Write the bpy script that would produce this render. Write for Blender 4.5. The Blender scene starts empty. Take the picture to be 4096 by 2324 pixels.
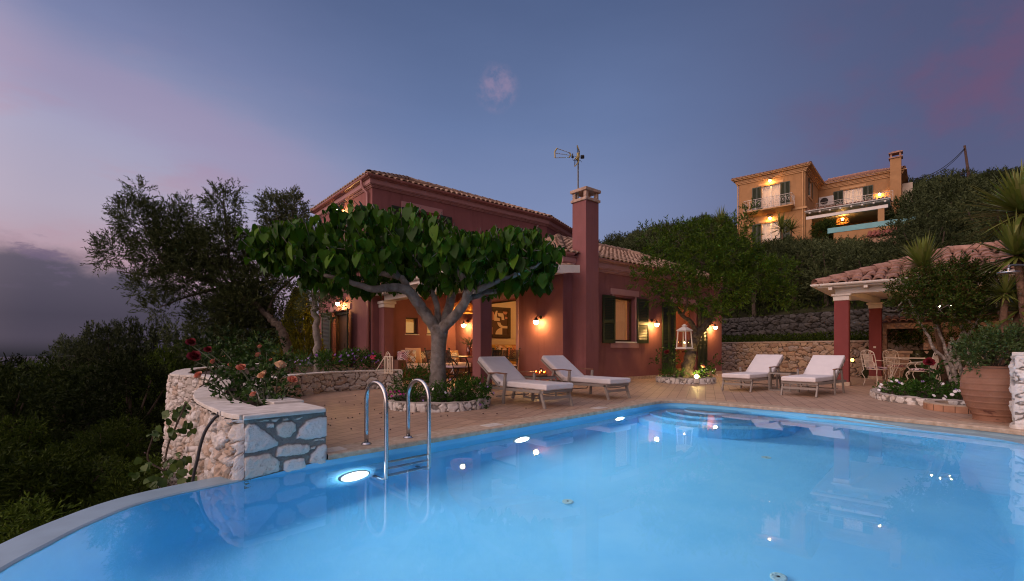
# A villa terrace with a pool at dusk, built thing by thing (metres; the camera stands 1 m above the terrace).
EXPOSURE = 0.0
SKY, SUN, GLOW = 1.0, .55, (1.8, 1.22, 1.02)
LAMP, POOLLAMP, ROOMLAMP = 350.0, 860.0, 75.0
import bpy, bmesh, math
import numpy as np
from mathutils import Vector
rng = np.random.default_rng(11)
scene = bpy.context.scene
COL = scene.collection
PI = math.pi
F, CX, HY = 1918.0, 2048.0, 1391.0       # focal length, optical centre and horizon in photo pixels

def lin(r, g, b):
    f = lambda c: c / 12.92 if c <= .04045 else ((c + .055) / 1.055) ** 2.4
    return (f(r / 255), f(g / 255), f(b / 255))
def at(u, v, Y):                          # a photo pixel at distance Y -> a point in the world
    return np.array([(u - CX) / F * Y, Y, 1 - (v - HY) / F * Y])
def unit(v):
    v = np.asarray(v, float); n = np.linalg.norm(v, axis=-1, keepdims=True); return v / np.maximum(n, 1e-9)
def interp(x, pts):
    p = np.array(pts, float); return np.interp(x, p[:, 0], p[:, 1])

# ---------------------------------------------------------------- mesh builder
class Frame:
    def __init__(s, O=(0, 0, 0), ex=(1, 0, 0), ey=(0, 1, 0)):
        s.O = np.array(O, float); s.ex = np.array(ex, float); s.ey = np.array(ey, float)
        s.M = np.array([s.ex, s.ey, [0, 0, 1.0]])
        s.flip = np.linalg.det(s.M) < 0
    def __call__(s, v): return s.O + np.asarray(v, float).reshape(-1, 3) @ s.M
    def p(s, x, y, z=0): return s((x, y, z))[0]
ID = Frame()
class MB:
    def __init__(s, fr=ID): s.fr = fr; s.v = []; s.f = []; s.n = 0; s.attr = {}
    def add(s, vs, fs):
        vs = s.fr(vs); n = s.n; s.v.append(vs); s.n += len(vs)
        if s.fr.flip: s.f += [tuple(i + n for i in reversed(f)) for f in fs]
        else: s.f += [tuple(i + n for i in f) for f in fs]
        return s
    def hexa(s, c): return s.add(c, [(3, 2, 1, 0), (4, 5, 6, 7), (0, 1, 5, 4), (1, 2, 6, 5), (2, 3, 7, 6), (3, 0, 4, 7)])
    def box(s, x0, x1, y0, y1, z0, z1):
        return s.hexa([(x0, y0, z0), (x1, y0, z0), (x1, y1, z0), (x0, y1, z0), (x0, y0, z1), (x1, y0, z1), (x1, y1, z1), (x0, y1, z1)])
    def obox(s, c, h, ax, ay, az):        # oriented box: centre, half sizes, axes
        c = np.asarray(c, float); ax = unit(ax) * h[0]; ay = unit(ay) * h[1]; az = unit(az) * h[2]
        return s.hexa([c - ax - ay - az, c + ax - ay - az, c + ax + ay - az, c - ax + ay - az, c - ax - ay + az, c + ax - ay + az, c + ax + ay + az, c - ax + ay + az])
    def beam(s, p, q, w, h):              # straight rectangular bar
        p = np.asarray(p, float); q = np.asarray(q, float); d = unit(q - p)
        up = np.array([0, 0, 1.]) if abs(d[2]) < .9 else np.array([1., 0, 0])
        sx = unit(np.cross(d, up)); uz = np.cross(sx, d)
        return s.obox((p + q) / 2, (w / 2, np.linalg.norm(q - p) / 2, h / 2), sx, d, uz)
    def tube(s, path, r, seg=8, caps=True):
        P = np.asarray(path, float); n = len(P); R = np.broadcast_to(np.asarray(r, float), (n,))
        T = unit(np.gradient(P, axis=0)); ref = np.array([0, 0, 1.]) if abs(T[0][2]) < .9 else np.array([1., 0, 0])
        nx = unit(np.cross(T[0], ref)); V = []; a = np.arange(seg) * 2 * PI / seg
        for i in range(n):
            nx = unit(nx - T[i] * np.dot(nx, T[i])); ny = np.cross(T[i], nx)
            V.append(P[i] + R[i] * (np.cos(a)[:, None] * nx + np.sin(a)[:, None] * ny))
        fs = [(i * seg + j, i * seg + (j + 1) % seg, (i + 1) * seg + (j + 1) % seg, (i + 1) * seg + j) for i in range(n - 1) for j in range(seg)]
        if caps: fs += [tuple(range(seg - 1, -1, -1)), tuple((n - 1) * seg + j for j in range(seg))]
        return s.add(np.concatenate(V), fs)
    def lathe(s, prof, c=(0, 0, 0), seg=20, a0=0, a1=2 * PI):
        full = abs(a1 - a0 - 2 * PI) < 1e-6; m = seg if full else seg + 1
        a = a0 + (a1 - a0) * np.arange(m) / seg; V = []
        for r, z in prof: V.append(np.stack([c[0] + r * np.cos(a), c[1] + r * np.sin(a), np.full(m, c[2] + z)], 1))
        fs = [(i * m + j, i * m + (j + 1) % m, (i + 1) * m + (j + 1) % m, (i + 1) * m + j) for i in range(len(prof) - 1) for j in range(seg)]
        return s.add(np.concatenate(V), fs)
    def prism(s, poly, z0, z1):
        n = len(poly); V = [(x, y, z0) for x, y in poly] + [(x, y, z1) for x, y in poly]
        return s.add(V, [tuple(range(n - 1, -1, -1)), tuple(range(n, 2 * n))] + [(i, (i + 1) % n, n + (i + 1) % n, n + i) for i in range(n)])
    def ball(s, c, r, seg=10, rings=6):
        r = np.broadcast_to(np.asarray(r, float), (3,)); V = []
        for i in range(rings + 1):
            t = PI * i / rings; rr = max(math.sin(t), .002)
            for j in range(seg):
                p = 2 * PI * j / seg; V.append((c[0] + r[0] * rr * math.cos(p), c[1] + r[1] * rr * math.sin(p), c[2] - r[2] * math.cos(t)))
        return s.add(V, [(i * seg + j, i * seg + (j + 1) % seg, (i + 1) * seg + (j + 1) % seg, (i + 1) * seg + j) for i in range(rings) for j in range(seg)])
    def grid(s, V):                       # V: (n, m, 3)
        n, m = V.shape[:2]
        return s.add(V.reshape(-1, 3), [(i * m + j, (i + 1) * m + j, (i + 1) * m + j + 1, i * m + j + 1) for i in range(n - 1) for j in range(m - 1)])
    def verts(s): return np.concatenate(s.v) if s.v else np.zeros((0, 3))

def inv_root(o, V):
    r = o
    while r.parent is not None: r = r.parent
    L = np.array(r.location); a = r.rotation_euler.z; c, s_ = math.cos(-a), math.sin(-a); W = V - L
    return np.stack([W[:, 0] * c - W[:, 1] * s_, W[:, 0] * s_ + W[:, 1] * c, W[:, 2]], 1)
def link(name, me, parent=None):
    o = bpy.data.objects.new(name, me); COL.objects.link(o)
    if parent is not None: o.parent = parent
    return o
def part(name, mb, mat, parent=None, smooth=False, label=None, bevel=0):
    V = mb.verts()
    if parent is not None: V = inv_root(parent, V)
    me = bpy.data.meshes.new(name); me.from_pydata(V.tolist(), [], mb.f)
    me.materials.append(mat)
    for k, vals in mb.attr.items():
        at_ = me.attributes.new(k, 'FLOAT', 'POINT'); at_.data.foreach_set('value', np.asarray(vals, np.float32))
    if smooth: me.polygons.foreach_set('use_smooth', [True] * len(me.polygons))
    me.update(); o = link(name, me, parent)
    if bevel:
        m = o.modifiers.new('bevel', 'BEVEL'); m.width = bevel; m.segments = 2; m.limit_method = 'ANGLE'; m.angle_limit = .7
    if label: o['label'] = label
    return o
def quads(name, Q, mat, parent=None, smooth=False, extra=None):   # Q: (N, 4, 3) loose quads; extra: (builder of quads only, material), twigs inside the same crown
    V = Q.reshape(-1, 3); F_ = np.arange(4 * len(Q)).reshape(-1, 4); mi = np.zeros(len(Q), np.int32)
    if extra: F_ = np.concatenate([F_, np.array(extra[0].f) + len(V)]); V = np.concatenate([V, extra[0].verts()]); mi = np.concatenate([mi, np.ones(len(extra[0].f), np.int32)])
    if parent is not None: V = inv_root(parent, V)
    N = len(F_); me = bpy.data.meshes.new(name); me.vertices.add(len(V)); me.vertices.foreach_set('co', V.astype(np.float32).ravel())
    me.loops.add(4 * N); me.loops.foreach_set('vertex_index', F_.astype(np.int32).ravel())
    me.polygons.add(N); me.polygons.foreach_set('loop_start', np.arange(0, 4 * N, 4, dtype=np.int32))
    me.polygons.foreach_set('loop_total', np.full(N, 4, np.int32)); me.materials.append(mat)
    if extra: me.materials.append(extra[1]); me.polygons.foreach_set('material_index', mi)
    me.update(calc_edges=True); me.validate()
    return link(name, me, parent)
def tag(o, label, cat, group=None, kind=None):
    if label: o['label'] = label
    if cat: o['category'] = cat
    if group: o['group'] = group
    if kind: o['kind'] = kind
    return o
def thing(name, label, cat, loc=(0, 0, 0), rz=0, group=None):
    o = bpy.data.objects.new(name, None); COL.objects.link(o); o.empty_display_size = .2
    o.location = tuple(loc); o.rotation_euler = (0, 0, rz)
    return tag(o, label, cat, group)
def struct(o, label=None, cat=None):
    o['kind'] = 'structure'
    if label: o['label'] = label
    if cat: o['category'] = cat
    return o
def dup(root, loc=None, rz=None, label=None, group=None, scale=None):
    def cp(o, par):
        c = o.copy(); COL.objects.link(c); c.parent = par
        for ch in [x for x in KIDS.get(o.name, [])]: cp(ch, c)
        return c
    KIDS = {}
    for x in bpy.data.objects:
        if x.parent: KIDS.setdefault(x.parent.name, []).append(x)
    r = cp(root, None)
    if loc is not None: r.location = tuple(loc)
    if rz is not None: r.rotation_euler = (0, 0, rz)
    if scale is not None: r.scale = (scale,) * 3 if np.isscalar(scale) else scale
    if label: r['label'] = label
    if group: r['group'] = group
    return r
def poly_fill(name, pts, z, mat, parent=None):
    bm = bmesh.new(); vs = [bm.verts.new((x, y, z)) for x, y in pts]
    es = [bm.edges.new((vs[i], vs[(i + 1) % len(vs)])) for i in range(len(vs))]
    bmesh.ops.triangle_fill(bm, use_beauty=True, use_dissolve=False, edges=es)
    bmesh.ops.recalc_face_normals(bm, faces=bm.faces)
    if sum(f.normal.z * f.calc_area() for f in bm.faces) < 0: bmesh.ops.reverse_faces(bm, faces=bm.faces)
    me = bpy.data.meshes.new(name); bm.to_mesh(me); bm.free(); me.materials.append(mat)
    return link(name, me, parent)
def offset_path(pts, d):                  # shift an open path sideways (to its left for d > 0)
    P = np.asarray(pts, float); T = unit(np.gradient(P, axis=0)); return P + d * np.stack([-T[:, 1], T[:, 0]], 1)
def offset_poly(poly, d):                 # grow a convex counter-clockwise polygon
    P = np.asarray(poly, float); n = len(P); out = []
    for i in range(n):
        a, b, c = P[i - 1], P[i], P[(i + 1) % n]; d1, d2 = unit(b - a), unit(c - b)
        n1, n2 = np.array([d1[1], -d1[0]]), np.array([d2[1], -d2[0]])
        out.append(b + d * (n1 + n2) / (1 + np.dot(n1, n2)))
    return np.array(out)
def resample(pts, step):
    P = np.asarray(pts, float); L = np.concatenate([[0], np.cumsum(np.linalg.norm(np.diff(P, axis=0), axis=1))])
    n = max(2, int(L[-1] / step) + 1); s = np.linspace(0, L[-1], n)
    return np.stack([np.interp(s, L, P[:, k]) for k in range(P.shape[1])], 1), s
def spline(pts, n=8):                     # Catmull-Rom through the points
    P = np.asarray(pts, float); P = np.vstack([2 * P[0] - P[1], P, 2 * P[-1] - P[-2]]); out = []
    for i in range(1, len(P) - 2):
        for t in np.linspace(0, 1, n, endpoint=False):
            a, b, c, d = P[i - 1], P[i], P[i + 1], P[i + 2]
            out.append(.5 * (2 * b + (c - a) * t + (2 * a - 5 * b + 4 * c - d) * t * t + (3 * b - a - 3 * c + d) * t ** 3))
    out.append(P[-2]); return np.array(out)

# ---------------------------------------------------------------- materials
class NT:
    def __init__(s, mat): s.t = mat.node_tree; s.n = s.t.nodes; s.l = s.t.links
    def new(s, typ, **kw):
        n = s.n.new(typ); ins = kw.pop('ins', {})
        for k, v in kw.items(): setattr(n, k, v)
        for k, v in ins.items():
            if hasattr(v, 'is_output'): s.l.new(v, n.inputs[k])
            else: n.inputs[k].default_value = v
        return n
    def math(s, op, a, b=0.0, clamp=False):
        n = s.new('ShaderNodeMath', operation=op, use_clamp=clamp)
        for i, v in enumerate((a, b)):
            if hasattr(v, 'is_output'): s.l.new(v, n.inputs[i])
            else: n.inputs[i].default_value = v
        return n.outputs[0]
    def ramp(s, fac, stops, interp_='LINEAR'):
        n = s.new('ShaderNodeValToRGB'); cr = n.color_ramp; cr.interpolation = interp_
        while len(cr.elements) < len(stops): cr.elements.new(.5)
        for e, (p, c) in zip(cr.elements, stops): e.position = p; e.color = (*c, 1) if len(c) == 3 else c
        s.l.new(fac, n.inputs[0]); return n.outputs[0]
    def mix(s, fac, a, b, blend='MIX'):
        n = s.new('ShaderNodeMix', data_type='RGBA', blend_type=blend)
        for k, v in ((0, fac), (6, a), (7, b)):
            if hasattr(v, 'is_output'): s.l.new(v, n.inputs[k])
            else: n.inputs[k].default_value = v if k == 0 else ((*v, 1) if len(v) == 3 else v)
        return n.outputs[2]
    def noise(s, vec, scale, detail=4, rough=.55):
        return s.new('ShaderNodeTexNoise', ins={'Vector': vec, 'Scale': scale, 'Detail': detail, 'Roughness': rough}).outputs[0]
    def smooth(s, x, a, b):
        return s.new('ShaderNodeMapRange', interpolation_type='SMOOTHSTEP', ins={0: x, 1: a, 2: b, 3: 0.0, 4: 1.0}).outputs[0]
def base_mat(name):
    m = bpy.data.materials.new(name); m.use_nodes = True; n = NT(m); return m, n, m.node_tree.nodes['Principled BSDF']
def scl(c, k): return tuple(min(1, x * k) for x in c)
def M(name, col, rough=.6, var=.18, scale=6., bump=0., bscale=40., metal=0., col2=None, spec=.4, coat=0., streak=0.):
    m, n, b = base_mat(name); tc = n.new('ShaderNodeTexCoord').outputs['Object']
    f = n.noise(tc, scale, 5)
    c = n.ramp(f, [(.25, scl(col, 1 - var)), (.75, col2 if col2 else scl(col, 1 + var))]); 
    if streak:
        s1 = n.noise(n.new('ShaderNodeMapping', ins={0: tc, 3: (2.6, 2.6, .35)}).outputs[0], 1.6, 6, .62); s2 = n.noise(tc, 1.1, 5, .6)
        c = n.mix(n.math('MULTIPLY', n.smooth(s1, .5, .72), streak), c, n.mix(1, c, (.72, .70, .70), 'MULTIPLY')); c = n.mix(n.math('MULTIPLY', n.smooth(s2, .52, .7), streak), c, n.mix(1, c, (1.22, 1.24, 1.26), 'MULTIPLY'))
    n.l.new(c, b.inputs['Base Color'])
    b.inputs['Roughness'].default_value = rough; b.inputs['Metallic'].default_value = metal
    b.inputs['Specular IOR Level'].default_value = spec; b.inputs['Coat Weight'].default_value = coat
    if bump:
        bp = n.new('ShaderNodeBump', ins={'Strength': .6, 'Distance': bump, 'Height': n.noise(tc, bscale, 6, .65)}); n.l.new(bp.outputs[0], b.inputs['Normal'])
    return m
def LEAF(name, cols, rough=.5, trans=.25, spec=.35, vary=False):
    m, n, b = base_mat(name); g = n.new('ShaderNodeNewGeometry').outputs['Random Per Island']
    k = len(cols); c = n.ramp(g, [(i / (k - 1), x) for i, x in enumerate(cols)])
    big = n.noise(n.new('ShaderNodeTexCoord').outputs['Object'], 1.3, 2)
    if vary:
        oi = n.new('ShaderNodeObjectInfo').outputs['Random']; c = n.mix(n.smooth(oi, 0.0, 1.0), n.mix(1, c, (.62, .62, .62), 'MULTIPLY'), n.mix(1, c, (1.45, 1.4, 1.5), 'MULTIPLY'))
    c = n.mix(n.math('MULTIPLY', n.smooth(big, .35, .7), .45), c, n.mix(1, c, (.7, .7, .5), 'MULTIPLY'))
    n.l.new(c, b.inputs['Base Color']); b.inputs['Roughness'].default_value = rough; b.inputs['Specular IOR Level'].default_value = spec
    tr = n.new('ShaderNodeBsdfTranslucent', ins={'Color': c}); mx = n.new('ShaderNodeMixShader', ins={0: trans, 1: b.outputs[0], 2: tr.outputs[0]})
    n.l.new(mx.outputs[0], m.node_tree.nodes['Material Output'].inputs[0]); return m
def EMIT(name, col, st):
    m = bpy.data.materials.new(name); m.use_nodes = True; n = NT(m); n.n.remove(m.node_tree.nodes['Principled BSDF'])
    e = n.new('ShaderNodeEmission', ins={0: (*col, 1), 1: st}); n.l.new(e.outputs[0], m.node_tree.nodes['Material Output'].inputs[0]); return m
def GLASS(name, tint=(1, 1, 1), refl=.08):
    m = bpy.data.materials.new(name); m.use_nodes = True; n = NT(m); n.n.remove(m.node_tree.nodes['Principled BSDF'])
    t = n.new('ShaderNodeBsdfTransparent', ins={0: (*tint, 1)}); g = n.new('ShaderNodeBsdfGlossy', ins={'Roughness': .02})
    fc = n.new('ShaderNodeLayerWeight').outputs['Facing']; mx = n.new('ShaderNodeMixShader', ins={0: n.math('ADD', n.math('MULTIPLY', n.math('POWER', fc, 5.0), .8), refl * .6), 1: t.outputs[0], 2: g.outputs[0]})
    n.l.new(mx.outputs[0], m.node_tree.nodes['Material Output'].inputs[0]); return m
def STONE(name, cols, mortar, pit=.5, bscale=18.):
    m, n, b = base_mat(name); tc = n.new('ShaderNodeTexCoord').outputs['Object']
    st = n.new('ShaderNodeAttribute', attribute_name='stone').outputs['Fac']; sid = n.new('ShaderNodeAttribute', attribute_name='sid').outputs['Fac']
    k = len(cols); c = n.ramp(sid, [(i / (k - 1), x) for i, x in enumerate(cols)])
    n1 = n.noise(tc, bscale, 7, .7); c = n.mix(n.smooth(n1, .55, .75), c, n.mix(1, c, (.55, .5, .45), 'MULTIPLY'))
    n2 = n.noise(tc, bscale * 3.1, 5, .75); c = n.mix(n.math('MULTIPLY', n.smooth(n2, .6, .72), pit), c, (.06, .05, .045))
    mo = n.mix(n.noise(tc, 60, 4), scl(mortar, .7), scl(mortar, 1.25)); c = n.mix(st, mo, c)
    n.l.new(c, b.inputs['Base Color']); b.inputs['Roughness'].default_value = .85; b.inputs['Specular IOR Level'].default_value = .2
    h = n.math('ADD', n1, n.math('MULTIPLY', n2, .5)); bp = n.new('ShaderNodeBump', ins={'Strength': .8, 'Distance': .02, 'Height': h}); n.l.new(bp.outputs[0], b.inputs['Normal'])
    return m

# ---------------------------------------------------------------- numpy noise, stones, leaves
def vnoise(x, y, seed=0):
    def hsh(i, j): 
        h = np.sin(i * 127.1 + j * 311.7 + seed * 74.7) * 43758.5453; return h - np.floor(h)
    i, j = np.floor(x), np.floor(y); f, g = x - i, y - j; f = f * f * (3 - 2 * f); g = g * g * (3 - 2 * g)
    return (hsh(i, j) * (1 - f) + hsh(i + 1, j) * f) * (1 - g) + (hsh(i, j + 1) * (1 - f) + hsh(i + 1, j + 1) * f) * g
def sstep(x, a, b): t = np.clip((x - a) / (b - a), 0, 1); return t * t * (3 - 2 * t)
def stones_add(mb, path, z0, z1, cw, ch, relief, res, seed, side=1, batter=0., gap=(.05, .16), warp=.3, rows=None, taper=0):
    """A wall face of rubble: a fine grid pushed out where stones are, mortar left back."""
    P, s = resample(path, res); T = unit(np.gradient(P, axis=0)); N = side * np.stack([T[:, 1], -T[:, 0]], 1)
    z0a = np.broadcast_to(np.asarray(z0(s / s[-1]) if callable(z0) else z0, float), s.shape); nz = rows or max(2, int((z1 - z0a.min()) / res) + 1)
    t = np.linspace(0, 1, nz); S = np.repeat(s[:, None], nz, 1); Z = z0a[:, None] * (1 - t) + z1 * t
    S2 = S + cw * (warp * (vnoise(S / cw * 1.7, Z / ch * 1.7, seed + 5) - .5) + .25 * (vnoise(S / cw * 5, Z / ch * 5, seed + 7) - .5)); Z2 = Z + ch * (warp * (vnoise(S / cw * 1.7, Z / ch * 1.7, seed + 9) - .5) + .25 * (vnoise(S / cw * 5, Z / ch * 5, seed + 8) - .5))
    u, v = S2 / cw, Z2 / ch + 50; i0, j0 = np.floor(u), np.floor(v); f1 = np.full(u.shape, 9.); f2 = f1.copy(); idd = np.zeros(u.shape)
    for di in (-2, -1, 0, 1, 2):
        for dj in (-2, -1, 0, 1, 2):
            i, j = i0 + di, j0 + dj
            h = lambda k: (lambda q: q - np.floor(q))(np.sin(i * 12.9898 + j * 78.233 + seed * 3.7 + k * 37.7) * 43758.5453)
            px, py = i + .5 + .8 * (h(1) - .5) + .5 * (j % 2), j + .5 + .75 * (h(2) - .5)
            d = np.hypot(u - px, v - py) - .42 * h(3); r = h(4)
            new = d < f1; f2 = np.where(new, f1, np.minimum(f2, d)); idd = np.where(new, r, idd); f1 = np.where(new, d, f1)
    m = sstep(f2 - f1, *gap); k = m * (.72 + .28 * sstep(f2 - f1, gap[1], .6) + .35 * (vnoise(S * 9, Z * 9, seed + 6) - .5)) + .40 * m * (vnoise(S * 22, Z * 22, seed) - .5) + .22 * (vnoise(S * 55, Z * 55, seed + 2) - .5)
    off = relief * k * (.6 + .7 * idd) + batter * (z1 - Z)
    if taper: off = off * np.clip(S / taper, 0, 1) ** .6
    V = np.stack([P[:, 0, None] + N[:, 0, None] * off, P[:, 1, None] + N[:, 1, None] * off, Z], 2)
    if side < 0: V = V[:, ::-1]; m = m[:, ::-1]; idd = idd[:, ::-1]
    mb.grid(V)
    mb.attr.setdefault('stone', []).extend(m.ravel()); mb.attr.setdefault('sid', []).extend(idd.ravel())
    return P, N
def stones_drawn(mb, p0, p1, z0, z1, polys, relief, res, seed):
    """a straight wall face whose stones follow the given outlines (s, z)"""
    p0, p1 = np.array(p0, float), np.array(p1, float); Ln = np.linalg.norm(p1 - p0); d = (p1 - p0) / Ln; N = np.array([d[1], -d[0]])
    s, z = np.linspace(0, Ln, int(Ln / res)), np.arange(z0, z1, res); S, Z = np.meshgrid(s, z, indexing='ij')
    Sq = S + .010 * (vnoise(S * 30, Z * 30, seed) - .5) + .006 * (vnoise(S * 80, Z * 80, seed + 1) - .5); Zq = Z + .010 * (vnoise(S * 30, Z * 30, seed + 2) - .5) + .006 * (vnoise(S * 80, Z * 80, seed + 3) - .5)
    best = np.full(S.shape, -1.); idd = np.zeros(S.shape)
    for k, P in enumerate(polys):
        P = np.asarray(P); dist = np.full(S.shape, 9.); ins_ = np.zeros(S.shape, bool)
        for a, b in zip(P, np.roll(P, -1, 0)):
            e = b - a; t = np.clip(((Sq - a[0]) * e[0] + (Zq - a[1]) * e[1]) / (e @ e), 0, 1); dist = np.minimum(dist, np.hypot(Sq - a[0] - t * e[0], Zq - a[1] - t * e[1]))
            if abs(e[1]) > 1e-9: ins_ ^= ((a[1] > Zq) != (b[1] > Zq)) & (Sq < a[0] + e[0] * (Zq - a[1]) / e[1])
        sd = np.where(ins_, dist, -dist); new = sd > best; idd = np.where(new, (k * .618) % 1, idd); best = np.where(new, sd, best)
    m = sstep(best, -.003, .005); off = relief * (m * (.7 + .3 * sstep(best, 0, .03)) + .30 * m * (vnoise(S * 20, Z * 20, seed + 5) - .5) + .25 * (vnoise(S * 60, Z * 60, seed + 6) - .5))
    P = p0[None, None] + d * S[..., None] + N * off[..., None]; mb.grid(np.concatenate([P, Z[..., None]], 2))
    mb.attr.setdefault('stone', []).extend(m.ravel()); mb.attr.setdefault('sid', []).extend(idd.ravel())
def leafq(C, D, L, W, r=rng):
    """rhombus leaves from base C along D"""
    C = np.asarray(C, float); D = unit(D); n = len(C); L = np.broadcast_to(L, (n,))[:, None] * r.uniform(.7, 1.25, (n, 1)); W = np.broadcast_to(W, (n,))[:, None] * r.uniform(.8, 1.2, (n, 1))
    S = unit(np.cross(D, r.normal(size=(n, 3)))) * W / 2; Nn = np.cross(D, S) * .35
    mid = C + D * L * .45
    return np.stack([C, mid + S + Nn, C + D * L, mid - S + Nn], 1)
def sprigs(B, D, n_leaf, Ls, L, W, spread=.8, r=rng):
    """twigs at B along D, each with n_leaf leaves"""
    m = len(B); t = np.tile(np.linspace(.1, 1, n_leaf), m); B2 = np.repeat(B, n_leaf, 0); D2 = np.repeat(unit(D), n_leaf, 0)
    Ls = np.repeat(np.broadcast_to(Ls, (m,)), n_leaf)
    C = B2 + D2 * (t * Ls)[:, None]; dl = unit(D2 + spread * unit(r.normal(size=C.shape)))
    return leafq(C, dl, L, W, r)
def blob_sprigs(blobs, per_m3, out_bias=.7, up=.35, shell=.35, r=rng):
    """bases and directions of twigs scattered through ellipsoids (centre, radii)"""
    Bs, Ds = [], []
    for c, rad in blobs:
        rad = np.broadcast_to(np.asarray(rad, float), (3,)); vol = 4.19 * np.prod(rad); n = max(12, int(vol * per_m3))
        d = unit(r.normal(size=(n, 3))); t = r.uniform(shell, 1, n) ** .6
        P = d * t[:, None]; Bs.append(np.asarray(c) + P * rad * .88); Ds.append(unit(unit(P / rad) * out_bias + np.array([0, 0, up]) + .55 * r.normal(size=(n, 3))))
    return np.concatenate(Bs), np.concatenate(Ds)
def limb(mb, pts, r0, r1, seg=7, wob=.02, n=6, r=rng):
    P = spline(pts, n); k = len(P); P[1:-1] += r.normal(size=(k - 2, 3)) * wob; t = np.linspace(0, 1, k)
    mb.tube(P, r0 * (1 - t) + r1 * t, seg); return P
# ---------------------------------------------------------------- camera
cam = bpy.data.objects.new('camera', bpy.data.cameras.new('camera')); COL.objects.link(cam); scene.camera = cam
cam.location = (0, 0, 1); cam.rotation_euler = (PI / 2, 0, 0)
cam.data.sensor_width = 36; cam.data.lens = F / 4096 * 36; cam.data.shift_y = (HY - 1162) / 4096; cam.data.clip_end = 5000; cam.data.clip_start = .05
scene.view_settings.view_transform = 'Standard'; scene.view_settings.look = 'None'; scene.view_settings.gamma = 1; scene.view_settings.exposure = EXPOSURE
scene.cycles.use_denoising = True; scene.cycles.max_bounces = 10; scene.cycles.diffuse_bounces = 4; scene.cycles.glossy_bounces = 4
scene.cycles.transmission_bounces = 6; scene.cycles.transparent_max_bounces = 12; scene.cycles.sample_clamp_indirect = 4; scene.cycles.caustics_reflective = False
scene.cycles.blur_glossy = .5; scene.cycles.filter_width = 1.1

# ---------------------------------------------------------------- dusk sky
w = bpy.data.worlds.new('World'); scene.world = w; w.use_nodes = True; n = NT(w)
D = n.new('ShaderNodeTexCoord').outputs['Generated']
sx = n.new('ShaderNodeSeparateXYZ', ins={0: D}); dx, dy, dz = sx.outputs
el = n.smooth(dz, -10, 10)  # placeholder keeps dz linear
wob = n.math('MULTIPLY', n.math('SUBTRACT', n.noise(n.new('ShaderNodeMapping', ins={0: D, 3: (1.2, 1.2, 4.0)}).outputs[0], 1.6, 5), .5), .10)
zz = n.math('ADD', dz, wob)
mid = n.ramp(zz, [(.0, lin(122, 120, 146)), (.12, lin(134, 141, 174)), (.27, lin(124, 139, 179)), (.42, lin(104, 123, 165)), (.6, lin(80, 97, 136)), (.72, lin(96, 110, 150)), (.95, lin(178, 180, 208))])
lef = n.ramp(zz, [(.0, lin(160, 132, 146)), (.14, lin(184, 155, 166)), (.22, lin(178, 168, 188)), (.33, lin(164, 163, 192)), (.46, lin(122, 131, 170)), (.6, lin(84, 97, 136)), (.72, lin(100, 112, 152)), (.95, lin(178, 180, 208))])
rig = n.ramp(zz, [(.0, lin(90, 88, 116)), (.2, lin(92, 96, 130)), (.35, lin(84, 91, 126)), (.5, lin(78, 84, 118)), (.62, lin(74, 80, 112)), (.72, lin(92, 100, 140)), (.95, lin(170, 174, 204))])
c = n.mix(n.smooth(n.math('MULTIPLY', dx, -1), .1, .66), mid, lef)
c = n.mix(n.smooth(dx, .12, .68), c, rig)
# streaks of pink high cloud left, dull rose cloud upper right
st = n.noise(n.new('ShaderNodeMapping', ins={0: D, 2: (0, .35, .2), 3: (2.2, 2.2, 7.0)}).outputs[0], 1.7, 7, .6)
ml = n.math('MULTIPLY', n.math('MULTIPLY', n.smooth(st, .48, .68), n.smooth(n.math('MULTIPLY', dx, -1), .12, .6)), n.math('SUBTRACT', 1.0, n.smooth(dz, .3, .5)))
c = n.mix(n.math('MULTIPLY', ml, .4), c, lin(186, 146, 162))
s2 = n.noise(n.new('ShaderNodeMapping', ins={0: D, 2: (0, -.6, .3), 3: (3, 3, 4.0)}).outputs[0], 1.5, 6, .6)
mr = n.math('MULTIPLY', n.math('MULTIPLY', n.smooth(s2, .42, .66), n.smooth(dx, .38, .62)), n.smooth(dz, .12, .3))
c = n.mix(n.math('MULTIPLY', mr, .6), c, lin(116, 82, 112))
bd = n.math('ADD', n.math('ADD', dz, n.math('MULTIPLY', dx, .342)), n.math('MULTIPLY', n.math('SUBTRACT', st, .5), .16)); ba = n.math('ABSOLUTE', n.math('SUBTRACT', bd, .165))
bm_ = n.math('MULTIPLY', n.math('SUBTRACT', 1.0, n.smooth(ba, .005, .085)), n.smooth(n.math('MULTIPLY', dx, -1), .15, .5)); c = n.mix(n.math('MULTIPLY', bm_, .5), c, lin(160, 144, 176))
# one small pink puff above the house
dt = n.new('ShaderNodeVectorMath', operation='DOT_PRODUCT', ins={0: D, 1: (-.0280, .879, .476)}).outputs['Value']
pf = n.math('MULTIPLY', n.smooth(dt, .9989, .99992), n.smooth(n.noise(D, 26, 6, .65), .42, .68))
c = n.mix(n.math('MULTIPLY', pf, .5), c, lin(164, 140, 168))
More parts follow.
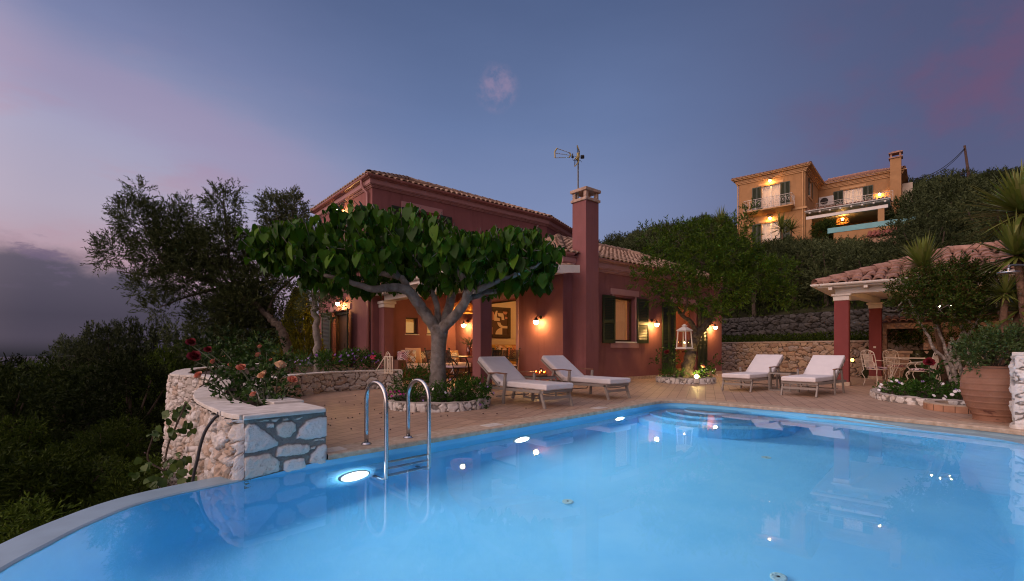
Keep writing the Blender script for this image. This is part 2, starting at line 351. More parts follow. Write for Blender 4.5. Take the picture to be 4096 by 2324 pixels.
# dark cloud bank low on the left
nb = n.noise(n.new('ShaderNodeMapping', ins={0: D, 3: (1, 1, 1.6)}).outputs[0], 7, 7, .6)
edge = n.math('ADD', n.math('SUBTRACT', n.math('MULTIPLY', dx, -.30), n.math('ADD', dz, .062)), n.math('MULTIPLY', n.math('SUBTRACT', nb, .5), .12))
c = n.mix(n.math('MULTIPLY', n.smooth(edge, -.018, .03), .95), c, n.ramp(dz, [(.0, lin(74, 69, 84)), (.05, lin(66, 64, 80)), (.16, lin(92, 88, 106))]))
nb2 = n.noise(n.new('ShaderNodeMapping', ins={0: D, 2: (.4, 0, .1), 3: (1, 1, 3.0)}).outputs[0], 9, 6, .62)
m3 = n.math('MULTIPLY', n.math('MULTIPLY', n.smooth(nb2, .56, .66), n.smooth(n.math('MULTIPLY', dx, -1), .5, .62)), n.math('MULTIPLY', n.smooth(dz, .08, .12), n.math('SUBTRACT', 1.0, n.smooth(dz, .15, .2))))
c = n.mix(n.math('MULTIPLY', m3, .75), c, lin(112, 98, 124))
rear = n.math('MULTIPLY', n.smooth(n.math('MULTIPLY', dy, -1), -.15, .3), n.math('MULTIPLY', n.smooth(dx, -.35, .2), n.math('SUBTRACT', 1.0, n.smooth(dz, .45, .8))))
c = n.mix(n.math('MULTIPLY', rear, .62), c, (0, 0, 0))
# the afterglow where the sun has set, low behind and left of the camera
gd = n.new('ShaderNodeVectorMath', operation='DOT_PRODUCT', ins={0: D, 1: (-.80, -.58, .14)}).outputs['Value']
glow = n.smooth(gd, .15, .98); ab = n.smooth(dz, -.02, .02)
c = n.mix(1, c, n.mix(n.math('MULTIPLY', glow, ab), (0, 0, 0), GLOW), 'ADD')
c = n.mix(n.math('SUBTRACT', 1.0, ab), c, lin(40, 40, 46))
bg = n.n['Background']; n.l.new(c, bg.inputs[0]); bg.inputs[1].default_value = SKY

sun = bpy.data.objects.new('sun', bpy.data.lights.new('sun', 'SUN')); COL.objects.link(sun)
sun.data.energy = SUN; sun.data.angle = math.radians(50); sun.data.color = (1, .74, .66)
sun.rotation_euler = Vector((.80, .58, -.42)).to_track_quat('-Z', 'Y').to_euler()

# ---------------------------------------------------------------- shared materials
red = M('red_stucco', (.235, .097, .095), .85, .10, 1.2, .004, 90, spec=.15, streak=.6)
pink = M('pink_trim', (.40, .215, .21), .75, .06, 4, .002, 60, spec=.2)
pinkmet = M('painted_gutter', (.33, .145, .135), .45, .06, 4)
white = M('white_paint', (.72, .66, .60), .55, .07, 5, .002, 40)
cream = M('cream_iron', (.70, .60, .48), .5, .1, 9)
plaster = M('plaster', (.7, .58, .44), .8, .05, 3)
green = M('green_shutter', (.022, .034, .016), .45, .15, 8)
darkwood = M('dark_wood', (.055, .028, .015), .45, .3, 14)
bronze = M('bronze', (.06, .04, .03), .45, .2, 12, metal=.6)
blackiron = M('black_iron', (.022, .018, .016), .5, .2, 12, metal=.3)
glass = GLASS('window_glass')
TILE = M('roof_tile', (.36, .20, .14), .85, .4, 5, .006, 50, col2=(.52, .36, .25), spec=.15)
TILE2 = M('roof_tile_red', (.33, .17, .125), .85, .4, 5, .008, 40, col2=(.47, .28, .21), spec=.15)
soil = M('soil', (.06, .04, .028), .95, .4, 7, .03, 25)
bark = M('grey_bark', (.15, .125, .105), .9, .35, 9, .02, 34, col2=(.30, .27, .24), spec=.15)
oldbark = M('rough_bark', (.045, .034, .027), .95, .4, 12, .05, 22, col2=(.14, .11, .085), spec=.1)
lichen = M('lichen_bark', (.13, .10, .08), .9, .4, 16, .03, 30, col2=(.48, .42, .36), spec=.1)
limestone = STONE('limestone', [(.48, .43, .38), (.62, .58, .53), (.46, .34, .25), (.66, .63, .59), (.54, .48, .42)], (.19, .14, .11), .9)
paler = STONE('pale_limestone', [(.68, .65, .60), (.76, .74, .70), (.64, .58, .50), (.72, .69, .64)], (.24, .22, .20), .6)
brownstone = STONE('brown_stone', [(.42, .30, .22), (.50, .38, .28), (.34, .23, .17), (.46, .35, .27), (.36, .31, .28)], (.10, .075, .06), .55)
greystone = STONE('dry_stone', [(.065, .062, .058), (.09, .085, .08), (.045, .042, .04), (.10, .09, .08)], (.02, .02, .018), .5)
capstone = M('capstone', (.60, .55, .48), .8, .18, 9, .006, 45, col2=(.72, .68, .62), spec=.2)
WARM = (1.0, .56, .17)
LAMPGLOW = EMIT('lamp_glow', WARM, LAMP); SHADEGLOW = EMIT('bulb_glow', (1, .56, .18), LAMP * .55); FLAME = EMIT('flame', (1, .55, .2), 60)
BLINDGLOW = EMIT('glowing_blind', (1, .50, .16), .55)

# ---------------------------------------------------------------- pool
ZW = -.11
rimL = [(-2.30, 1.75), (-2.52, 2.36), (-2.59, 2.67), (-2.645, 3.04), (-2.60, 3.48), (-2.236, 4.0)]
deckS = [(-1.74, 4.50), (-.58, 5.63), (.8, 7.035), (2.218, 8.478), (2.55, 8.82), (2.80, 9.05), (3.05, 9.14), (3.32, 9.07), (3.62, 8.84), (4.307, 8.15), (5.0, 7.42)]
rimR = [(5.56, 6.37), (5.84, 5.95), (5.90, 5.65), (5.80, 5.40), (5.5, 4.95)]
near = [(4.3, 3.4), (3.2, 2.4), (2.2, 1.6), (1.2, 1.02), (.2, .72), (-.8, .76), (-1.7, 1.15)]
pool = np.vstack([spline(rimL[:-1] + [(-2.236, 4.0)], 5), spline(deckS[:4], 3)[:-1], spline(deckS[3:], 4), spline(rimR, 4), spline(near, 3)])
ptc = pool.tolist()
pm, n, b = base_mat('pool_paint'); tc = n.new('ShaderNodeTexCoord').outputs['Object']
f = n.noise(tc, 1.6, 5, .6); n.l.new(n.ramp(f, [(.3, (.18, .55, .85)), (.7, (.24, .62, .89))]), b.inputs['Base Color']); b.inputs['Roughness'].default_value = .6; b.inputs['Specular IOR Level'].default_value = .1
poolpaint = pm
def pdepth(x, y): return -1.62 + .0 * x
mb = MB(); N = len(ptc); z1 = np.array([-.05 if (-1.76 < p[0] and p[1] > 4.3 and not (p[0] > 5.05 and p[1] < 7.35)) else ZW - .004 for p in ptc])
Tn = unit(np.roll(pool, -1, 0) - np.roll(pool, 1, 0)); Nin = np.stack([Tn[:, 1], -Tn[:, 0]], 1); rows = [(0, None), (0, -1.0)] + [(.5 - .5 * math.cos(t), -1.12 - .5 * math.sin(t)) for t in np.linspace(.15, PI / 2, 7)]
V = np.stack([np.c_[pool + Nin * o, z1 if z is None else np.full(N, z)] for o, z in rows], 1); V = np.concatenate([V, V[:1]]); mb.grid(V)
struct(part('pool_wall', mb, poolpaint, smooth=True)); inset = (pool + Nin * .49).tolist()
struct(poly_fill('pool_floor', inset, -1.62, poolpaint))
# round steps in the far corner
mb = MB()
for r, zt in ((1.42, -.90), (1.10, -.68), (.78, -.46), (.46, -.24)):
    mb.prism([(3.62 + r * math.cos(t), 8.72 + r * math.sin(t)) for t in np.arange(48) * PI / 24], -1.615, zt)
struct(part('pool_steps', mb, poolpaint))
wm = bpy.data.materials.new('water'); wm.use_nodes = True; n = NT(wm); n.n.remove(wm.node_tree.nodes['Principled BSDF'])
tc = n.new('ShaderNodeTexCoord').outputs['Object']
bp = n.new('ShaderNodeBump', ins={'Strength': .25, 'Distance': .004, 'Height': n.noise(n.new('ShaderNodeMapping', ins={0: tc, 3: (1, 1, 1)}).outputs[0], 1.1, 2, .45)})
rf = n.new('ShaderNodeBsdfRefraction', ins={'Color': (.93, .98, 1, 1), 'Roughness': 0.0, 'IOR': 1.333, 'Normal': bp.outputs[0]})
gl = n.new('ShaderNodeBsdfGlossy', ins={'Roughness': .012, 'Normal': bp.outputs[0]})
fr = n.new('ShaderNodeFresnel', ins={'IOR': 1.333, 'Normal': bp.outputs[0]})
mx = n.new('ShaderNodeMixShader', ins={0: fr.outputs[0], 1: rf.outputs[0], 2: gl.outputs[0]}); n.l.new(mx.outputs[0], wm.node_tree.nodes['Material Output'].inputs[0])
struct(poly_fill('pool_water', ptc, ZW, wm))
# infinity rims: pale blue render, level with the water
rimM = M('rim_render', (.25, .37, .44), .35, .16, 3.5, .002, 30, spec=.5)
def rim(name, inner, d, side):
    P = np.asarray(inner); O = offset_path(P, d); mb = MB(); k = len(P)
    V = np.stack([np.c_[P, np.full(k, ZW - .01)], np.c_[P, np.full(k, ZW + .006)], np.c_[P * .93 + O * .07, np.full(k, ZW + .014)], np.c_[O * .93 + P * .07, np.full(k, ZW + .012)], np.c_[O, np.full(k, ZW)], np.c_[O, np.full(k, -2.6)]], 1)
    mb.grid(V if side > 0 else V[:, ::-1]); return struct(part(name, mb, rimM, smooth=False))
rim('pool_rim_left', spline(rimL, 6), .285, -1)
rin = spline([(4.72, 7.69)] + rimR[:-1] + [(5.5, 4.95), (4.3, 3.4)], 6)
rout = spline([(5.0, 7.42), (5.38, 6.95), (5.73, 6.50), (5.98, 6.08), (6.15, 5.72), (6.3, 5.2), (5.3, 3.6)], 6)
k = len(rin); rout = resample(rout, .01)[0]; rout = rout[np.linspace(0, len(rout) - 1, k).astype(int)]
mb = MB(); mb.grid(np.stack([np.c_[rin, np.full(k, ZW - .012)], np.c_[rin, np.full(k, ZW + .008)], np.c_[rout, np.full(k, ZW + .012)], np.c_[rout, np.full(k, -.05)]], 1))
struct(part('pool_rim_right', mb, rimM))
# coping and deck
cop = M('coping', (.44, .32, .22), .8, .25, 12, .008, 70, col2=(.60, .48, .36), spec=.2)
inn = np.vstack([spline(deckS[:4], 3)[:-1], spline(deckS[3:-1], 4)[:-1], spline([(4.307, 8.15), (5.0, 7.42), (5.38, 6.95), (5.73, 6.50), (5.98, 6.08), (6.15, 5.72), (6.3, 5.2)], 4)])
out = offset_path(inn, .30); k = len(inn); mb = MB()
mb.grid(np.stack([np.c_[inn, np.full(k, -.055)], np.c_[inn - (out - inn) * .10, np.full(k, -.05)], np.c_[inn - (out - inn) * .12, np.full(k, -.006)], np.c_[inn - (out - inn) * .09, np.full(k, .005)], np.c_[out, np.full(k, .005)], np.c_[out, np.full(k, -.05)]], 1)[:, ::-1])
struct(part('pool_coping', mb, cop))
dm, n, b = base_mat('terracotta_paving'); tc = n.new('ShaderNodeTexCoord').outputs['Object']
mp = n.new('ShaderNodeMapping', ins={0: tc, 2: (0, 0, math.radians(-68))}).outputs[0]
br = n.new('ShaderNodeTexBrick', offset=.5, ins={'Vector': mp, 'Color1': (.43, .285, .195, 1), 'Color2': (.36, .24, .165, 1), 'Mortar': (.17, .115, .085, 1), 'Scale': 1, 'Mortar Size': .006, 'Mortar Smooth': .3, 'Bias': .0, 'Brick Width': .36, 'Row Height': .18})
n1 = n.noise(n.new('ShaderNodeMapping', ins={0: tc, 3: (1, 5, 1)}).outputs[0], 4, 6, .65)
c = n.mix(n.smooth(n1, .35, .75), br.outputs[0], n.mix(1, br.outputs[0], (1.25, 1.28, 1.3), 'MULTIPLY'))
c = n.mix(n.math('MULTIPLY', n.smooth(n.noise(tc, 1.3, 5), .5, .75), .5), c, n.mix(1, c, (.68, .66, .66), 'MULTIPLY')); n.l.new(c, b.inputs['Base Color'])
b.inputs['Roughness'].default_value = .55; b.inputs['Specular IOR Level'].default_value = .3
bp = n.new('ShaderNodeBump', ins={'Strength': .5, 'Distance': .004, 'Height': n.math('ADD', n.math('MULTIPLY', br.outputs['Fac'], -1), n.math('MULTIPLY', n1, .6))}); n.l.new(bp.outputs[0], b.inputs['Normal'])
plantR = [(-1.754, 4.515), (-2.18, 4.95), (-2.62, 5.42), (-3.5, 6.75), (-4.2, 8.2), (-4.38, 9.4), (-4.2, 10.6), (-3.65, 11.4), (-3.0, 11.78), (-2.72, 11.9)]
deck_poly = [tuple(p) for p in out] + [(6.9, 4.3), (14, 4.5), (16, 12.5), (12.4, 17.2), (9.9, 22.2), (-4, 22), (-3.6, 12.4)] + [tuple(p) for p in offset_path(np.array(plantR)[::-1], .0)[2:]]
struct(poly_fill('terrace', deck_poly, 0, dm))
struct(poly_fill('terrace_base', deck_poly, -.05, soil))
# white skimmer lids let into the paving
lidm = M('lid_plastic', (.62, .58, .52), .5, .05)
for i, (u, v) in enumerate(((1968, 1702), (2396, 1633), (1322, 1802))):
    Y = F / (v - HY); p = at(u, v, Y); mb = MB(Frame((p[0], p[1], 0), (.7, .714, 0), (-.714, .7, 0))); mb.box(-.13, .13, -.09, .09, .001, .009); mb.box(-.03, .03, -.012, .012, .009, .012)
    tag(part('skimmer_lid', mb, lidm), ('white skimmer lid in the paving between the pool ladder and the nearest lounger', 'white skimmer lid in the paving in front of the second lounger by the pool edge', 'white skimmer lid in the paving beside the pool ladder and stone pier')[i], 'skimmer lid', 'skimmer lids along the pool edge')
# pale diamond let into the paving
p = at(1915, 1671, F / 280); mb = MB(Frame((p[0], p[1], 0), (1, 0, 0), (0, 1, 0)))
mb.prism([(-.42, 0), (.05, -.22), (.62, .02), (.1, .26)], .0005, .003); mb.prism([(-.06, -.02), (.1, .0), (.1, .015), (-.06, -.005)], .003, .0045)
struct(part('paving_inset', mb, M('inset_tile', (.36, .235, .16), .6, .2, 9)))
# water inlets on the pool floor
for i, (x, y) in enumerate(((3.34, 6.3), (.58, 4.99), (1.99, 3.58), (.02, 3.1))):
    mb = MB(); mb.lathe([(.0, .012), (.018, .012), (.02, .016), (.05, .016), (.06, .009), (.06, 0)], (x, y, -1.62), 20)
    for a in np.arange(8) * PI / 4: mb.box(x + .045 * math.cos(a) - .006, x + .045 * math.cos(a) + .006, y + .045 * math.sin(a) - .006, y + .045 * math.sin(a) + .006, -1.606, -1.600)
    o = thing('floor_inlet', ('round white inlet on the pool floor, farthest out towards the steps', 'round white inlet on the pool floor below the middle of the pool', 'round white inlet on the pool floor at the bottom edge of the photo', 'small dark inlet on the pool floor, leftmost of the four')[i], 'pool inlet', (x, y, -1.62), group='inlets on the pool floor')
    part('grille', mb, M('inlet_plastic', (.42, .60, .62), .5, .1), o); hb = MB(); hb.lathe([(.0, .0155), (.012, .0155)], (x, y, -1.6185), 12); part('screw', hb, blackiron, o)
# underwater lamps
lensmat = EMIT('pool_light', (.82, .94, 1), POOLLAMP); ringmat = EMIT('pool_light_ring', (.80, .93, 1), 3.0)
PU = np.array([.7, .714, 0]); PV = np.array([.714, -.7, 0])
for i, t in enumerate((.27, 2.635, 5.03)):
    o = np.array([-1.73, 4.475, 0]) + PU * t; o[2] = ZW - .5
    r = thing('pool_lamp', ('glowing underwater pool lamp beside the stone pier and ladder', 'glowing underwater pool lamp below the nearest lounger', 'glowing underwater pool lamp near the steps')[i], 'pool lamp', o, group='underwater lamps in the long pool wall')
    fr_ = Frame(o, PU, PV)
    mb = MB(fr_); a = np.arange(24) * PI / 12
    V = [(rr * math.cos(t_), y, rr * math.sin(t_)) for rr, y in ((.165, .0), (.165, .02), (.145, .028)) for t_ in a]; mb.add(V, [(q * 24 + j, q * 24 + (j + 1) % 24, (q + 1) * 24 + (j + 1) % 24, (q + 1) * 24 + j) for q in range(2) for j in range(24)])
    part('housing', mb, white, r)
    mb = MB(fr_); mb.add([(.10 * math.cos(t_), .030, .10 * math.sin(t_)) for t_ in a], [tuple(range(24))]); part('lens', mb, lensmat, r); mb = MB(fr_); mb.add([(q * math.cos(t_), .029, q * math.sin(t_)) for q in (.1, .145) for t_ in a], [(j, (j + 1) % 24, 24 + (j + 1) % 24, 24 + j) for j in range(24)]); part('glow_ring', mb, ringmat, r)  # dim outer ring added to imitate the soft glow round the lens

# ---------------------------------------------------------------- ground
def hill(X, Y):
    d1 = (X - 9.46) * .934 + (Y - 21.6) * .356; d2 = .673 * X + .74 * Y - 22.35; c = .74 * X - .673 * Y
    d = np.maximum(d1, d2)
    up = 1.18 + 1.15 * sstep(d, 1.95, 2.25) + .30 * np.clip(d - 1.8, 0, 25) + .50 * np.clip(d - 27, 0, 20) * .62
    wl = sstep(c, -44, -24); low = -2.0 - .05 * np.clip(-X - 4, 0, 40) - .16 * np.clip(-X - 40, 0, 500)
    w_ = wl * sstep(d, -.1, .25)
    return low * (1 - w_) + up * w_
gm = M('hillside_ground', (.030, .030, .014), .95, .5, .8, .05, 12, spec=.1)
xs = np.concatenate([np.linspace(-400, -40, 20), np.linspace(-38, 6, 30), np.linspace(6.4, 24, 60), np.linspace(25, 70, 30), np.linspace(75, 300, 16)]); ys = np.concatenate([np.linspace(-30, 8, 18), np.linspace(8.5, 32, 70), np.linspace(33, 90, 40), np.linspace(95, 500, 24)])
X, Y = np.meshgrid(xs, ys, indexing='ij'); Z = hill(X, Y) - .1
inp = (X > -3.4) & (X < 9.5) & (Y < 12.5); Z = np.where(inp, np.minimum(Z, -3.2), Z)
Z = Z + .5 * (vnoise(X / 4, Y / 4, 3) - .5) * (np.abs(Z) > .2)
mb = MB(); mb.grid(np.stack([X, Y, Z], 2)); struct(part('hillside', mb, gm, smooth=True))
mb = MB(); mb.grid(np.array([[[-4000, -500, -70], [4000, -500, -70]], [[-4000, 4500, -70], [4000, 4500, -70]]], float)[:, ::-1])
struct(part('sea', mb, M('sea_water', (.10, .095, .12), .8, .1, .01, spec=0.0)))
# ---------------------------------------------------------------- building helpers
AX = np.array([.765, .644, 0]); BX = np.array([-.644, .765, 0])
FH = Frame((0, 0, 0), AX, BX)
def H(a, b, z=0): return AX * a + BX * b + np.array([0, 0, z])
def wall(mb, x0, x1, z0, z1, t, ops):     # facade frame: x along, y into the wall; ops: openings x0, x1, z0, z1
    cuts = sorted({x0, x1, *[o[0] for o in ops], *[o[1] for o in ops]})
    for a, b in zip(cuts, cuts[1:]):
        m = (a + b) / 2; zs = sorted([(o[2], o[3]) for o in ops if o[0] <= m <= o[1]]); z = z0
        for p, q in zs:
            if p > z + 1e-4: mb.box(a, b, 0, t, z, p)
            z = q
        if z < z1 - 1e-4: mb.box(a, b, 0, t, z, z1)
def shutter(root, fr, x0, x1, z0, z1, y=-.05, mat=green, th=.035, ang=0, hinge=0):
    if ang:                                # swung about its hinge edge
        hx = x0 if hinge == 0 else x1; c, s = math.cos(ang), math.sin(ang)
        o = fr.p(hx, y, 0); ex = fr.ex * c + fr.ey * s; ey = -fr.ex * s + fr.ey * c; fr = Frame(o, ex, ey); x0, x1, y = x0 - hx, x1 - hx, 0
    mb = MB(fr); st = .06
    for a, b in ((x0, x0 + st), (x1 - st, x1)): mb.box(a, b, y - th, y, z0, z1)
    mid = z0 + (z1 - z0) * .45
    for a, b in ((z0, z0 + .1), (mid - .05, mid + .05), (z1 - .08, z1)): mb.box(x0 + st, x1 - st, y - th + .004, y - .004, a, b)
    for a, b in ((z0 + .1, mid - .05), (mid + .05, z1 - .08)):
        k = max(2, int((b - a) / .048))
        for i in range(k):
            z = a + (i + .5) * (b - a) / k
            mb.hexa([(x0 + st, y - th + .003, z - .026), (x1 - st, y - th + .003, z - .026), (x1 - st, y - .005, z + .014), (x0 + st, y - .005, z + .014), (x0 + st, y - th + .003, z - .018), (x1 - st, y - th + .003, z - .018), (x1 - st, y - .005, z + .022), (x0 + st, y - .005, z + .022)])
    return part('shutter', mb, mat, root)
def window(root, fr, x0, x1, z0, z1, y=.14, leaves=2, mat=darkwood, pane=glass, name='window', bars=()):
    mb = MB(fr); f = .05; mb.box(x0, x0 + f, y, y + .06, z0, z1); mb.box(x1 - f, x1, y, y + .06, z0, z1)
    mb.box(x0 + f, x1 - f, y, y + .06, z1 - f, z1); mb.box(x0 + f, x1 - f, y, y + .06, z0, z0 + f)
    for i in range(1, leaves): m = x0 + (x1 - x0) * i / leaves; mb.box(m - .045, m + .045, y - .006, y + .05, z0 + f, z1 - f)
    for b in bars: mb.box(x0 + f, x1 - f, y + .004, y + .05, b - .03, b + .03)
    o = part(name, mb, mat, root); g = MB(fr); g.box(x0 + f, x1 - f, y + .026, y + .034, z0 + f, z1 - f); part('pane', g, pane, o); return o
def curtain(root, fr, x0, x1, z0, z1, y, mat, amp=.025, per=.11, name='curtain', parent_top=False):
    x = np.arange(x0, x1 + .001, .0125); yy = y + amp * np.sin(x / per * 2 * PI + .8 * np.sin(x * 7)); zz = np.linspace(z0, z1, 9)
    V = np.stack([np.repeat(x[:, None], 9, 1), np.stack([yy + (.35 * amp) * math.sin(k) for k in range(9)], 1), np.repeat(zz[None], len(x), 0)], 2)
    mb = MB(fr); mb.grid(V); return part(name, mb, mat, root, smooth=True)
def tiles(mb, poly, w=.21, L=.36, r=.088, jitter=.012, lift=.012):
    """barrel tiles over a planar roof polygon whose first edge is the eave"""
    P = np.asarray(poly, float); e = unit(P[1] - P[0]); nn = unit(np.cross(P[1] - P[0], P[2] - P[1])); nn = nn * np.sign(nn[2]); s = np.cross(nn, e); s = s * np.sign(s[2])
    Q = np.stack([(P - P[0]) @ e, (P - P[0]) @ s], 1); n = len(Q); W = Q[1, 0]; mb.add(P - nn * .02, [tuple(range(n))])
    def span(x):
        ys = []
        for i in range(n):
            a, b = Q[i], Q[(i + 1) % n]
            if (a[0] - x) * (b[0] - x) < 0: ys.append(a[1] + (b[1] - a[1]) * (x - a[0]) / (b[0] - a[0]))
        return (min(ys), max(ys)) if len(ys) >= 2 else None
    a6 = np.linspace(0, PI, 6); x = max(0, Q[:, 0].min()) + w / 2
    x = Q[:, 0].min() + w / 2
    while x < Q[:, 0].max():
        sp = span(x)
        if sp:
            y = sp[0] - .06; k = 0
            while y < sp[1] - .05:
                y2 = min(y + L + .05, sp[1] + .02); dx = rng.normal() * jitter; V = []
                for yy, rr, up in ((y, r * 1.06, .030), (y2, r * .88, .008)):
                    V += [P[0] + e * (x + dx + rr * math.cos(t)) + s * yy + nn * (up + rr * .8 * math.sin(t) + lift) for t in a6]
                V += [P[0] + e * (x + dx + r * .86 * math.cos(t)) + s * (y + .002) + nn * (.018 + r * .6 * math.sin(t) + lift) for t in a6]
                mb.add(V, [(j, j + 1, 7 + j, 6 + j) for j in range(5)] + [(j + 1, j, 12 + j, 13 + j) for j in range(5)])
                y += L; k += 1
        x += w
def ridge(mb, p, q, r=.12, L=.4):
    p, q = np.asarray(p, float), np.asarray(q, float); d = unit(q - p); D = np.linalg.norm(q - p); sx = unit(np.cross(d, (0, 0, 1))); up = np.cross(sx, d); t = 0
    a = np.linspace(-.35, PI + .35, 8)
    while t < D - .05:
        V = []
        for tt, rr in ((t, r * 1.1), (min(t + .07, D), r * 1.12), (min(t + L + .04, D), r * .9)): V += [p + d * tt + sx * rr * math.cos(x) + up * (rr * math.sin(x) - .01) for x in a]
        mb.add(V, [(i * 8 + j + 1, i * 8 + j, i * 8 + 8 + j, i * 8 + 9 + j) for i in range(2) for j in range(7)]); t += L
def gutter(mb, pts, r=.07):               # open half-round trough with a rolled front edge
    P = np.asarray(pts, float); T = unit(np.gradient(P, axis=0)); a = np.linspace(PI, 2 * PI, 8); V = []
    # mitre at the corners
    for i, p in enumerate(P):
        if 0 < i < len(P) - 1:
            d1, d2 = unit(P[i] - P[i - 1]), unit(P[i + 1] - P[i]); n1, n2 = np.array([d1[1], -d1[0], 0]), np.array([d2[1], -d2[0], 0]); m = (n1 + n2) / (1 + np.dot(n1, n2))
        else: d = unit(P[1] - P[0]) if i == 0 else unit(P[-1] - P[-2]); m = np.array([d[1], -d[0], 0])
        V.append([p + m * r * math.cos(x) + np.array([0, 0, r * 1.05 * math.sin(x)]) for x in a] + [p + m * r * .9 * math.cos(x) + np.array([0, 0, r * .9 * math.sin(x)]) for x in a[::-1]])
    mb.grid(np.array(V)); k = V[0]; mb.add(V[0], [tuple(range(8))]); mb.add(V[-1], [tuple(range(7, -1, -1))])
def wall_lamp(fr, x, z, label, s=1.0, group='globe lamps on the red house walls', glow=None):
    r = thing('wall_lamp', label, 'wall lamp', fr.p(x, 0, z), group=group); G = Frame(fr.p(x, 0, z), fr.ex * s, fr.ey * s); G.M[2, 2] = s
    mb = MB(G); mb.add([(.055 * math.cos(t), y, .055 * math.sin(t) + .1) for y in (-.001, -.025) for t in np.arange(12) * PI / 6], [(j, (j + 1) % 12, 12 + (j + 1) % 12, 12 + j) for j in range(12)] + [tuple(range(12, 24))])
    part('backplate', mb, bronze, r)
    mb = MB(G); mb.tube([(0, -.02, .1), (0, -.08, .115), (0, -.15, .115), (0, -.19, .105), (0, -.2, .06)], .013, 8); part('arm', mb, bronze, r, True)
    mb = MB(G); mb.lathe([(.0, .085), (.028, .08), (.034, .045), (.05, .03), (.055, .012), (.1, .0), (.1, -.006), (.05, -.004)], (0, -.2, 0), 20); part('cap', mb, bronze, r, True)
    mb = MB(G); mb.lathe([(.062, -.006), (.066, -.03), (.06, -.065), (.042, -.092), (.02, -.105), (.0, -.108)], (0, -.2, 0), 18); part('globe', mb, glow or LAMPGLOW, r, True)
    return r
def offp(poly, d): return [tuple(p) for p in offset_poly(poly, d)]
LINTEL = pink

# ---------------------------------------------------------------- the red house
house = thing('red_house', 'salmon red two storey house with tiled roofs and green shutters behind the pool', 'house', H(11, 12))
FB = Frame(H(6.32, 14.3), BX, AX)        # seaward side: x runs back along b, y into the house
FA = Frame(H(6.32, 14.3), AX, BX)        # upper storey side above the porch
FS = Frame(H(9.42, 9.05), BX, AX)        # porch side wall with the lamp
FW = Frame(H(9.42, 9.05), AX, BX)        # poolside wing wall
mb = MB(FB); wall(mb, .3, 4.99, 0, 6.05, .3, [(1.9, 3.47, .05, 2.3), (1.9, 3.47, 3.5, 5.55)])
wl = MB(FA); wall(wl, 0, 7.61, 0, 6.05, .3, [(1.12, 2.42, 4.3, 5.55), (1.16, 1.6, 1.45, 2.0), (1.96, 2.4, 1.45, 2.0)])
wl2 = MB(FS); wall(wl2, .3, 5.25, 0, 3.3, .3, [(1.93, 3.95, .17, 2.5)])
wl3 = MB(FW); wall(wl3, 0, 8.9, 0, 3.3, .3, [(2.19, 3.26, 1.19, 2.54), (5.48, 6.98, .12, 2.5)])
wl4 = MB(FH); wl4.box(18.02, 18.32, 9.35, 16, 0, 3.3); wl4.box(6.62, 18.02, 18.99, 19.29, 0, 6.05)
wl4.prism([(13.93, 14.3), (16.9, 15.5), (16.9, 15.85), (13.93, 14.62)], 3.3, 6.05); wl4.box(16.6, 16.9, 15.9, 19.29, 0, 6.05)
for m_ in (wl, wl2, wl3, wl4): mb.v += [v for v in m_.v]; mb.f += [tuple(i + mb.n for i in f) for f in m_.f]; mb.n += m_.n
part('wall', mb, red, house)
# storey floors and ceilings close the rooms
mb = MB(FH); mb.box(6.63, 16.5, 14.61, 18.98, 2.9, 3.2); mb.box(9.73, 18.0, 9.36, 14.29, 2.85, 3.2); part('ceiling', mb, plaster, house)
mb = MB(FH); mb.box(9.73, 18.0, 9.36, 14.29, .0, .165); mb.box(6.63, 16.5, 14.61, 18.98, 0, .06); part('floor', mb, M('floor_tile', (.40, .27, .17), .4, .1, 3), house)
# chimney with its pierced stone cap
mb = MB(FH); mb.box(9.80, 10.32, 8.56, 9.05, 0, 4.98)
ch = part('chimney', mb, red, house)
stonecap = M('cap_stone', (.40, .26, .19), .85, .3, 8, .01, 40, col2=(.55, .40, .31))
mb = MB(FH); ca, cb = 10.06, 8.805
mb.box(ca - .30, ca + .30, cb - .285, cb + .285, 4.98, 5.06)
for i in (-1, 1):
    for j in (-1, 1): mb.box(ca + i * .21 - .05, ca + i * .21 + .05, cb + j * .2 - .05, cb + j * .2 + .05, 5.06, 5.24)
mb.box(ca - .31, ca + .31, cb - .295, cb + .295, 5.24, 5.325); mb.box(ca - .22, ca + .22, cb - .205, cb + .205, 5.325, 5.365); mb.box(ca - .14, ca + .14, cb - .13, cb + .13, 5.365, 5.40)
part('chimney_cap', mb, stonecap, ch, bevel=.012)
# cornices (stepped mouldings) round both roofs, gutters, roofs
main = [(6.32, 14.3), (13.93, 14.3), (16.9, 15.5), (16.9, 19.29), (6.32, 19.29)]
wing = [(9.42, 9.05), (18.32, 9.05), (18.32, 14.25), (9.42, 14.25)]
mb = MB(FH)
for o, z0, z1 in ((.03, 6.03, 6.06), (.055, 6.06, 6.10), (.10, 6.10, 6.125), (.12, 6.125, 6.27)): mb.prism(offp(main, o), z0, z1)
for o, z0, z1 in ((.03, 3.21, 3.24), (.06, 3.24, 3.29), (.11, 3.29, 3.32), (.13, 3.32, 3.46)): mb.prism(offp(wing, o), z0 + .002, z1 + .002)
mb.prism(offp(main, .18), 6.272, 6.30); mb.prism(offp(wing, .18), 3.464, 3.49)
part('cornice', mb, pink, house)
mb = MB(FH); e = offset_poly(main, .20); zg = 6.36
gutter(mb, [(*p, zg) for p in (e[4], e[0], e[1], e[2])]); e2 = offset_poly(wing, .20)
gutter(mb, [(*e2[3], 3.555), (*e2[0], 3.555), (9.62, e2[0][1], 3.555)]); gutter(mb, [(10.36, e2[0][1], 3.555), (*e2[1], 3.555)])
part('gutter', mb, pinkmet, house)
mb = MB(FH); c0 = e[0]
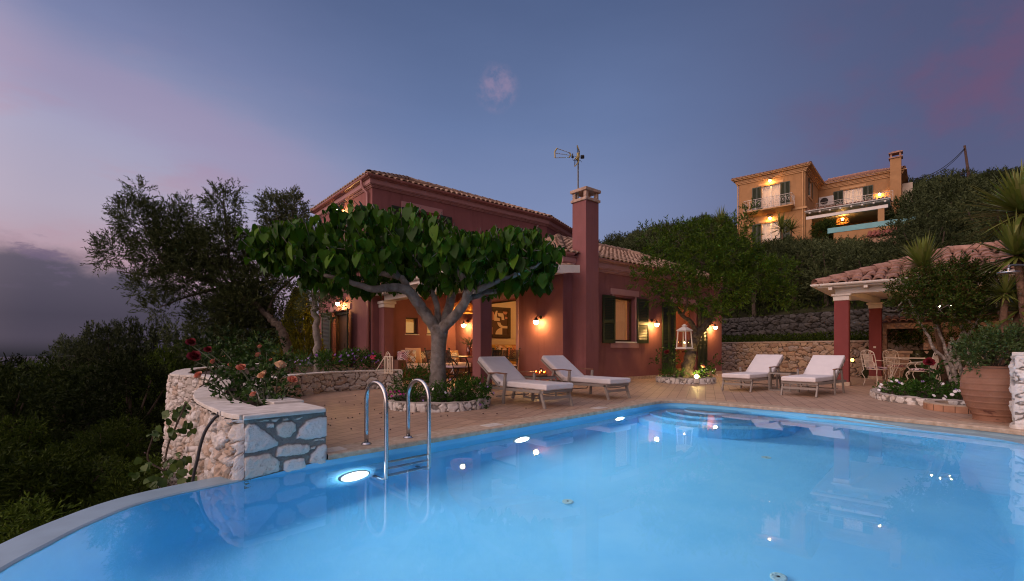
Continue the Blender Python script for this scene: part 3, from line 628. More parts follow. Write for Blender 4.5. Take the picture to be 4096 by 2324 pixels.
mb.tube([(c0[0], c0[1] + .55, 6.31), (c0[0], c0[1] + .55, 6.18), (6.17, 14.62, 6.02), (6.24, 14.5, 5.88), (6.25, 14.5, 5.6), (6.25, 14.5, 2.85), (6.25, 14.5, .1)], .042, 10)
mb.tube([(6.22, 13.95, 2.62), (6.22, 14.2, 2.56), (6.25, 14.42, 2.45), (6.25, 14.42, .1)], .036, 10)
part('downpipe', mb, pinkmet, house, True)
roof = MB(FH); R = lambda poly: [tuple(p) for p in poly]
E = [np.array([*p, 6.335]) for p in e]; R1, R2 = np.array([8.9, 16.75, 7.46]), np.array([13.9, 16.95, 7.46])
for pl in ([E[0], E[1], R2, R1], [E[4], E[0], R1], [E[1], E[2], R2], [E[2], E[3], R2], [E[3], E[4], R1, R2]): tiles(roof, pl)
for p, q in ((E[0], R1), (R1, R2), (E[1], R2), (E[2], R2), (E[4], R1)): ridge(roof, p + [0, 0, .02], q + [0, 0, .05])
G = [np.array([*p, 3.53]) for p in e2]; S1, S2 = np.array([11.9, 11.65, 4.75]), np.array([15.8, 11.65, 4.75])
for pl in ([G[0], G[1], S2, S1], [G[3], G[0], S1], [G[1], G[2], S2], [G[2], G[3], S1, S2]): tiles(roof, pl)
for p, q in ((G[0], S1), (S1, S2), (G[1], S2), (G[3], S1)): ridge(roof, p + [0, 0, .03], q + [0, 0, .07])
# lean-to roof of the porch
pr = [np.array(p) for p in ((6.08, 14.25, 2.78), (6.08, 8.62, 2.78), (9.4, 8.62, 3.13), (9.4, 14.25, 3.13))]; tiles(roof, pr)
part('roof', roof, TILE, house)
mb = MB(FH); mb.hexa([(6.1, 8.6, 2.66), (9.40, 8.6, 3.0), (9.40, 14.28, 3.0), (6.1, 14.28, 2.66), (6.1, 8.6, 2.75), (9.40, 8.6, 3.09), (9.40, 14.28, 3.09), (6.1, 14.28, 2.75)])
mb.hexa([(6.02, 8.55, 2.63), (9.55, 8.55, 2.99), (9.55, 8.597, 2.99), (6.02, 8.597, 2.63), (6.02, 8.55, 2.83), (9.55, 8.55, 3.19), (9.55, 8.597, 3.19), (6.02, 8.597, 2.83)])
mb.box(6.55, 6.87, 8.9, 13.95, 2.46, 2.655)
for k in range(7):
    b0 = 9.5 + k * .72; mb.hexa([(6.12, b0, 2.58), (9.40, b0, 2.9), (9.40, b0 + .09, 2.9), (6.12, b0 + .09, 2.58), (6.12, b0, 2.66), (9.40, b0, 3.0), (9.40, b0 + .09, 3.0), (6.12, b0 + .09, 2.66)])
part('porch_canopy', mb, white, house)
mb = MB(FH); gutter(mb, [(6.04, 14.2, 2.80), (6.04, 8.6, 2.80)], .06); part('porch_gutter', mb, white, house)
for a, b, w_, d_ in ((6.55, 8.90, .32, .32), (6.55, 13.95, .32, .35)):
    mb = MB(FH); mb.box(a, a + w_, b, b + d_, 0, 2.26); c = part('column', mb, red, house)
    mb = MB(FH); mb.box(a - .03, a + w_ + .03, b - .03, b + d_ + .0, 2.26, 2.37); mb.box(a - .07, a + w_ + .07, b - .07, b + d_ + .0, 2.37, 2.46); part('capital', mb, white, c, bevel=.02)
# skirting of stone along the wing
mb = MB(FW); mb.box(.93, 5.45, -.025, -.002, 0, .10); mb.box(7.0, 8.9, -.025, -.002, 0, .10); part('skirting', mb, cop, house)
# trims, each a part of its own
def bits(name, fr, boxes, mat):
    for bx in boxes: mb = MB(fr); mb.box(*bx); part(name, mb, mat, house)
bits('lintel', FW, [(2.02, 3.43, -.03, -.002, 2.60, 2.78), (5.3, 7.16, -.03, -.002, 2.56, 2.74)], pink)
bits('lintel', FB, [(1.72, 3.65, -.03, -.002, z, z + .19) for z in (2.33, 5.62)], pink); bits('lintel', FA, [(1.0, 2.55, -.03, -.002, 5.6, 5.79)], pink)
bits('jamb', FW, [(3.26, 3.34, -.02, -.002, 1.19, 2.60), (2.11, 2.19, -.02, -.002, 1.19, 2.60)], pink); bits('window_apron', FW, [(2.02, 3.43, -.03, -.002, 1.0, 1.15)], pink)
mb = MB(FS); mb.box(1.81, 1.929, -.025, -.002, .17, 2.78); mb.box(3.951, 4.07, -.025, -.002, .17, 2.78); mb.box(1.929, 3.951, -.025, -.002, 2.501, 2.78); part('door_surround', mb, pink, house)
bits('sill', FW, [(2.1, 3.36, -.06, .13, 1.15, 1.188)], white); bits('sill', FA, [(a, a + .52, -.035, .10, 1.425, 1.449) for a in (1.12, 1.92)], white); bits('doorstep', FS, [(1.86, 4.02, -.10, .2, .13, .169)], white)
# shutters and windows
for a, b in ((1.6, 2.17), (3.29, 3.88)): shutter(house, FW, a, b, 1.14, 2.55, -.05)
for a, b in ((4.68, 5.08), (5.085, 5.47), (7.0, 7.32), (7.325, 7.64)): shutter(house, FW, a, b, .12, 2.52, -.05)
shutter(house, FB, 1.24, 1.88, .08, 2.31, -.05, ang=.35, hinge=1); shutter(house, FB, 3.49, 4.1, .08, 2.31, -.05, ang=-.2, hinge=0)
shutter(house, FB, 1.24, 1.88, 3.5, 5.56, -.05, ang=.2, hinge=1); shutter(house, FB, 3.49, 4.1, 3.5, 5.56, -.05)
shutter(house, FA, .62, 1.1, 4.28, 5.57, -.05); shutter(house, FA, 2.44, 2.9, 4.28, 5.57, -.05)
window(house, FW, 2.19, 3.26, 1.19, 2.54, leaves=1); window(house, FA, 1.12, 2.42, 4.3, 5.55); window(house, FB, 1.9, 3.47, 3.5, 5.55, name='balcony_door')
for a in (1.16, 1.96): window(house, FA, a, a + .44, 1.45, 2.0, .1, 1)
sheer = M('sheer_curtain', (.62, .50, .40), .9, .06, 3)
def sheermat():
    m, n, b = base_mat('sheer_fabric'); b.inputs['Base Color'].default_value = (.7, .58, .46, 1); b.inputs['Roughness'].default_value = .9
    t = n.new('ShaderNodeBsdfTranslucent', ins={0: (.75, .6, .45, 1)}); x = n.new('ShaderNodeMixShader', ins={0: .55, 1: b.outputs[0], 2: t.outputs[0]}); n.l.new(x.outputs[0], m.node_tree.nodes['Material Output'].inputs[0]); return m
sheer = sheermat()
curtain(house, FW, 2.2, 3.25, 1.0, 2.6, .34, sheer)
# bedroom behind the seaward door: an open door leaf, dark frame; small-window blinds glow themselves, in place of room light
mb = MB(FB); mb.box(1.9, 1.97, .12, .2, .06, 2.29); mb.box(3.4, 3.47, .12, .2, .06, 2.29); mb.box(1.97, 3.4, .12, .2, 2.2, 2.29); door = part('door_frame', mb, darkwood, house)
mb = MB(FB); mb.box(2.6, 3.4, .21, .25, .07, 2.19); part('door', mb, darkwood, house); mb = MB(FB); mb.tube([(2.66, .16, 1.0), (2.66, .13, 1.02), (2.66, .13, 1.14), (2.66, .16, 1.16)], .01, 6); part('handle', mb, bronze, house)
for a in (1.16, 1.96):
    mb = MB(FA); mb.box(a + .05, a + .39, .2, .21, 1.5, 1.86); part('blind', mb, BLINDGLOW, house)
# rooms seen through the openings
oak = M('oak_cabinet', (.42, .20, .08), .5, .15, 6); tilew = M('wall_tile', (.45, .38, .28), .5, .1, 6)
mb = MB(FH); mb.box(9.73, 14.3, 13.95, 14.28, .17, 2.84); mb.box(14.12, 14.3, 9.36, 13.94, .17, 2.84); part('inner_wall', mb, plaster, house)
mb = MB(FH); mb.box(6.7, 11.5, 17.2, 17.35, .06, 2.88); part('inner_wall', mb, plaster, house)
mb = MB(FH); mb.box(14.7, 17.9, 12.6, 13.2, .17, 1.03); mb.box(14.7, 16.0, 12.9, 13.25, 1.6, 2.5); mb.box(16.6, 17.9, 12.9, 13.25, 1.6, 2.5)
for k in range(4): mb.box(14.75 + k * .8, 15.45 + k * .8, 12.57, 12.599, .3, .95)
kit = part('kitchen_units', mb, oak, house, bevel=.006)
mb = MB(FH); mb.box(14.65, 17.95, 12.55, 13.2, 1.031, 1.07); part('worktop', mb, blackiron, kit)
mb = MB(FH); mb.hexa([(16.02, 12.7, 1.75), (16.58, 12.7, 1.75), (16.58, 13.2, 1.75), (16.02, 13.2, 1.75), (16.15, 12.95, 2.3), (16.45, 12.95, 2.3), (16.45, 13.2, 2.3), (16.15, 13.2, 2.3)]); mb.box(16.16, 16.44, 12.96, 13.2, 2.3, 2.84); part('cooker_hood', mb, plaster, kit)
mb = MB(FH); mb.box(14.4, 18.0, 13.26, 13.4, .17, 2.84); part('inner_wall', mb, tilew, house)
mb = MB(FS); mb.box(1.6, 4.3, .32, .36, 2.46, 2.54); part('curtain_rail', mb, darkwood, house)
curtain(house, FS, 1.72, 2.22, .18, 2.47, .42, sheer, .05, .13)
# lamps that light the rooms: paper globe pendants
def room_lamp(a, b, z, label, r=.16, glow=None):
    p = H(a, b, z); t = thing('pendant_lamp', label, 'pendant lamp', p, group='room lamps seen through the openings of the red house')
    mb = MB(); mb.ball(p, r, 16, 10); part('globe', mb, glow, t, True); mb = MB(); mb.tube([p + [0, 0, r], p + [0, 0, 2.84 - z]], .006, 6); part('cord', mb, blackiron, t); return t
ROOM = EMIT('room_lamp_glow', (1, .50, .16), ROOMLAMP)
room_lamp(11.4, 11.6, 2.35, 'warm globe lamp hanging in the living room behind the porch doorway', glow=ROOM)
room_lamp(16.2, 11.1, 2.35, 'warm globe lamp hanging in the kitchen behind the lantern tree', glow=ROOM)
t = room_lamp(8.0, 16.2, 1.9, 'woven globe lamp glowing inside the shuttered seaward door', .2, EMIT('woven_glow', (1, .48, .12), ROOMLAMP * .5))
# lamps on the outside walls
wall_lamp(FS, .85, 1.77, 'lit globe lamp on the porch side wall right of the open doorway')
wall_lamp(FS, 4.45, 1.80, 'lit globe lamp deep inside the porch, behind the dining table')
wall_lamp(FW, 4.15, 1.79, 'lit globe lamp between the window shutter and the tall shutters')
wall_lamp(FW, 8.0, 1.80, 'lit globe lamp at the right end of the red house, behind the lantern tree')
wall_lamp(FB, 2.40, 2.57, 'lit globe lamp above the shuttered door on the seaward side')
wall_lamp(FB, 2.40, 5.82, 'lit globe lamp under the upper eaves on the seaward side')
# television aerial on the chimney
p0 = H(ca - .19, cb + .1, 5.05); an = thing('television_aerial', 'yellow and black television aerial on a thin mast above the tall chimney', 'aerial', p0)
mast = H(ca - .19, cb + .1)
mb = MB(); mb.tube([mast + [0, 0, 5.05], mast + [0, 0, 6.25]], .021, 8); part('mast', mb, M('galvanised', (.16, .17, .17), .5, .2, 10, metal=.5), an)
yel = M('yellow_plastic', (.42, .33, .10), .5, .1, 9); alu = M('aluminium', (.5, .5, .5), .35, .1, 9, metal=.8)
def ap(u, v, Y=12.95): return at(u, v, Y)
def pxa(x, y, Y=12.95): return at(2150 + x * .206, 560 + y * .206, Y)
mb = MB()
for a, b in (((385, 165), (620, 245)), ((360, 255), (615, 292)), ((345, 345), (612, 338)), ((690, 305), (755, 315))): mb.tube([pxa(*a), pxa(*b)], .011, 6)
part('boom', mb, alu, an)
for c in (((380, 160), (335, 225), (340, 345)), ((620, 245), (650, 292), (612, 340))):
    mb = MB(); mb.tube([pxa(*q) for q in c], .020, 6); part('end_bracket', mb, yel, an)
mb = MB(); mb.tube([pxa(768, 105), pxa(812, 215), pxa(800, 285)], .016, 6); mb.tube([pxa(785, 255), pxa(795, 330), pxa(765, 385)], .042, 6); mb.tube([pxa(720, 515), pxa(803, 425), pxa(800, 285)], .014, 6); mb.tube([pxa(713, 380), pxa(800, 285)], .012, 6)
part('reflector_bracket', mb, yel, an)
mb = MB()
for x0, y0, x1, y1 in ((385, 165, 620, 245), (360, 255, 615, 292), (345, 345, 612, 338)):
    for k in range(5): q = pxa(x0 + (x1 - x0) * k / 4, y0 + (y1 - y0) * k / 4); mb.tube([q - [0, .10, .045], q + [0, .10, .045]], .006, 5)
for k in range(4):
    t_ = k / 3; mb.tube([pxa(768 + 45 * t_, 110 + 105 * t_, 12.8), pxa(772 + 45 * t_, 250 + 30 * t_, 13.1)], .007, 5); mb.tube([pxa(713 + 87 * t_, 380 - 92 * t_, 12.8), pxa(720 + 83 * t_, 512 - 88 * t_, 13.1)], .007, 5)
mb.tube([pxa(668, 330), pxa(685, 265)], .015, 6); mb.tube([pxa(660, 325), pxa(705, 330)], .03, 6); mb.tube([pxa(838, 330), pxa(905, 325)], .05, 6); mb.tube([pxa(682, 355), pxa(690, 395), pxa(760, 405), pxa(830, 395), pxa(858, 430)], .006, 5)
part('element', mb, blackiron, an)
# ---------------------------------------------------------------- stone planter that ends in a pier in the pool
outer = spline([(-2.236, 4.0), (-2.45, 4.15), (-2.72, 4.44), (-3.07, 4.84), (-3.40, 5.22), (-3.80, 5.78), (-4.15, 6.36), (-4.5, 7.02), (-4.95, 7.9), (-5.6, 8.9), (-6.2, 9.65), (-6.75, 9.9), (-7.3, 10.3), (-7.85, 11.15), (-8.5, 12.3), (-8.85, 13.3), (-9.1, 15), (-9.2, 19)], 4)
pl = thing('stone_planter', 'rubble stone planter wall with pale capstones, its square pier standing in the pool', 'planter', (-2.1, 4.4, 0))
mb = MB(); q0, q1 = np.array([-2.236, 4.0]), np.array([-1.754, 4.515]); ql = np.linalg.norm(q1 - q0)
def facept(x, y):
    u, v = 640 + x * .4053, 1370 + y * .4053; r_ = (u - CX) / F; t = (q0[0] - r_ * q0[1]) / (r_ * (q1[1] - q0[1]) - (q1[0] - q0[0])); return (t * ql, 1 - (v - HY) / F * (q0[1] + t * (q1[1] - q0[1])))
drawn = [[(826, 850), (880, 800), (930, 800), (1010, 850), (1080, 910), (1165, 980), (1160, 1020), (1040, 1060), (900, 1090), (826, 1090)], [(1140, 830), (1200, 785), (1290, 775), (1340, 800), (1335, 870), (1290, 925), (1230, 945), (1165, 915)], [(1345, 940), (1370, 850), (1440, 775), (1560, 735), (1642, 735), (1642, 920), (1540, 945), (1440, 960)], [(1140, 1125), (1165, 1030), (1250, 1000), (1475, 1010), (1470, 1060), (1420, 1105), (1250, 1120)], [(1478, 1058), (1490, 1030), (1535, 1020), (1530, 1045)],
 [(1475, 1180), (1490, 1100), (1560, 1030), (1620, 995), (1642, 1010), (1642, 1180), (1580, 1215), (1490, 1195)], [(826, 1140), (900, 1125), (1080, 1095), (1130, 1140), (1182, 1170), (1170, 1270), (1060, 1300), (850, 1350), (826, 1352)], [(1210, 1250), (1225, 1180), (1310, 1145), (1420, 1140), (1437, 1230), (1390, 1255), (1240, 1280)], [(1048, 840), (1055, 800), (1122, 800), (1115, 840)], [(960, 782), (1010, 768), (1080, 762), (1065, 782)], [(1095, 757), (1180, 748), (1150, 782), (1110, 782)], [(1205, 770), (1215, 745), (1260, 743), (1270, 762)], [(1325, 762), (1350, 742), (1410, 733), (1370, 758)], [(1510, 966), (1540, 952), (1622, 945), (1612, 970)]]
stones_drawn(mb, q0, q1, ZW - .25, .40, [[facept(*p) for p in P_] for P_ in drawn], .024, .005, 3); part('pier_face', mb, paler, pl, True)
mb = MB(); stones_add(mb, outer, lambda t: np.interp(t, [0, .02, .1, 1], [-.6, -2.2, -3.0, -3.6]), .40, .155, .115, .060, .015, 7, -1, batter=.06, gap=(.02, .10), warp=.5, taper=.10); part('outer_face', mb, limestone, pl, True)
mb = MB(); stones_add(mb, spline(plantR, 5), -.02, .42, .22, .14, .035, .012, 15, 1, gap=(.04, .12), warp=.5, taper=.12); part('terrace_face', mb, limestone, pl, True)
def capping(name, path, wid, z0, z1, side, root, over=.035, seg=.34, mat=capstone):
    P, s = resample(path, .05); k0 = 0; mb = MB(); r = np.random.default_rng(5)
    i = 0
    while i < len(P) - 1:
        j = min(len(P) - 1, i + int(seg / .05 * r.uniform(.7, 1.3))); 
        if len(P) - 1 - j < 3: j = len(P) - 1
        a, b = P[i], P[j]; mid = P[(i + j) // 2]; ta = unit(P[min(i + 1, len(P) - 1)] - P[max(i - 1, 0)]); tb = unit(P[min(j + 1, len(P) - 1)] - P[max(j - 1, 0)])
        na, nb = side * np.array([ta[1], -ta[0]]), side * np.array([tb[1], -tb[0]]); nm = unit(na + nb); g = .006
        a2, b2 = a + ta * g, b - tb * g; dz = r.uniform(-.004, .004)
        q = [a2 + na * over, mid + nm * over, b2 + nb * over, b2 - nb * wid, mid - nm * wid, a2 - na * wid]
        if side < 0: q = q[::-1]
        if np.cross(q[1] - q[0], q[3] - q[0]) < 0: q = q[::-1]
        mb.prism([tuple(p + r.normal(size=2) * .003) for p in q], z0, z1 + dz); i = j
    return part(name, mb, mat, root, bevel=.006)
capping('capstone', outer, .30, .40, .44, -1, pl); capping('capstone', spline(plantR[1:], 5), .26, .421, .455, 1, pl)
mb = MB(); mb.prism([(-2.215, 3.955), (-1.735, 4.47), (-1.79, 4.565), (-2.16, 4.95), (-2.33, 5.0), (-2.45, 4.6), (-2.42, 4.19), (-2.28, 4.05)], .4, .437); part('pier_capstone', mb, capstone, pl, bevel=.008)
beds = [(-2.3, 4.9), (-2.42, 4.3), (-2.72, 4.62), (-3.3, 5.35), (-4.2, 6.75), (-4.8, 8.1), (-6, 9.75), (-7.0, 10.4), (-8.3, 12.6), (-9, 19), (-3.6, 19), (-3.4, 14.9), (-2.95, 12.1), (-3.2, 11.9), (-4.35, 10.6), (-4.5, 9.3), (-4.3, 8.25), (-3.6, 6.85), (-2.75, 5.55)]
struct(poly_fill('planter_soil', beds, .36, soil))
# black hose and a pipe stub against the planter
def px3(pts, Y): return [at(640 + x * .4053, 1370 + y * .4053, yy) for (x, y), yy in zip(pts, np.linspace(Y[0], Y[1], len(pts)))]
mb = MB(); mb.tube(spline(px3([(578, 690), (575, 712), (530, 755), (480, 820), (445, 880), (418, 950), (390, 1050), (370, 1150), (340, 1270), (318, 1400), (300, 1500)], (4.27, 4.15)), 4), .0135, 8)
tag(part('hose', mb, M('black_rubber', (.02, .02, .024), .5, .1), smooth=True), 'black hose hanging down the outer side of the stone planter wall', 'hose')
mb = MB(); p = at(770, 1797, 4.72); mb.tube([p + [.12, .08, 0], p + [-.04, -.02, 0]], .028, 12); mb.tube([p + [-.035, -.017, 0], p + [-.05, -.027, 0]], .033, 12); tag(part('pipe_stub', mb, white, smooth=True), 'short white plastic pipe sticking out of the planter wall behind the hose', 'pipe')

# ---------------------------------------------------------------- pool ladder
steel = M('brushed_steel', (.50, .50, .50), .24, .08, 20, metal=1.0)
ld = thing('pool_ladder', 'stainless steel pool ladder with two arched handrails by the stone pier', 'pool ladder', at(1466, 1784, F / 393))
rails = []
for (bu, bv, fu) in ((1466, 1779, 1541), (1633, 1753, 1714)):
    Yb = F / (bv - HY); p = at(bu, bv, Yb); q = p + PV * .385; a = np.linspace(0, PI, 15); c = (p + q) / 2; R_ = .1925
    top = .46
    path = [p + [0, 0, z] for z in (.0, .15, .3, top)] + [c + (p - c) * math.cos(t) + np.array([0, 0, top + R_ * math.sin(t)]) for t in a[1:-1]] + [q + [0, 0, z] for z in (top, .2, 0, -.4, -.68)] + [q - PV * .03 + [0, 0, -.75], q - PV * .10 + [0, 0, -.775], q - PV * .26 + [0, 0, -.775]]
    mb = MB(); mb.tube(path, .0215, 14); part('handrail', mb, steel, ld, True); rails.append(q)
    mb = MB(); mb.lathe([(.0, .0), (.056, .002), (.054, .010), (.044, .012), (.043, .020), (.024, .024)], (*p[:2], .004), 24); part('flange', mb, steel, ld, True)
for z in (-.14, -.38, -.62):
    mb = MB(); a, b = rails[0] + [0, 0, z], rails[1] + [0, 0, z]; mb.obox((a + b) / 2, (np.linalg.norm(b - a) / 2 - .02, .037, .012), b - a, PV, (0, 0, 1)); part('step', mb, steel, ld, bevel=.006)

# ---------------------------------------------------------------- sun loungers and side tables
lgrey = M('lounger_frame', (.27, .24, .21), .45, .08, 12); canvas = M('lounger_canvas', (.70, .67, .66), .9, .05, 5, .010, 7, spec=.15); teak = M('teak', (.20, .085, .045), .5, .3, 16)
def slab(mb, x0, x1, y0, y1, z0, z1, r=.022, nseg=10):   # soft-edged mattress slab with a slightly crowned top
    xs_ = np.concatenate([[x0, x0 + r * .3, x0 + r], np.linspace(x0 + r, x1 - r, nseg)[1:-1], [x1 - r, x1 - r * .3, x1]]); ys_ = np.concatenate([[y0, y0 + r * .3, y0 + r], np.linspace(y0 + r, y1 - r, nseg)[1:-1], [y1 - r, y1 - r * .3, y1]])
    X_, Y_ = np.meshgrid(xs_, ys_, indexing='ij'); ed = np.minimum(np.minimum(X_ - x0, x1 - X_), np.minimum(Y_ - y0, y1 - Y_)); k = np.sqrt(np.clip(1 - (1 - np.clip(ed / r, 0, 1)) ** 2, 0, 1))
    crown = .010 * np.sin(np.clip((X_ - x0) / (x1 - x0), 0, 1) * PI) * np.sin(np.clip((Y_ - y0) / (y1 - y0), 0, 1) * PI) + .006 * (vnoise(X_ * 6, Y_ * 6, 3) - .5) * (ed > r * .9)
    zc = (z0 + z1) / 2; T_ = zc + (z1 - r - zc) + r * k + crown; B_ = z0 + r - r * k
    mb.grid(np.stack([X_, Y_, T_], 2)[:, ::-1][::-1]); mb.grid(np.stack([X_, Y_, B_], 2)); 
    n_, m_ = X_.shape; ring = [(i, 0) for i in range(n_)] + [(n_ - 1, j) for j in range(1, m_)] + [(i, m_ - 1) for i in range(n_ - 2, -1, -1)] + [(0, j) for j in range(m_ - 2, 0, -1)]
    V = [(X_[i, j], Y_[i, j], T_[i, j]) for i, j in ring] + [(X_[i, j], Y_[i, j], B_[i, j]) for i, j in ring]; k_ = len(ring)
    mb.add(V, [(k_ + i, k_ + (i + 1) % k_, (i + 1) % k_, i) for i in range(k_)])
def lounger():
    r = thing('sun_lounger', '', 'sun lounger', (0, 0, 0)); wd = .325
    for s in (-1, 1):
        mb = MB(); mb.beam((.0, s * wd, 0), (.10, s * wd, .285), .028, .05); part('front_leg', mb, lgrey, r)
        mb = MB(); mb.beam((1.04, s * (wd + .03), 0), (.985, s * (wd + .03), .52), .028, .055); part('arm_leg', mb, lgrey, r)
        mb = MB(); mb.beam((1.62, s * (wd + .03), 0), (1.44, s * (wd + .03), .52), .028, .055); part('rear_leg', mb, lgrey, r)
        mb = MB(); mb.beam((.95, s * (wd + .03), .535), (1.2, s * (wd + .03), .545), .05, .022); mb.beam((1.2, s * (wd + .03), .545), (1.48, s * (wd + .03), .53), .05, .022); part('armrest', mb, teak, r, bevel=.006)
    mb = MB()
    for s in (-1, 1): mb.beam((.03, s * wd, .272), (1.86, s * wd, .255), .028, .05)
    mb.beam((.05, -wd, .272), (.05, wd, .272), .04, .04); mb.beam((1.22, -wd, .262), (1.22, wd, .262), .04, .03); mb.beam((1.84, -wd, .255), (1.84, wd, .255), .03, .04); part('frame', mb, lgrey, r)
    mb = MB(); mb.beam((.045, -wd, .165), (.045, wd, .165), .022, .045); part('cross_bar', mb, lgrey, r)
    mb = MB(); mb.tube(spline([(1.05, -wd + .02, .22), (1.1, -wd + .03, .13), (1.3, -wd + .03, .11), (1.3, wd - .03, .11), (1.1, wd - .03, .13), (1.05, wd - .02, .22)], 4), .011, 6); part('back_support', mb, lgrey, r)
    mb = MB(); mb.tube(spline([(.06, -wd, .255), (.07, -wd * .4, .225), (.07, wd * .4, .225), (.06, wd, .255)], 5), .009, 6); part('sling', mb, lgrey, r)
    mb = MB(); slab(mb, -.03, 1.22, -.32, .32, .300, .402); part('seat_cushion', mb, canvas, r, True)
    al = math.radians(34); fr_ = Frame((1.215, 0, .298), (math.cos(al), 0, 0), (0, 1, 0)); fr_.M = np.array([[math.cos(al), 0, math.sin(al)], [0, 1, 0], [-math.sin(al), 0, math.cos(al)]])
    mb = MB(fr_); slab(mb, .0, .80, -.32, .32, .012, .112); bc = part('back_cushion', mb, canvas, r, True)
    mb = MB(fr_); mb.tube(spline([(.55, -.318, .11), (.55, -.335, .06), (.56, -.325, -.01)], 4), .006, 5); part('tie', mb, canvas, bc)
    mb = MB(fr_); mb.tube(spline([(.25, -.318, .09), (.24, -.345, .03), (.27, -.325, -.01)], 4), .006, 5); part('tie', mb, canvas, bc)
    mb = MB(fr_)
    for s in (-1, 1): mb.box(.0, .80, s * .30 - .014, s * .30 + .014, -.03, .008)
    for x in np.linspace(.08, .78, 8): mb.box(x - .018, x + .018, -.286, .286, -.014, .006)
    part('back_frame', mb, lgrey, r); return r
L0 = lounger(); rzB, rzA = math.atan2(.765, -.644), math.atan2(.644, .765)
L0.location = (.785, 8.015, 0); L0.rotation_euler = (0, 0, rzB); L0['group'] = 'sun loungers'; L0['label'] = 'white cushioned sun lounger nearest the ladder, beside the round bed of the big tree'
dup(L0, (2.09, 9.33, 0), rzB, 'white cushioned sun lounger in front of the tall chimney, right of the candle table')
dup(L0, (5.135, 10.99, 0), rzA, 'white cushioned sun lounger nearest the lantern tree, in front of the stone wall')
dup(L0, (5.89, 9.86, 0), rzA, 'white cushioned sun lounger in front of the red pavilion column')
tabtop = M('table_glass', (.06, .045, .035), .15, .1, 3)
def side_table(loc, rz, label):
    r = thing('side_table', label, 'side table', loc, rz, 'side tables between the loungers'); o = Frame(loc, (math.cos(rz), math.sin(rz), 0), (-math.sin(rz), math.cos(rz), 0)); h = .225
    mb = MB(o); mb.box(-h, h, -h, h, .425, .437); part('tabletop', mb, tabtop, r)
    mb = MB(o)
    for a, b in (((-h, -h), (h, -h)), ((h, -h), (h, h)), ((h, h), (-h, h)), ((-h, h), (-h, -h))): mb.beam((*a, .405), (*b, .405), .03, .038)
    part('frame', mb, lgrey, r)
    for x, y in ((-h, -h), (h, -h), (h, h), (-h, h)): mb = MB(o); mb.beam((x, y, 0), (x, y, .388), .028, .028); part('leg', mb, lgrey, r)
    mb = MB(o); mb.beam((-h, -h, .014), (-h, h, .014), .028, .028); mb.beam((h, -h, .014), (h, h, .014), .028, .028); mb.beam((-h, h, .014), (h, h, .014), .028, .028); part('base', mb, lgrey, r); return r
side_table((.56, 9.64, 0), rzA, 'low square side table holding a tray of lit candles'); side_table((6.35, 11.22, 0), rzA, 'low square side table with nothing on it between the two far loungers')
woodslab = M('wood_slab', (.22, .12, .06), .7, .3, 14); votive = GLASS('amber_glass', (1, .66, .35), .06); smoke = GLASS('smoked_glass', (.55, .45, .40), .08); wax = M('wax', (.75, .66, .52), .5, .04)
tr = thing('candle_tray', 'round wooden tray with small candle glasses on the side table', 'candle tray', (.56, 9.64, .438)); tc_ = np.array([.56, 9.64, .438])
mb = MB(); mb.lathe([(0, .0), (.15, .0), (.155, .015), (.15, .035), (0, .035)], tc_, 24); part('tray', mb, woodslab, tr)
for x, y, h, gm_ in ((-.09, -.05, .055, votive), (-.01, -.09, .06, votive), (.08, -.05, .055, votive), (.03, .05, .11, smoke), (-.07, .06, .07, votive), (.105, .03, .06, votive)):
    c = tc_ + [x, y, .036]; mb = MB(); mb.lathe([(.0, .002), (.028, .002), (.030, h), (.027, h), (.026, .006)], c, 14); g = part('candle_glass', mb, gm_, tr, True)
    mb = MB(); mb.lathe([(.0, .008), (.022, .008), (.022, h * .45), (.0, h * .47)], c, 10); part('candle', mb, wax, g)
    mb = MB(); mb.ball(c + [0, 0, h * .47 + .014], (.006, .006, .014), 8, 5); part('flame', mb, FLAME, g)

# ---------------------------------------------------------------- porch furniture
def stripes(name, c1, c2, sc, ax='X'):
    m, n, b = base_mat(name); tc = n.new('ShaderNodeTexCoord').outputs['Object']; wv = n.new('ShaderNodeTexWave', bands_direction=ax, ins={'Vector': tc, 'Scale': sc, 'Distortion': .0})
    n.l.new(n.ramp(wv.outputs[1], [(.35, c1), (.45, c2), (.62, c2), (.7, c1)]), b.inputs['Base Color']); b.inputs['Roughness'].default_value = .9; return m
def palm(name, base, a, d):
    m, n, b = base_mat(name); tc = n.new('ShaderNodeTexCoord').outputs['Object']; wv = n.new('ShaderNodeTexWave', wave_type='BANDS', bands_direction='DIAGONAL', ins={'Vector': tc, 'Scale': 9, 'Distortion': 9, 'Detail': 1, 'Detail Scale': .6})
    c = n.mix(n.smooth(n.noise(tc, 5, 2), .45, .55), base, a); c = n.mix(n.math('MULTIPLY', n.smooth(wv.outputs[1], .62, .7), n.smooth(n.noise(tc, 4, 2), .42, .5)), c, d); n.l.new(c, b.inputs['Base Color']); b.inputs['Roughness'].default_value = .9; return m
strp = stripes('striped_cushion', (.62, .52, .52), (.36, .22, .30), 7, 'Y'); peach = stripes('peach_stripe', (.62, .40, .26), (.45, .22, .15), 9)
palmc = [palm('palm_print', (.66, .58, .52), (.55, .28, .12), (.04, .03, .03)), palm('dark_palm_print', (.62, .54, .48), (.16, .08, .07), (.03, .025, .025)), palm('rose_palm_print', (.62, .50, .50), (.42, .20, .22), (.06, .035, .04))]
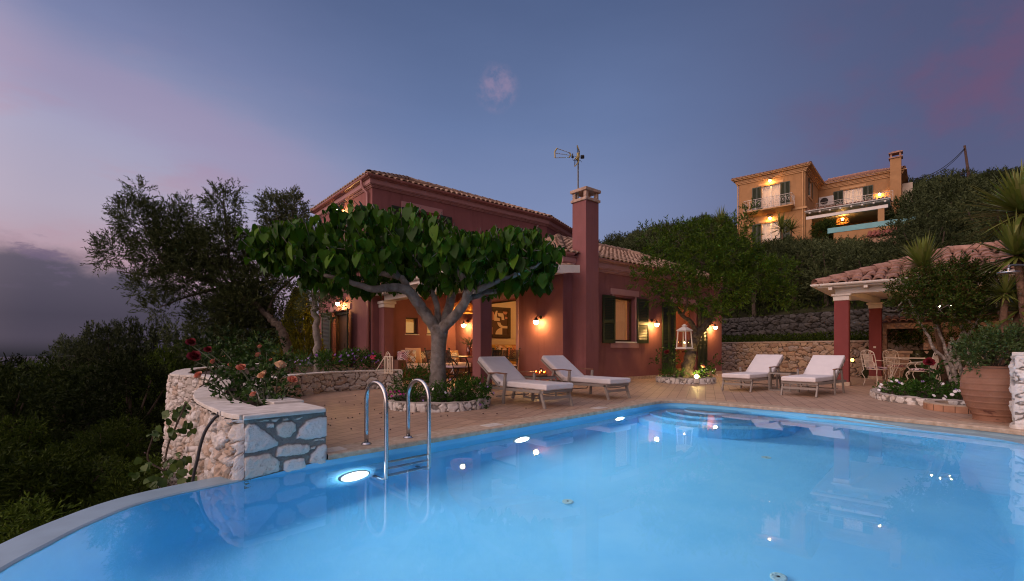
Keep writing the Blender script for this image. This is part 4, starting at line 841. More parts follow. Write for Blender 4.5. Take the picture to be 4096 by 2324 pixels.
def weave(name, col, sc):
    m, n, b = base_mat(name); tc = n.new('ShaderNodeTexCoord').outputs['Object']
    w1 = n.new('ShaderNodeTexWave', bands_direction='Z', ins={'Vector': tc, 'Scale': sc, 'Distortion': 1.5, 'Detail': 1}).outputs[1]; w2 = n.new('ShaderNodeTexWave', bands_direction='DIAGONAL', ins={'Vector': n.new('ShaderNodeMapping', ins={0: tc, 3: (1, 1, .02)}).outputs[0], 'Scale': sc * .5, 'Distortion': 1}).outputs[1]
    f = n.math('MULTIPLY', w1, n.math('ADD', n.math('MULTIPLY', w2, .7), .3)); n.l.new(n.ramp(f, [(.1, scl(col, .25)), (.7, scl(col, 1.3))]), b.inputs['Base Color']); b.inputs['Roughness'].default_value = .6
    bp = n.new('ShaderNodeBump', ins={'Strength': .8, 'Distance': .01, 'Height': f}); n.l.new(bp.outputs[0], b.inputs['Normal']); return m
wick = weave('wicker', (.22, .085, .045), 22)
sf = thing('wicker_sofa', 'brown wicker corner sofa with striped seat cushions against the porch wall', 'sofa', H(7.9, 13.8))
mb = MB(FH); mb.box(6.95, 9.36, 13.25, 14.22, .03, .34); part('base', mb, wick, sf, bevel=.02)
mb = MB(FH); mb.box(6.66, 6.94, 13.22, 14.24, .03, .63); part('armrest', mb, wick, sf, bevel=.03)
mb = MB(FH); mb.box(6.95, 9.36, 14.05, 14.23, .345, .72); part('backrest', mb, wick, sf, bevel=.03)
for x0, x1 in ((6.96, 8.14), (8.16, 9.34)): mb = MB(FH); slab(mb, x0, x1, 13.22, 14.04, .345, .50, .03); part('seat_cushion', mb, strp, sf, True)
def pillow(mb, c, ax, ay, w_, h_, t_):
    ax, ay = unit(ax), unit(ay); az = np.cross(ax, ay); u = np.linspace(-1, 1, 11); U, V_ = np.meshgrid(u, u, indexing='ij')
    T_ = t_ * ((1 - U ** 4) * (1 - V_ ** 4)) ** .5; k = 1 - .06 * ((1 - np.abs(U)) * np.abs(V_) ** 3); k2 = 1 - .06 * ((1 - np.abs(V_)) * np.abs(U) ** 3)
    P = np.asarray(c) + ax * (U * k2 * w_ / 2)[..., None] + ay * (V_ * k * h_ / 2)[..., None]; mb.grid(P + az * T_[..., None]); mb.grid((P - az * T_[..., None])[::-1])
def cushion(a, b, z, w_, h_, tilt, yaw, mat, label, fr=FH, group='cushions on the porch sofa'):
    c = fr.p(a, b, z); ex = fr.ex * math.cos(yaw) + fr.ey * math.sin(yaw); ey = -fr.ex * math.sin(yaw) + fr.ey * math.cos(yaw); ay = ey * math.sin(tilt) + np.array([0, 0, math.cos(tilt)]); mb = MB(); pillow(mb, c, ex, ay, w_, h_, .075)
    o = part('cushion', mb, mat, smooth=True); return tag(o, label, 'cushion', group)
cushion(7.02, 13.62, .70, .40, .40, .25, -.9, palmc[2], 'small pale lilac cushion tucked in the left corner of the porch sofa')
cushion(7.22, 13.60, .73, .48, .46, .5, -.35, palmc[0], 'cream palm print cushion leaning at the front left of the porch sofa')
cushion(7.50, 13.82, .76, .52, .50, .3, -.2, peach, 'large peach striped cushion on the porch sofa')
cushion(7.86, 13.92, .70, .42, .42, .3, .1, palmc[1], 'dark palm print cushion right of the peach striped one')
cushion(8.24, 13.92, .70, .42, .42, .3, -.1, palmc[0], 'cream and black palm print cushion right of the dark one, partly behind the trunk')
cushion(8.64, 13.92, .70, .42, .42, .3, .1, palmc[2], 'rose palm print cushion just right of the tree trunk, behind the dining chair')
cushion(9.08, 13.90, .71, .42, .42, .3, -.1, palmc[0], 'cream palm print cushion at the right end of the porch sofa, behind the vase')
# dining table
dt = thing('dining_table', 'dark iron dining table with curved legs in the porch', 'dining table', H(8.05, 11.2)); T0 = Frame(H(8.05, 11.2), AX, BX)
mb = MB(T0); mb.box(-.80, .80, -.55, .55, .735, .765); part('tabletop', mb, M('table_slate', (.05, .038, .03), .35, .2, 6), dt, bevel=.006)
for sx_ in (-1, 1):
    for sy_ in (-1, 1): mb = MB(T0); mb.tube(spline([(sx_ * .62, sy_ * .42, .73), (sx_ * .45, sy_ * .30, .55), (sx_ * .40, sy_ * .27, .32), (sx_ * .55, sy_ * .38, .1), (sx_ * .68, sy_ * .46, .01)], 5), .02, 8); part('leg', mb, blackiron, dt, True)
mb = MB(T0); mb.tube([(-.42, 0, .3), (.42, 0, .3)], .012, 6); mb.tube(spline([(-.42, -.28, .33), (-.3, 0, .3), (-.42, .28, .33)], 5), .012, 6); mb.tube(spline([(.42, -.28, .33), (.3, 0, .3), (.42, .28, .33)], 5), .012, 6); part('stretcher', mb, blackiron, dt)
def porch_chair():
    r = thing('dining_chair', '', 'chair', (0, 0, 0), group='dark iron chairs round the porch dining table')
    for s in (-1, 1):
        mb = MB(); a = np.linspace(0, PI, 12); mb.tube([(-.0 - .22 * math.cos(t), s * .2, .0 + .27 * math.sin(t) + (.0 if 0 < t < PI else 0)) for t in a], .012, 6); part('leg', mb, blackiron, r, True)
        mb = MB(); mb.tube([(.2 * math.cos(t), s * .2, .46 - .20 * math.sin(t)) for t in a], .011, 6); part('curved_brace', mb, blackiron, r, True)
        mb = MB(); mb.tube([(-.19, s * .2, .36), (-.21, s * .2, .47), (-.33, s * .2, .95)], .014, 6); mb.ball((-.335, s * .2, .975), .024, 8, 6); part('back_post', mb, blackiron, r, True)
        mb = MB(); mb.tube(spline([(-.26, s * .215, .66), (.0, s * .23, .68), (.17, s * .23, .64), (.2, s * .22, .55), (.17, s * .21, .47)], 4), .01, 6); part('arm', mb, blackiron, r, True)
    mb = MB(); mb.box(-.2, .22, -.22, .22, .44, .456); part('seat', mb, blackiron, r)
    mb = MB(); mb.tube([(0, -.2, .27), (0, .2, .27)], .01, 6); part('stretcher', mb, blackiron, r)
    mb = MB(); slab(mb, -.2, .24, -.22, .22, .458, .51, .02, 5); cu = part('seat_cushion', mb, stripes('striped_seat', (.60, .50, .54), (.30, .18, .28), 9), r, True)
    for s in (-1, 1): mb = MB(); mb.tube([(-.21, s * .23, .30), (-.23, s * .205, .4), (-.2, s * .2, .48), (-.25, s * .2, .4), (-.27, s * .17, .33)], .006, 4); part('tie', mb, canvas, cu)
    mb = MB(); P0 = np.array([-.225, 0, .53]); P1 = np.array([-.325, 0, .93])
    for z in np.linspace(.18, 1, 13): p = P0 + (P1 - P0) * z; bow = .02; mb.tube([p + [bow * 0, -.19, 0], p + [-bow, 0, .0], p + [0, .19, 0]], .0075, 4)
    for y in np.linspace(-.17, .17, 9): mb.tube([P0 + (P1 - P0) * .18 + [-.012, y, 0], P1 + [-.012, y, 0]], .006, 4)
    part('back_lattice', mb, blackiron, r); return r
pc = porch_chair()
def place(o, a, b, face, label, first=False):
    q = H(a, b); rz = math.atan2(face[1], face[0])
    if first: o.location = tuple(q); o.rotation_euler = (0, 0, rz); o['label'] = label; return o
    return dup(o, q, rz, label)
place(pc, 7.22, 10.95, AX, 'dark iron chair with striped cushion just right of the big tree trunk', True)
place(pc, 7.18, 11.75, AX, 'dark iron chair half hidden behind the left side of the big tree trunk')
place(pc, 8.0, 10.12, BX + .45 * AX, 'dark iron chair nearest the open doorway, its back towards the pool')
place(pc, 8.93, 10.85, -AX, 'dark iron chair in front of the sofa in the doorway, second from the right')
place(pc, 8.9, 11.65, -AX, 'dark iron chair mostly hidden behind the red porch column')
# wicker pendant over the table
shade = weave('wicker_shade', (.55, .27, .08), 30); pc_ = H(7.72, 11.35)
pd = thing('wicker_pendant', 'lit wicker basket lamp hanging over the porch dining table behind the tree trunk', 'pendant lamp', pc_ + [0, 0, 2.0])
mb = MB(); prof = [(.33, 2.0), (.345, 2.03), (.33, 2.12), (.30, 2.2), (.24, 2.25), (.13, 2.30), (.07, 2.36), (.05, 2.42)]
for k, (r_, z) in enumerate([(interp(t, [(i, p[0]) for i, p in enumerate(prof)]), interp(t, [(i, p[1]) for i, p in enumerate(prof)])) for t in np.linspace(0, 7, 26)]): mb.tube([pc_ + [r_ * math.cos(a), r_ * math.sin(a), z] for a in np.linspace(0, 2 * PI, 37)], .005 if k else .012, 4, False)
for a in np.arange(60) * 2 * PI / 60: mb.tube([pc_ + [r_ * math.cos(a), r_ * math.sin(a), z] for r_, z in prof], .007, 4, False)
part('shade', mb, LEAF('rattan', [(.70, .38, .12), (.8, .48, .18)], .6, .6, .1), pd, True)
mb = MB(); mb.ball(pc_ + [0, 0, 2.16], .06, 12, 8); part('bulb', mb, EMIT('bulb_pendant', (1, .55, .18), LAMP * .75), pd, True); mb = MB(); mb.tube([pc_ + [0, 0, 2.2], pc_ + [0, 0, 2.85]], .006, 6); part('cord', mb, blackiron, pd)
# vases
cv = H(7.7, 11.0, .766); va = thing('glass_vase', 'ribbed glass vase of olive branches on the porch dining table', 'vase', cv)
mb = MB(); mb.lathe([(0, .002), (.07, .002), (.085, .05), (.088, .14), (.08, .22), (.07, .27), (.065, .27), (.075, .22), (.082, .14), (.078, .05), (.0, .01)], cv, 24); part('jar', mb, GLASS('ribbed_glass', (.85, .7, .62), .1), va, True)
r_ = np.random.default_rng(3); B_, D_ = [], []
mb = MB()
for i in range(16):
    a, t = r_.uniform(0, 2 * PI), r_.uniform(.1, .8); d = unit(np.array([math.cos(a) * t, math.sin(a) * t, .55])); l = r_.uniform(.25, .36); st_ = cv + [0, 0, .18]; mid = st_ + d * l * .6 + [0, 0, .05]; end = st_ + d * l + [math.cos(a) * .05, math.sin(a) * .05, -.02]
    mb.tube([cv + [.03 * math.cos(a), .03 * math.sin(a), .03], st_, mid, end], .003, 4); B_.append(mid); D_.append(end - mid); B_.append(st_ + [0, 0, .06] + d * .05); D_.append(mid - st_)
br_ = part('branch', mb, oldbark, va); oleaf = LEAF('olive_leaf_vase', [(.12, .11, .04), (.2, .17, .07), (.28, .22, .12)])
quads('leaves', sprigs(np.array(B_), np.array(D_), 14, .17, .06, .014, .7, r_), oleaf, br_)
cv = H(7.98, 11.05, .766); mb = MB(); mb.lathe([(0, .002), (.05, .002), (.085, .04), (.1, .09), (.09, .14), (.055, .18), (.04, .185), (.035, .19), (.03, .18), (.05, .17)], cv, 24); tag(part('round_vase', mb, M('pink_ceramic', (.42, .28, .30), .3, .1, 5), smooth=True), 'round mauve ceramic vase on the porch dining table beside the glass vase', 'vase')
# living room seen through the doorway
pt = thing('framed_painting', 'abstract painting in a thick dark frame on the living room wall', 'painting', H(11.1, 13.94, 1.4)); Fp = Frame(H(10.62, 13.94), AX, BX)
mb = MB(Fp); W_, z0, z1 = 1.0, 1.36, 2.50
for a in ((0, .13, z0, z1), (W_ - .13, W_, z0, z1), (.13, W_ - .13, z1 - .13, z1), (.13, W_ - .13, z0, z0 + .13)): mb.box(a[0], a[1], -.07, 0, a[2], a[3])
part('frame', mb, darkwood, pt, bevel=.012); mb = MB(Fp); mb.box(.13, W_ - .13, -.025, 0, z0 + .13, z1 - .13); cv_ = part('canvas', mb, M('umber', (.10, .055, .04), .8, .1), pt)
cr, ro = M('cream_paint', (.66, .54, .40), .8, .06), M('rose_paint', (.55, .25, .17), .8, .06); rr = np.random.default_rng(8)
def blk(mb, pts, d): k = len(pts); mb.add([(x, -.028 - d, z) for x, z in pts], [tuple(range(k))])
def sh(x, z): return (.13 + x * .74, z0 + .13 + z * .88)
def arc(cx, cz, rx, rz_, a0, a1, k=10): return [sh(cx + rx * math.cos(t), cz + rz_ * math.sin(t)) for t in np.linspace(a0, a1, k)]
mb = MB(Fp); blk(mb, [sh(.22, 0)] + arc(.62, .0, .4, .28, PI, PI / 2) + [sh(.66, .28), sh(.66, 0)], 0); blk(mb, arc(.72, .52, .38, .25, PI, 1.5 * PI) + [sh(1, .27), sh(1, .37)] + arc(.75, .5, .2, .13, 1.5 * PI, PI), .001); blk(mb, [sh(.14, .57), sh(.5, .57), sh(.5, .68), sh(.3, .72), sh(.36, 1), sh(.26, 1), sh(.14, .8)], .002); blk(mb, [sh(.36, .9), sh(.72, .9), sh(.8, .62), sh(.62, .62), sh(.6, .75), sh(.42, .77)], .0); part('cream_shape', mb, cr, cv_)
mb = MB(Fp); blk(mb, arc(.86, .98, .16, .12, -PI, 0), .001); blk(mb, [sh(0, .6), sh(.13, .6), sh(.13, .9), sh(0, 1)], .0005); blk(mb, [sh(.84, .67), sh(1, .67), sh(1, .76), sh(.84, .76)], .001); blk(mb, [sh(0, 0), sh(.06, 0), sh(.06, .3), sh(0, .3)], .001); part('rose_shape', mb, ro, cv_)
so = thing('mustard_sofa', 'mustard sofa in the living room under the painting', 'sofa', H(11, 13.4, .17)); must = M('mustard_fabric', (.42, .24, .05), .9, .08, 8)
mb = MB(FH); mb.box(10.05, 12.3, 13.0, 13.72, .2, .58); part('seat', mb, must, so, bevel=.04); mb = MB(FH); mb.box(10.05, 12.3, 13.725, 13.93, .2, 1.12); part('backrest', mb, must, so, bevel=.05)
mb = MB(FH); mb.box(9.9, 10.045, 12.98, 13.93, .2, .78); part('armrest', mb, must, so, bevel=.04)
cushion(10.85, 13.45, .86, .50, .50, .35, .1, palmc[0], 'printed cushion on the left of the mustard sofa in the doorway', group='cushions on the mustard sofa'); cushion(11.35, 13.48, .87, .52, .5, .3, -.5, palm('yellow_print', (.62, .42, .14), (.5, .2, .1), (.2, .06, .03)), 'yellow and red printed cushion on the right of the mustard sofa', group='cushions on the mustard sofa')

# white iron gate panel standing behind the low wall
g0 = at(1552, 1475, 11.6); gt = thing('iron_gate', 'small white wrought iron gate with scrolled top behind the low stone wall', 'gate', g0); Fg = Frame(g0, unit(np.array([.95, -.3, 0])), unit(np.array([.3, .95, 0])))
mb = MB(Fg)
for x in (-.10, -.055, -.01, .035, .08, .125): mb.beam((x, 0, -.12), (x, 0, .29), .014, .014)
mb.beam((-.11, 0, .29), (.135, 0, .29), .02, .02); mb.beam((-.11, 0, -.1), (.135, 0, -.1), .02, .02)
a = np.linspace(0, PI, 10); mb.tube([(-.01 + .05 * math.cos(t), 0, .30 + .11 * math.sin(t)) for t in a], .008, 5); mb.tube([(.015 + .045 * math.cos(t), 0, .30 + .08 * math.sin(t)) for t in a], .008, 5)
for cz in (.2, .05, .12): mb.tube([(.01 + .03 * math.cos(t) * (1 - t / 12), 0, cz + .03 * math.sin(t) * (1 - t / 12)) for t in np.linspace(0, 8, 16)], .007, 4)
part('panel', mb, cream, gt); mb = MB(Fg); mb.beam((-.10, 0, .28), (-.36, -.03, -.12), .016, .016); part('strut', mb, cream, gt)

# ---------------------------------------------------------------- pavilion with the stone oven
FP = Frame((8.83, 12.58, 0), (.75, -.66, 0), (.66, .75, 0))
pv = thing('garden_pavilion', 'open pavilion with red columns, white beams and a tiled hip roof', 'pavilion', (11, 13, 0)); red2 = M('pavilion_red', (.215, .056, .055), .85, .08, 4, .003, 80, spec=.15)
for x, y in ((-.32, 0), (.12, 3.74), (5.2, 0)):
    mb = MB(FP); mb.box(x, x + .32, y, y + .32, 0.1, 2.25); c = part('column', mb, red2, pv)
    mb = MB(FP); mb.box(x - .025, x + .345, y - .025, y + .345, 0, .099); part('plinth', mb, cop, c)
    mb = MB(FP); mb.box(x - .02, x + .34, y - .02, y + .34, 2.25, 2.37); mb.box(x - .06, x + .38, y - .06, y + .38, 2.371, 2.43); part('capital', mb, white, c, bevel=.015)
mb = MB(FP); mb.box(-.30, 6.0, .04, .28, 2.431, 2.58); mb.hexa([(-.28, .29, 2.431), (-.05, .29, 2.431), (.40, 4.0, 2.431), (.17, 4.0, 2.431), (-.28, .29, 2.579), (-.05, .29, 2.579), (.40, 4.0, 2.579), (.17, 4.0, 2.579)])
mb.box(-.66, 5.9, -.30, 4.4, 2.585, 2.625)
for k in range(9): mb.box(-.4 + k * .75, -.32 + k * .75, -.34, .03, 2.52, 2.582)
part('roof_frame', mb, white, pv)
mb = MB(FP); gutter(mb, [(-.74, 4.5, 2.68), (-.74, -.38, 2.68), (6.2, -.38, 2.68)], .062); part('gutter', mb, white, pv)
E = [np.array([*p, 2.66]) for p in ((-.70, -.34), (6.1, -.34), (6.1, 4.5), (-.70, 4.5))]; R1, R2 = np.array([2.05, 2.08, 3.54]), np.array([3.6, 2.08, 3.54]); mb = MB(FP)
for pl_ in ([E[0], E[1], R2, R1], [E[3], E[0], R1], [E[1], E[2], R2], [E[2], E[3], R1, R2]): tiles(mb, pl_, .25, .4, .105, .02)
for p, q in ((E[0], R1), (R1, R2), (E[1], R2), (E[3], R1)): ridge(mb, p + [0, 0, .03], q + [0, 0, .06], .14)
part('roof', mb, TILE2, pv)
# wall lamp, switch and pipe niche
mb = MB(FP); mb.box(.235, .305, 3.725, 3.738, .99, 1.05); mb.box(.25, .29, 3.718, 3.7245, 1.0, 1.04); tag(part('light_switch', mb, lidm), 'square white light switch on the inner red pavilion column', 'light switch')
def VST(name, c1, c2, mortar, sc):
    m, n, b = base_mat(name); tc = n.new('ShaderNodeTexCoord').outputs['Object']; wp = n.mix(.12, tc, n.new('ShaderNodeTexNoise', ins={'Vector': tc, 'Scale': 5, 'Detail': 3}).outputs[1]); mp = n.new('ShaderNodeMapping', ins={0: wp, 3: (1, 1, 1.5)}).outputs[0]
    v1 = n.new('ShaderNodeTexVoronoi', feature='DISTANCE_TO_EDGE', ins={'Vector': mp, 'Scale': sc}); v2 = n.new('ShaderNodeTexVoronoi', ins={'Vector': mp, 'Scale': sc}); k = n.smooth(v1.outputs['Distance'], .04, .16); sr = n.new('ShaderNodeSeparateColor', ins={0: v2.outputs['Color']}).outputs[0]
    nz = n.noise(tc, 24, 6, .7); c = n.mix(n.smooth(nz, .5, .8), n.mix(sr, c1, c2), scl(c1, .55)); c = n.mix(k, mortar, c); n.l.new(c, b.inputs['Base Color']); b.inputs['Roughness'].default_value = .9; b.inputs['Specular IOR Level'].default_value = .15
    bp = n.new('ShaderNodeBump', ins={'Strength': .8, 'Distance': .02, 'Height': n.math('ADD', k, n.math('MULTIPLY', nz, .5))}); n.l.new(bp.outputs[0], b.inputs['Normal']); return m
ovst = VST('oven_stone', (.46, .30, .20), (.34, .20, .13), (.30, .19, .13), 4.2); FO = Frame(FP.p(.45, 4.06), FP.ex, FP.ey)
ov = thing('stone_oven', 'stone barbecue wall with a deep niche and an arched oven under the pavilion', 'oven', FO.p(1.2, 0)); mb = MB(FO)
wall(mb, .0, 3.6, 0, 1.78, .22, [(.10, .99, .90, 1.60), (1.45, 2.15, .92, .96)]); mb.box(0, 3.6, .221, .85, 0, .9); mb.box(0, .1, .221, .85, .9, 1.78); mb.box(.1, 3.6, .80, .849, .9, 1.78); mb.box(.99, 1.44, .221, .79, .9, 1.6); mb.box(.1, 3.6, .221, .79, 1.6, 1.78); part('wall', mb, ovst, ov)
mb = MB(FO); mb.box(.0, 3.6, -.06, -.001, .82, .90); part('counter', mb, M('counter_stone', (.42, .28, .19), .7, .2, 6), ov, bevel=.01)
a = np.linspace(0, PI, 14); mb = MB(FO); mb.add([(1.8 + .30 * math.cos(t), -.004, .91 + .34 * math.sin(t)) for t in a], [tuple(range(14))]); part('oven_mouth', mb, M('mouth_shade', (.02, .018, .016), .8, .2), ov)  # flat dark sheet on the solid wall, painted as the shade of an opening
mb = MB(FO); V = []
for t in a: V.append([(1.8 + r_ * math.cos(t), y, .91 + r_ * 1.13 * math.sin(t)) for r_, y in ((.30, -.005), (.30, -.03), (.38, -.03), (.38, -.005))])
mb.grid(np.array(V)); part('brick_arch', mb, M('brick', (.36, .13, .08), .9, .25, 9), ov)
mb = MB(FO); tiles(mb, [(0, -.1, 1.80), (3.6, -.1, 1.80), (3.6, .9, 2.0), (0, .9, 2.0)], .2, .38, .085); part('tile_coping', mb, TILE2, ov)
# chandelier under the roof
ch_ = np.array([10.85, 12.1, 1.98]); cd = thing('chandelier', 'small lit candle chandelier hanging inside the pavilion, half hidden by the leaves', 'chandelier', ch_)
mb = MB(); mb.tube([ch_ + [0, 0, .06], ch_ + [0, 0, .62]], .008, 5); mb.tube([ch_ + [.2 * math.cos(t), .2 * math.sin(t), 0] for t in np.linspace(0, 2 * PI, 20)], .009, 5, False); mb.tube([ch_ + [-.2, 0, 0], ch_ + [0, 0, .07], ch_ + [.2, 0, 0]], .008, 5); mb.tube([ch_ + [0, -.2, 0], ch_ + [0, 0, .07], ch_ + [0, .2, 0]], .008, 5); part('ring', mb, bronze, cd)
for t in np.arange(5) * 2 * PI / 5: c = ch_ + [.2 * math.cos(t), .2 * math.sin(t), .05]; mb = MB(); mb.ball(c, (.014, .014, .024), 8, 6); part('bulb', mb, EMIT('chandelier_bulb', (1, .50, .18), LAMP * 1.1), cd, True)
# white iron table and chairs
def wchair(name='iron_chair'):
    r = thing(name, '', 'chair', (0, 0, 0), group='white iron chairs under the pavilion')
    for sx_ in (-1, 1):
        for s in (-1, 1): mb = MB(); mb.tube(spline([(sx_ * .19, s * .19, .44), (sx_ * .23, s * .22, .34), (sx_ * .17, s * .18, .18), (sx_ * .21, s * .2, .0)], 4), .0095, 5); part('leg', mb, cream, r, True)
    for s in (-1, 1): mb = MB(); mb.tube(spline([(-.24, s * .2, .68), (-.05, s * .26, .66), (.14, s * .27, .64), (.2, s * .26, .56), (.14, s * .23, .47)], 4), .009, 5); part('arm', mb, cream, r, True)
    mb = MB(); mb.lathe([(0, .43), (.235, .43), (.24, .445), (.0, .446)], (0, 0, 0), 20); part('seat', mb, cream, r)
    mb = MB(); mb.lathe([(0, .447), (.21, .447), (.235, .47), (.215, .495), (.1, .505), (0, .506)], (0, 0, 0), 20); part('seat_cushion', mb, palmc[2], r, True)
    mb = MB(); B0 = lambda y, z: (-.20 - (z - .45) * .22, y, z)
    mb.tube(spline([B0(-.2, .44), B0(-.2, .8), B0(-.15, .9), B0(0, .94), B0(.15, .9), B0(.2, .8), B0(.2, .44)], 6), .01, 6)
    for y in np.linspace(-.12, .12, 9): mb.tube([B0(y, .5), B0(y, .8)], .004, 4)
    for z in np.linspace(.5, .8, 12): mb.tube([B0(-.125, z), B0(.125, z)], .004, 4)
    for s in (-1, 1):
        mb.tube([B0(s * .13, .48), B0(s * .13, .82)], .006, 4); mb.tube([B0(s * (.08 + .05 * math.cos(t) * (1 - t / 11)), .865 + .05 * math.sin(t) * (1 - t / 11)) for t in np.linspace(0, 8, 16)], .006, 4)
        mb.tube([B0(s * (.165 + .028 * math.cos(t) * (1 - t / 11)), .56 + .04 * math.sin(t) * (1 - t / 11)) for t in np.linspace(0, 8, 14)], .005, 4)
    mb.tube([B0(-.2, .5), B0(.2, .5)], .006, 4); mb.tube([B0(-.19, .82), B0(.19, .82)], .006, 4); part('back_lattice', mb, cream, r)
    mb = MB()
    for t in np.arange(5) * 2 * PI / 5: mb.ball((.235, .028 * math.cos(t), .385 + .028 * math.sin(t)), .016, 6, 4)
    mb.tube([(.2, -.03, .43), (.235, 0, .39), (.2, .03, .43)], .005, 4); part('flower_boss', mb, cream, r); return r
wc = wchair(); wc.location = (9.55, 12.55, 0); wc.rotation_euler = (0, 0, .15); wc['label'] = 'white iron chair at the left end of the table, beside the red columns'
dup(wc, (9.86, 11.55, 0), 2.15, 'white iron chair on the near side of the table, by the slim trunks')
dup(wc, (11.1, 13.85, 0), -1.75, 'white iron chair on the far side of the pavilion table, against the stone oven')
dup(wc, (11.75, 12.3, 0), 2.9, 'white iron chair behind the slim tree trunks, at the right end of the table')
wt = thing('iron_table', 'white iron table with a thin top and hairpin legs under the pavilion', 'table', (10.75, 12.85, 0)); FT = Frame((10.75, 12.85, 0), (.82, -.57, 0), (.57, .82, 0))
mb = MB(FT); mb.box(-.62, .62, -.4, .4, .715, .735); part('tabletop', mb, cream, wt, bevel=.005)
for sx_ in (-1, 1):
    for s in (-1, 1):
        mb = MB(FT)
        for d in (-.06, 0, .06): mb.tube([(sx_ * .42 + d, s * .26, .71), (sx_ * .40 + d * 1.4, s * .27, .55), (sx_ * .52, s * .34, .0)], .007, 5)
        part('leg', mb, cream, wt)
mb = MB(FT); mb.tube([(-.42, -.27, .57), (.42, -.27, .57), (.42, .27, .57), (-.42, .27, .57), (-.42, -.27, .57)], .007, 5); part('apron', mb, cream, wt)
c = FT.p(.1, .1, .736); jr = thing('herb_jar', 'small glass jar of dark herbs on the white iron table', 'jar', c); mb = MB(); mb.lathe([(0, .002), (.05, .002), (.055, .09), (.045, .12), (.04, .12), (.05, .09)], c, 14); part('jar', mb, glass, jr, True)
quads('herbs', leafq(np.repeat(c[None], 60, 0) + [0, 0, .08] + rng.normal(size=(60, 3)) * .02, rng.normal(size=(60, 3)) * .5 + [0, 0, .8], .11, .02), LEAF('herb_leaf', [(.05, .06, .02), (.09, .09, .03)]), jr)

# ---------------------------------------------------------------- stone walls at the foot of the hill
rw = thing('retaining_wall', 'waist high brown stone wall with a thin concrete top behind the far loungers', 'wall', (10.5, 19, 0))
rpath = [(9.0, 22.8), (9.46, 21.6), (10.45, 19), (11.5, 16.25), (12.0, 15.95), (13.0, 15.4), (15.4, 13.6)]
mb = MB(); stones_add(mb, rpath, -.03, 1.20, .27, .17, .05, .018, 23, 1, gap=(.04, .11), warp=.5); part('face', mb, brownstone, rw, True)
P, s_ = resample(rpath, .5); N_ = unit(np.gradient(P, axis=0)); N_ = np.stack([N_[:, 1], -N_[:, 0]], 1); mb = MB(); k = len(P); o1, o2 = P + N_ * .05, P - N_ * .35
mb.grid(np.stack([np.c_[o1, np.full(k, 1.20)], np.c_[o1, np.full(k, 1.25)], np.c_[o2, np.full(k, 1.25)], np.c_[o2, np.full(k, .3)]], 1)); part('top', mb, M('concrete', (.40, .32, .26), .85, .2, 4), rw)
cb_ = MB(); cb_.prism([(-2.24, 4.01), (-1.775, 4.515), (-2.2, 4.93), (-2.6, 4.45), (-2.42, 4.2)], -1.5, .40); part('core', cb_, M('planter_mortar', (.24, .21, .18), .9, .2, 12), pl)
uw = thing('dry_stone_wall', 'dark grey dry stone terrace wall above the brown retaining wall', 'wall', (12, 20, 1.2)); upath = [(9.4, 25.5), (11.05, 22.2), (12.1, 19.5), (13.1, 16.9), (13.9, 15.4), (16.5, 13.2)]
mb = MB(); stones_add(mb, upath, 1.0, 2.42, .36, .22, .10, .022, 31, 1, gap=(.02, .12)); part('face', mb, greystone, uw, True)
c = at(3409, 1440, 15.55); bl = thing('bulkhead_lamp', 'small lit bulkhead lamp low on the stone wall between the pavilion columns', 'wall lamp', c); mb = MB(); mb.ball(c, (.05, .05, .06), 12, 8); part('lens', mb, EMIT('bulkhead_glow', (1, .50, .08), 9), bl, True); mb = MB(); mb.ball(c + [.04, .045, 0], (.085, .06, .095), 12, 8); part('housing', mb, bronze, bl, True)

# ---------------------------------------------------------------- right hand pier, jar, shower, small tiled ring
rp = thing('stone_pier', 'white stone pier with a thin capstone at the right edge of the pool', 'pier', (6.5, 6.0, 0)); pp = [(6.74, 6.40), (6.185, 5.90), (6.9, 5.35)]
mb = MB(); stones_add(mb, pp[:2][::-1], -.12, .90, .24, .17, .04, .010, 44, -1, gap=(.06, .13), warp=.5, taper=.06); part('side_face', mb, paler, rp, True); mb = MB(); stones_add(mb, pp[1:], -.12, .90, .26, .15, .045, .008, 47, 1, gap=(.06, .13), warp=.5, taper=.04); part('front_face', mb, paler, rp, True)
mb = MB(); mb.prism([(6.15, 5.90), (6.9, 5.30), (7.25, 5.8), (6.74, 6.44)], .90, .945); part('capstone', mb, capstone, rp, bevel=.006); mb = MB(); mb.prism([(6.21, 5.91), (6.9, 5.38), (7.2, 5.8), (6.72, 6.36)], -.12, .9); part('core', mb, M('mortar', (.15, .14, .13), .9, .2, 8), rp)
tm, n, b = base_mat('weathered_terracotta'); tc = n.new('ShaderNodeTexCoord').outputs['Object']; n1 = n.noise(tc, 3.2, 6, .65); sz = n.new('ShaderNodeSeparateXYZ', ins={0: tc}).outputs[2]
c = n.ramp(n1, [(.3, (.225, .110, .070)), (.6, (.30, .160, .105)), (.8, (.37, .235, .165))]); c = n.mix(n.math('MULTIPLY', n.smooth(n.noise(n.new('ShaderNodeMapping', ins={0: tc, 3: (1, 1, 2)}).outputs[0], 5.5, 6, .6), .58, .64), n.smooth(n.math('MULTIPLY', sz, -1), -.42, -.1)), c, (.13, .06, .045)); c = n.mix(n.math('MULTIPLY', n.smooth(n.noise(tc, 7, 7, .7), .66, .72), .6), c, (.55, .45, .38))
n.l.new(c, b.inputs['Base Color']); b.inputs['Roughness'].default_value = .85; b.inputs['Specular IOR Level'].default_value = .15; bp = n.new('ShaderNodeBump', ins={'Strength': .5, 'Distance': .01, 'Height': n.noise(tc, 22, 6, .65)}); n.l.new(bp.outputs[0], b.inputs['Normal'])
jc = np.array([6.66, 6.62, .0]); prof = []
base = [(0, .215), (.06, .225), (.2, .29), (.34, .335), (.44, .35), (.54, .345), (.64, .325), (.70, .29), (.725, .275)]
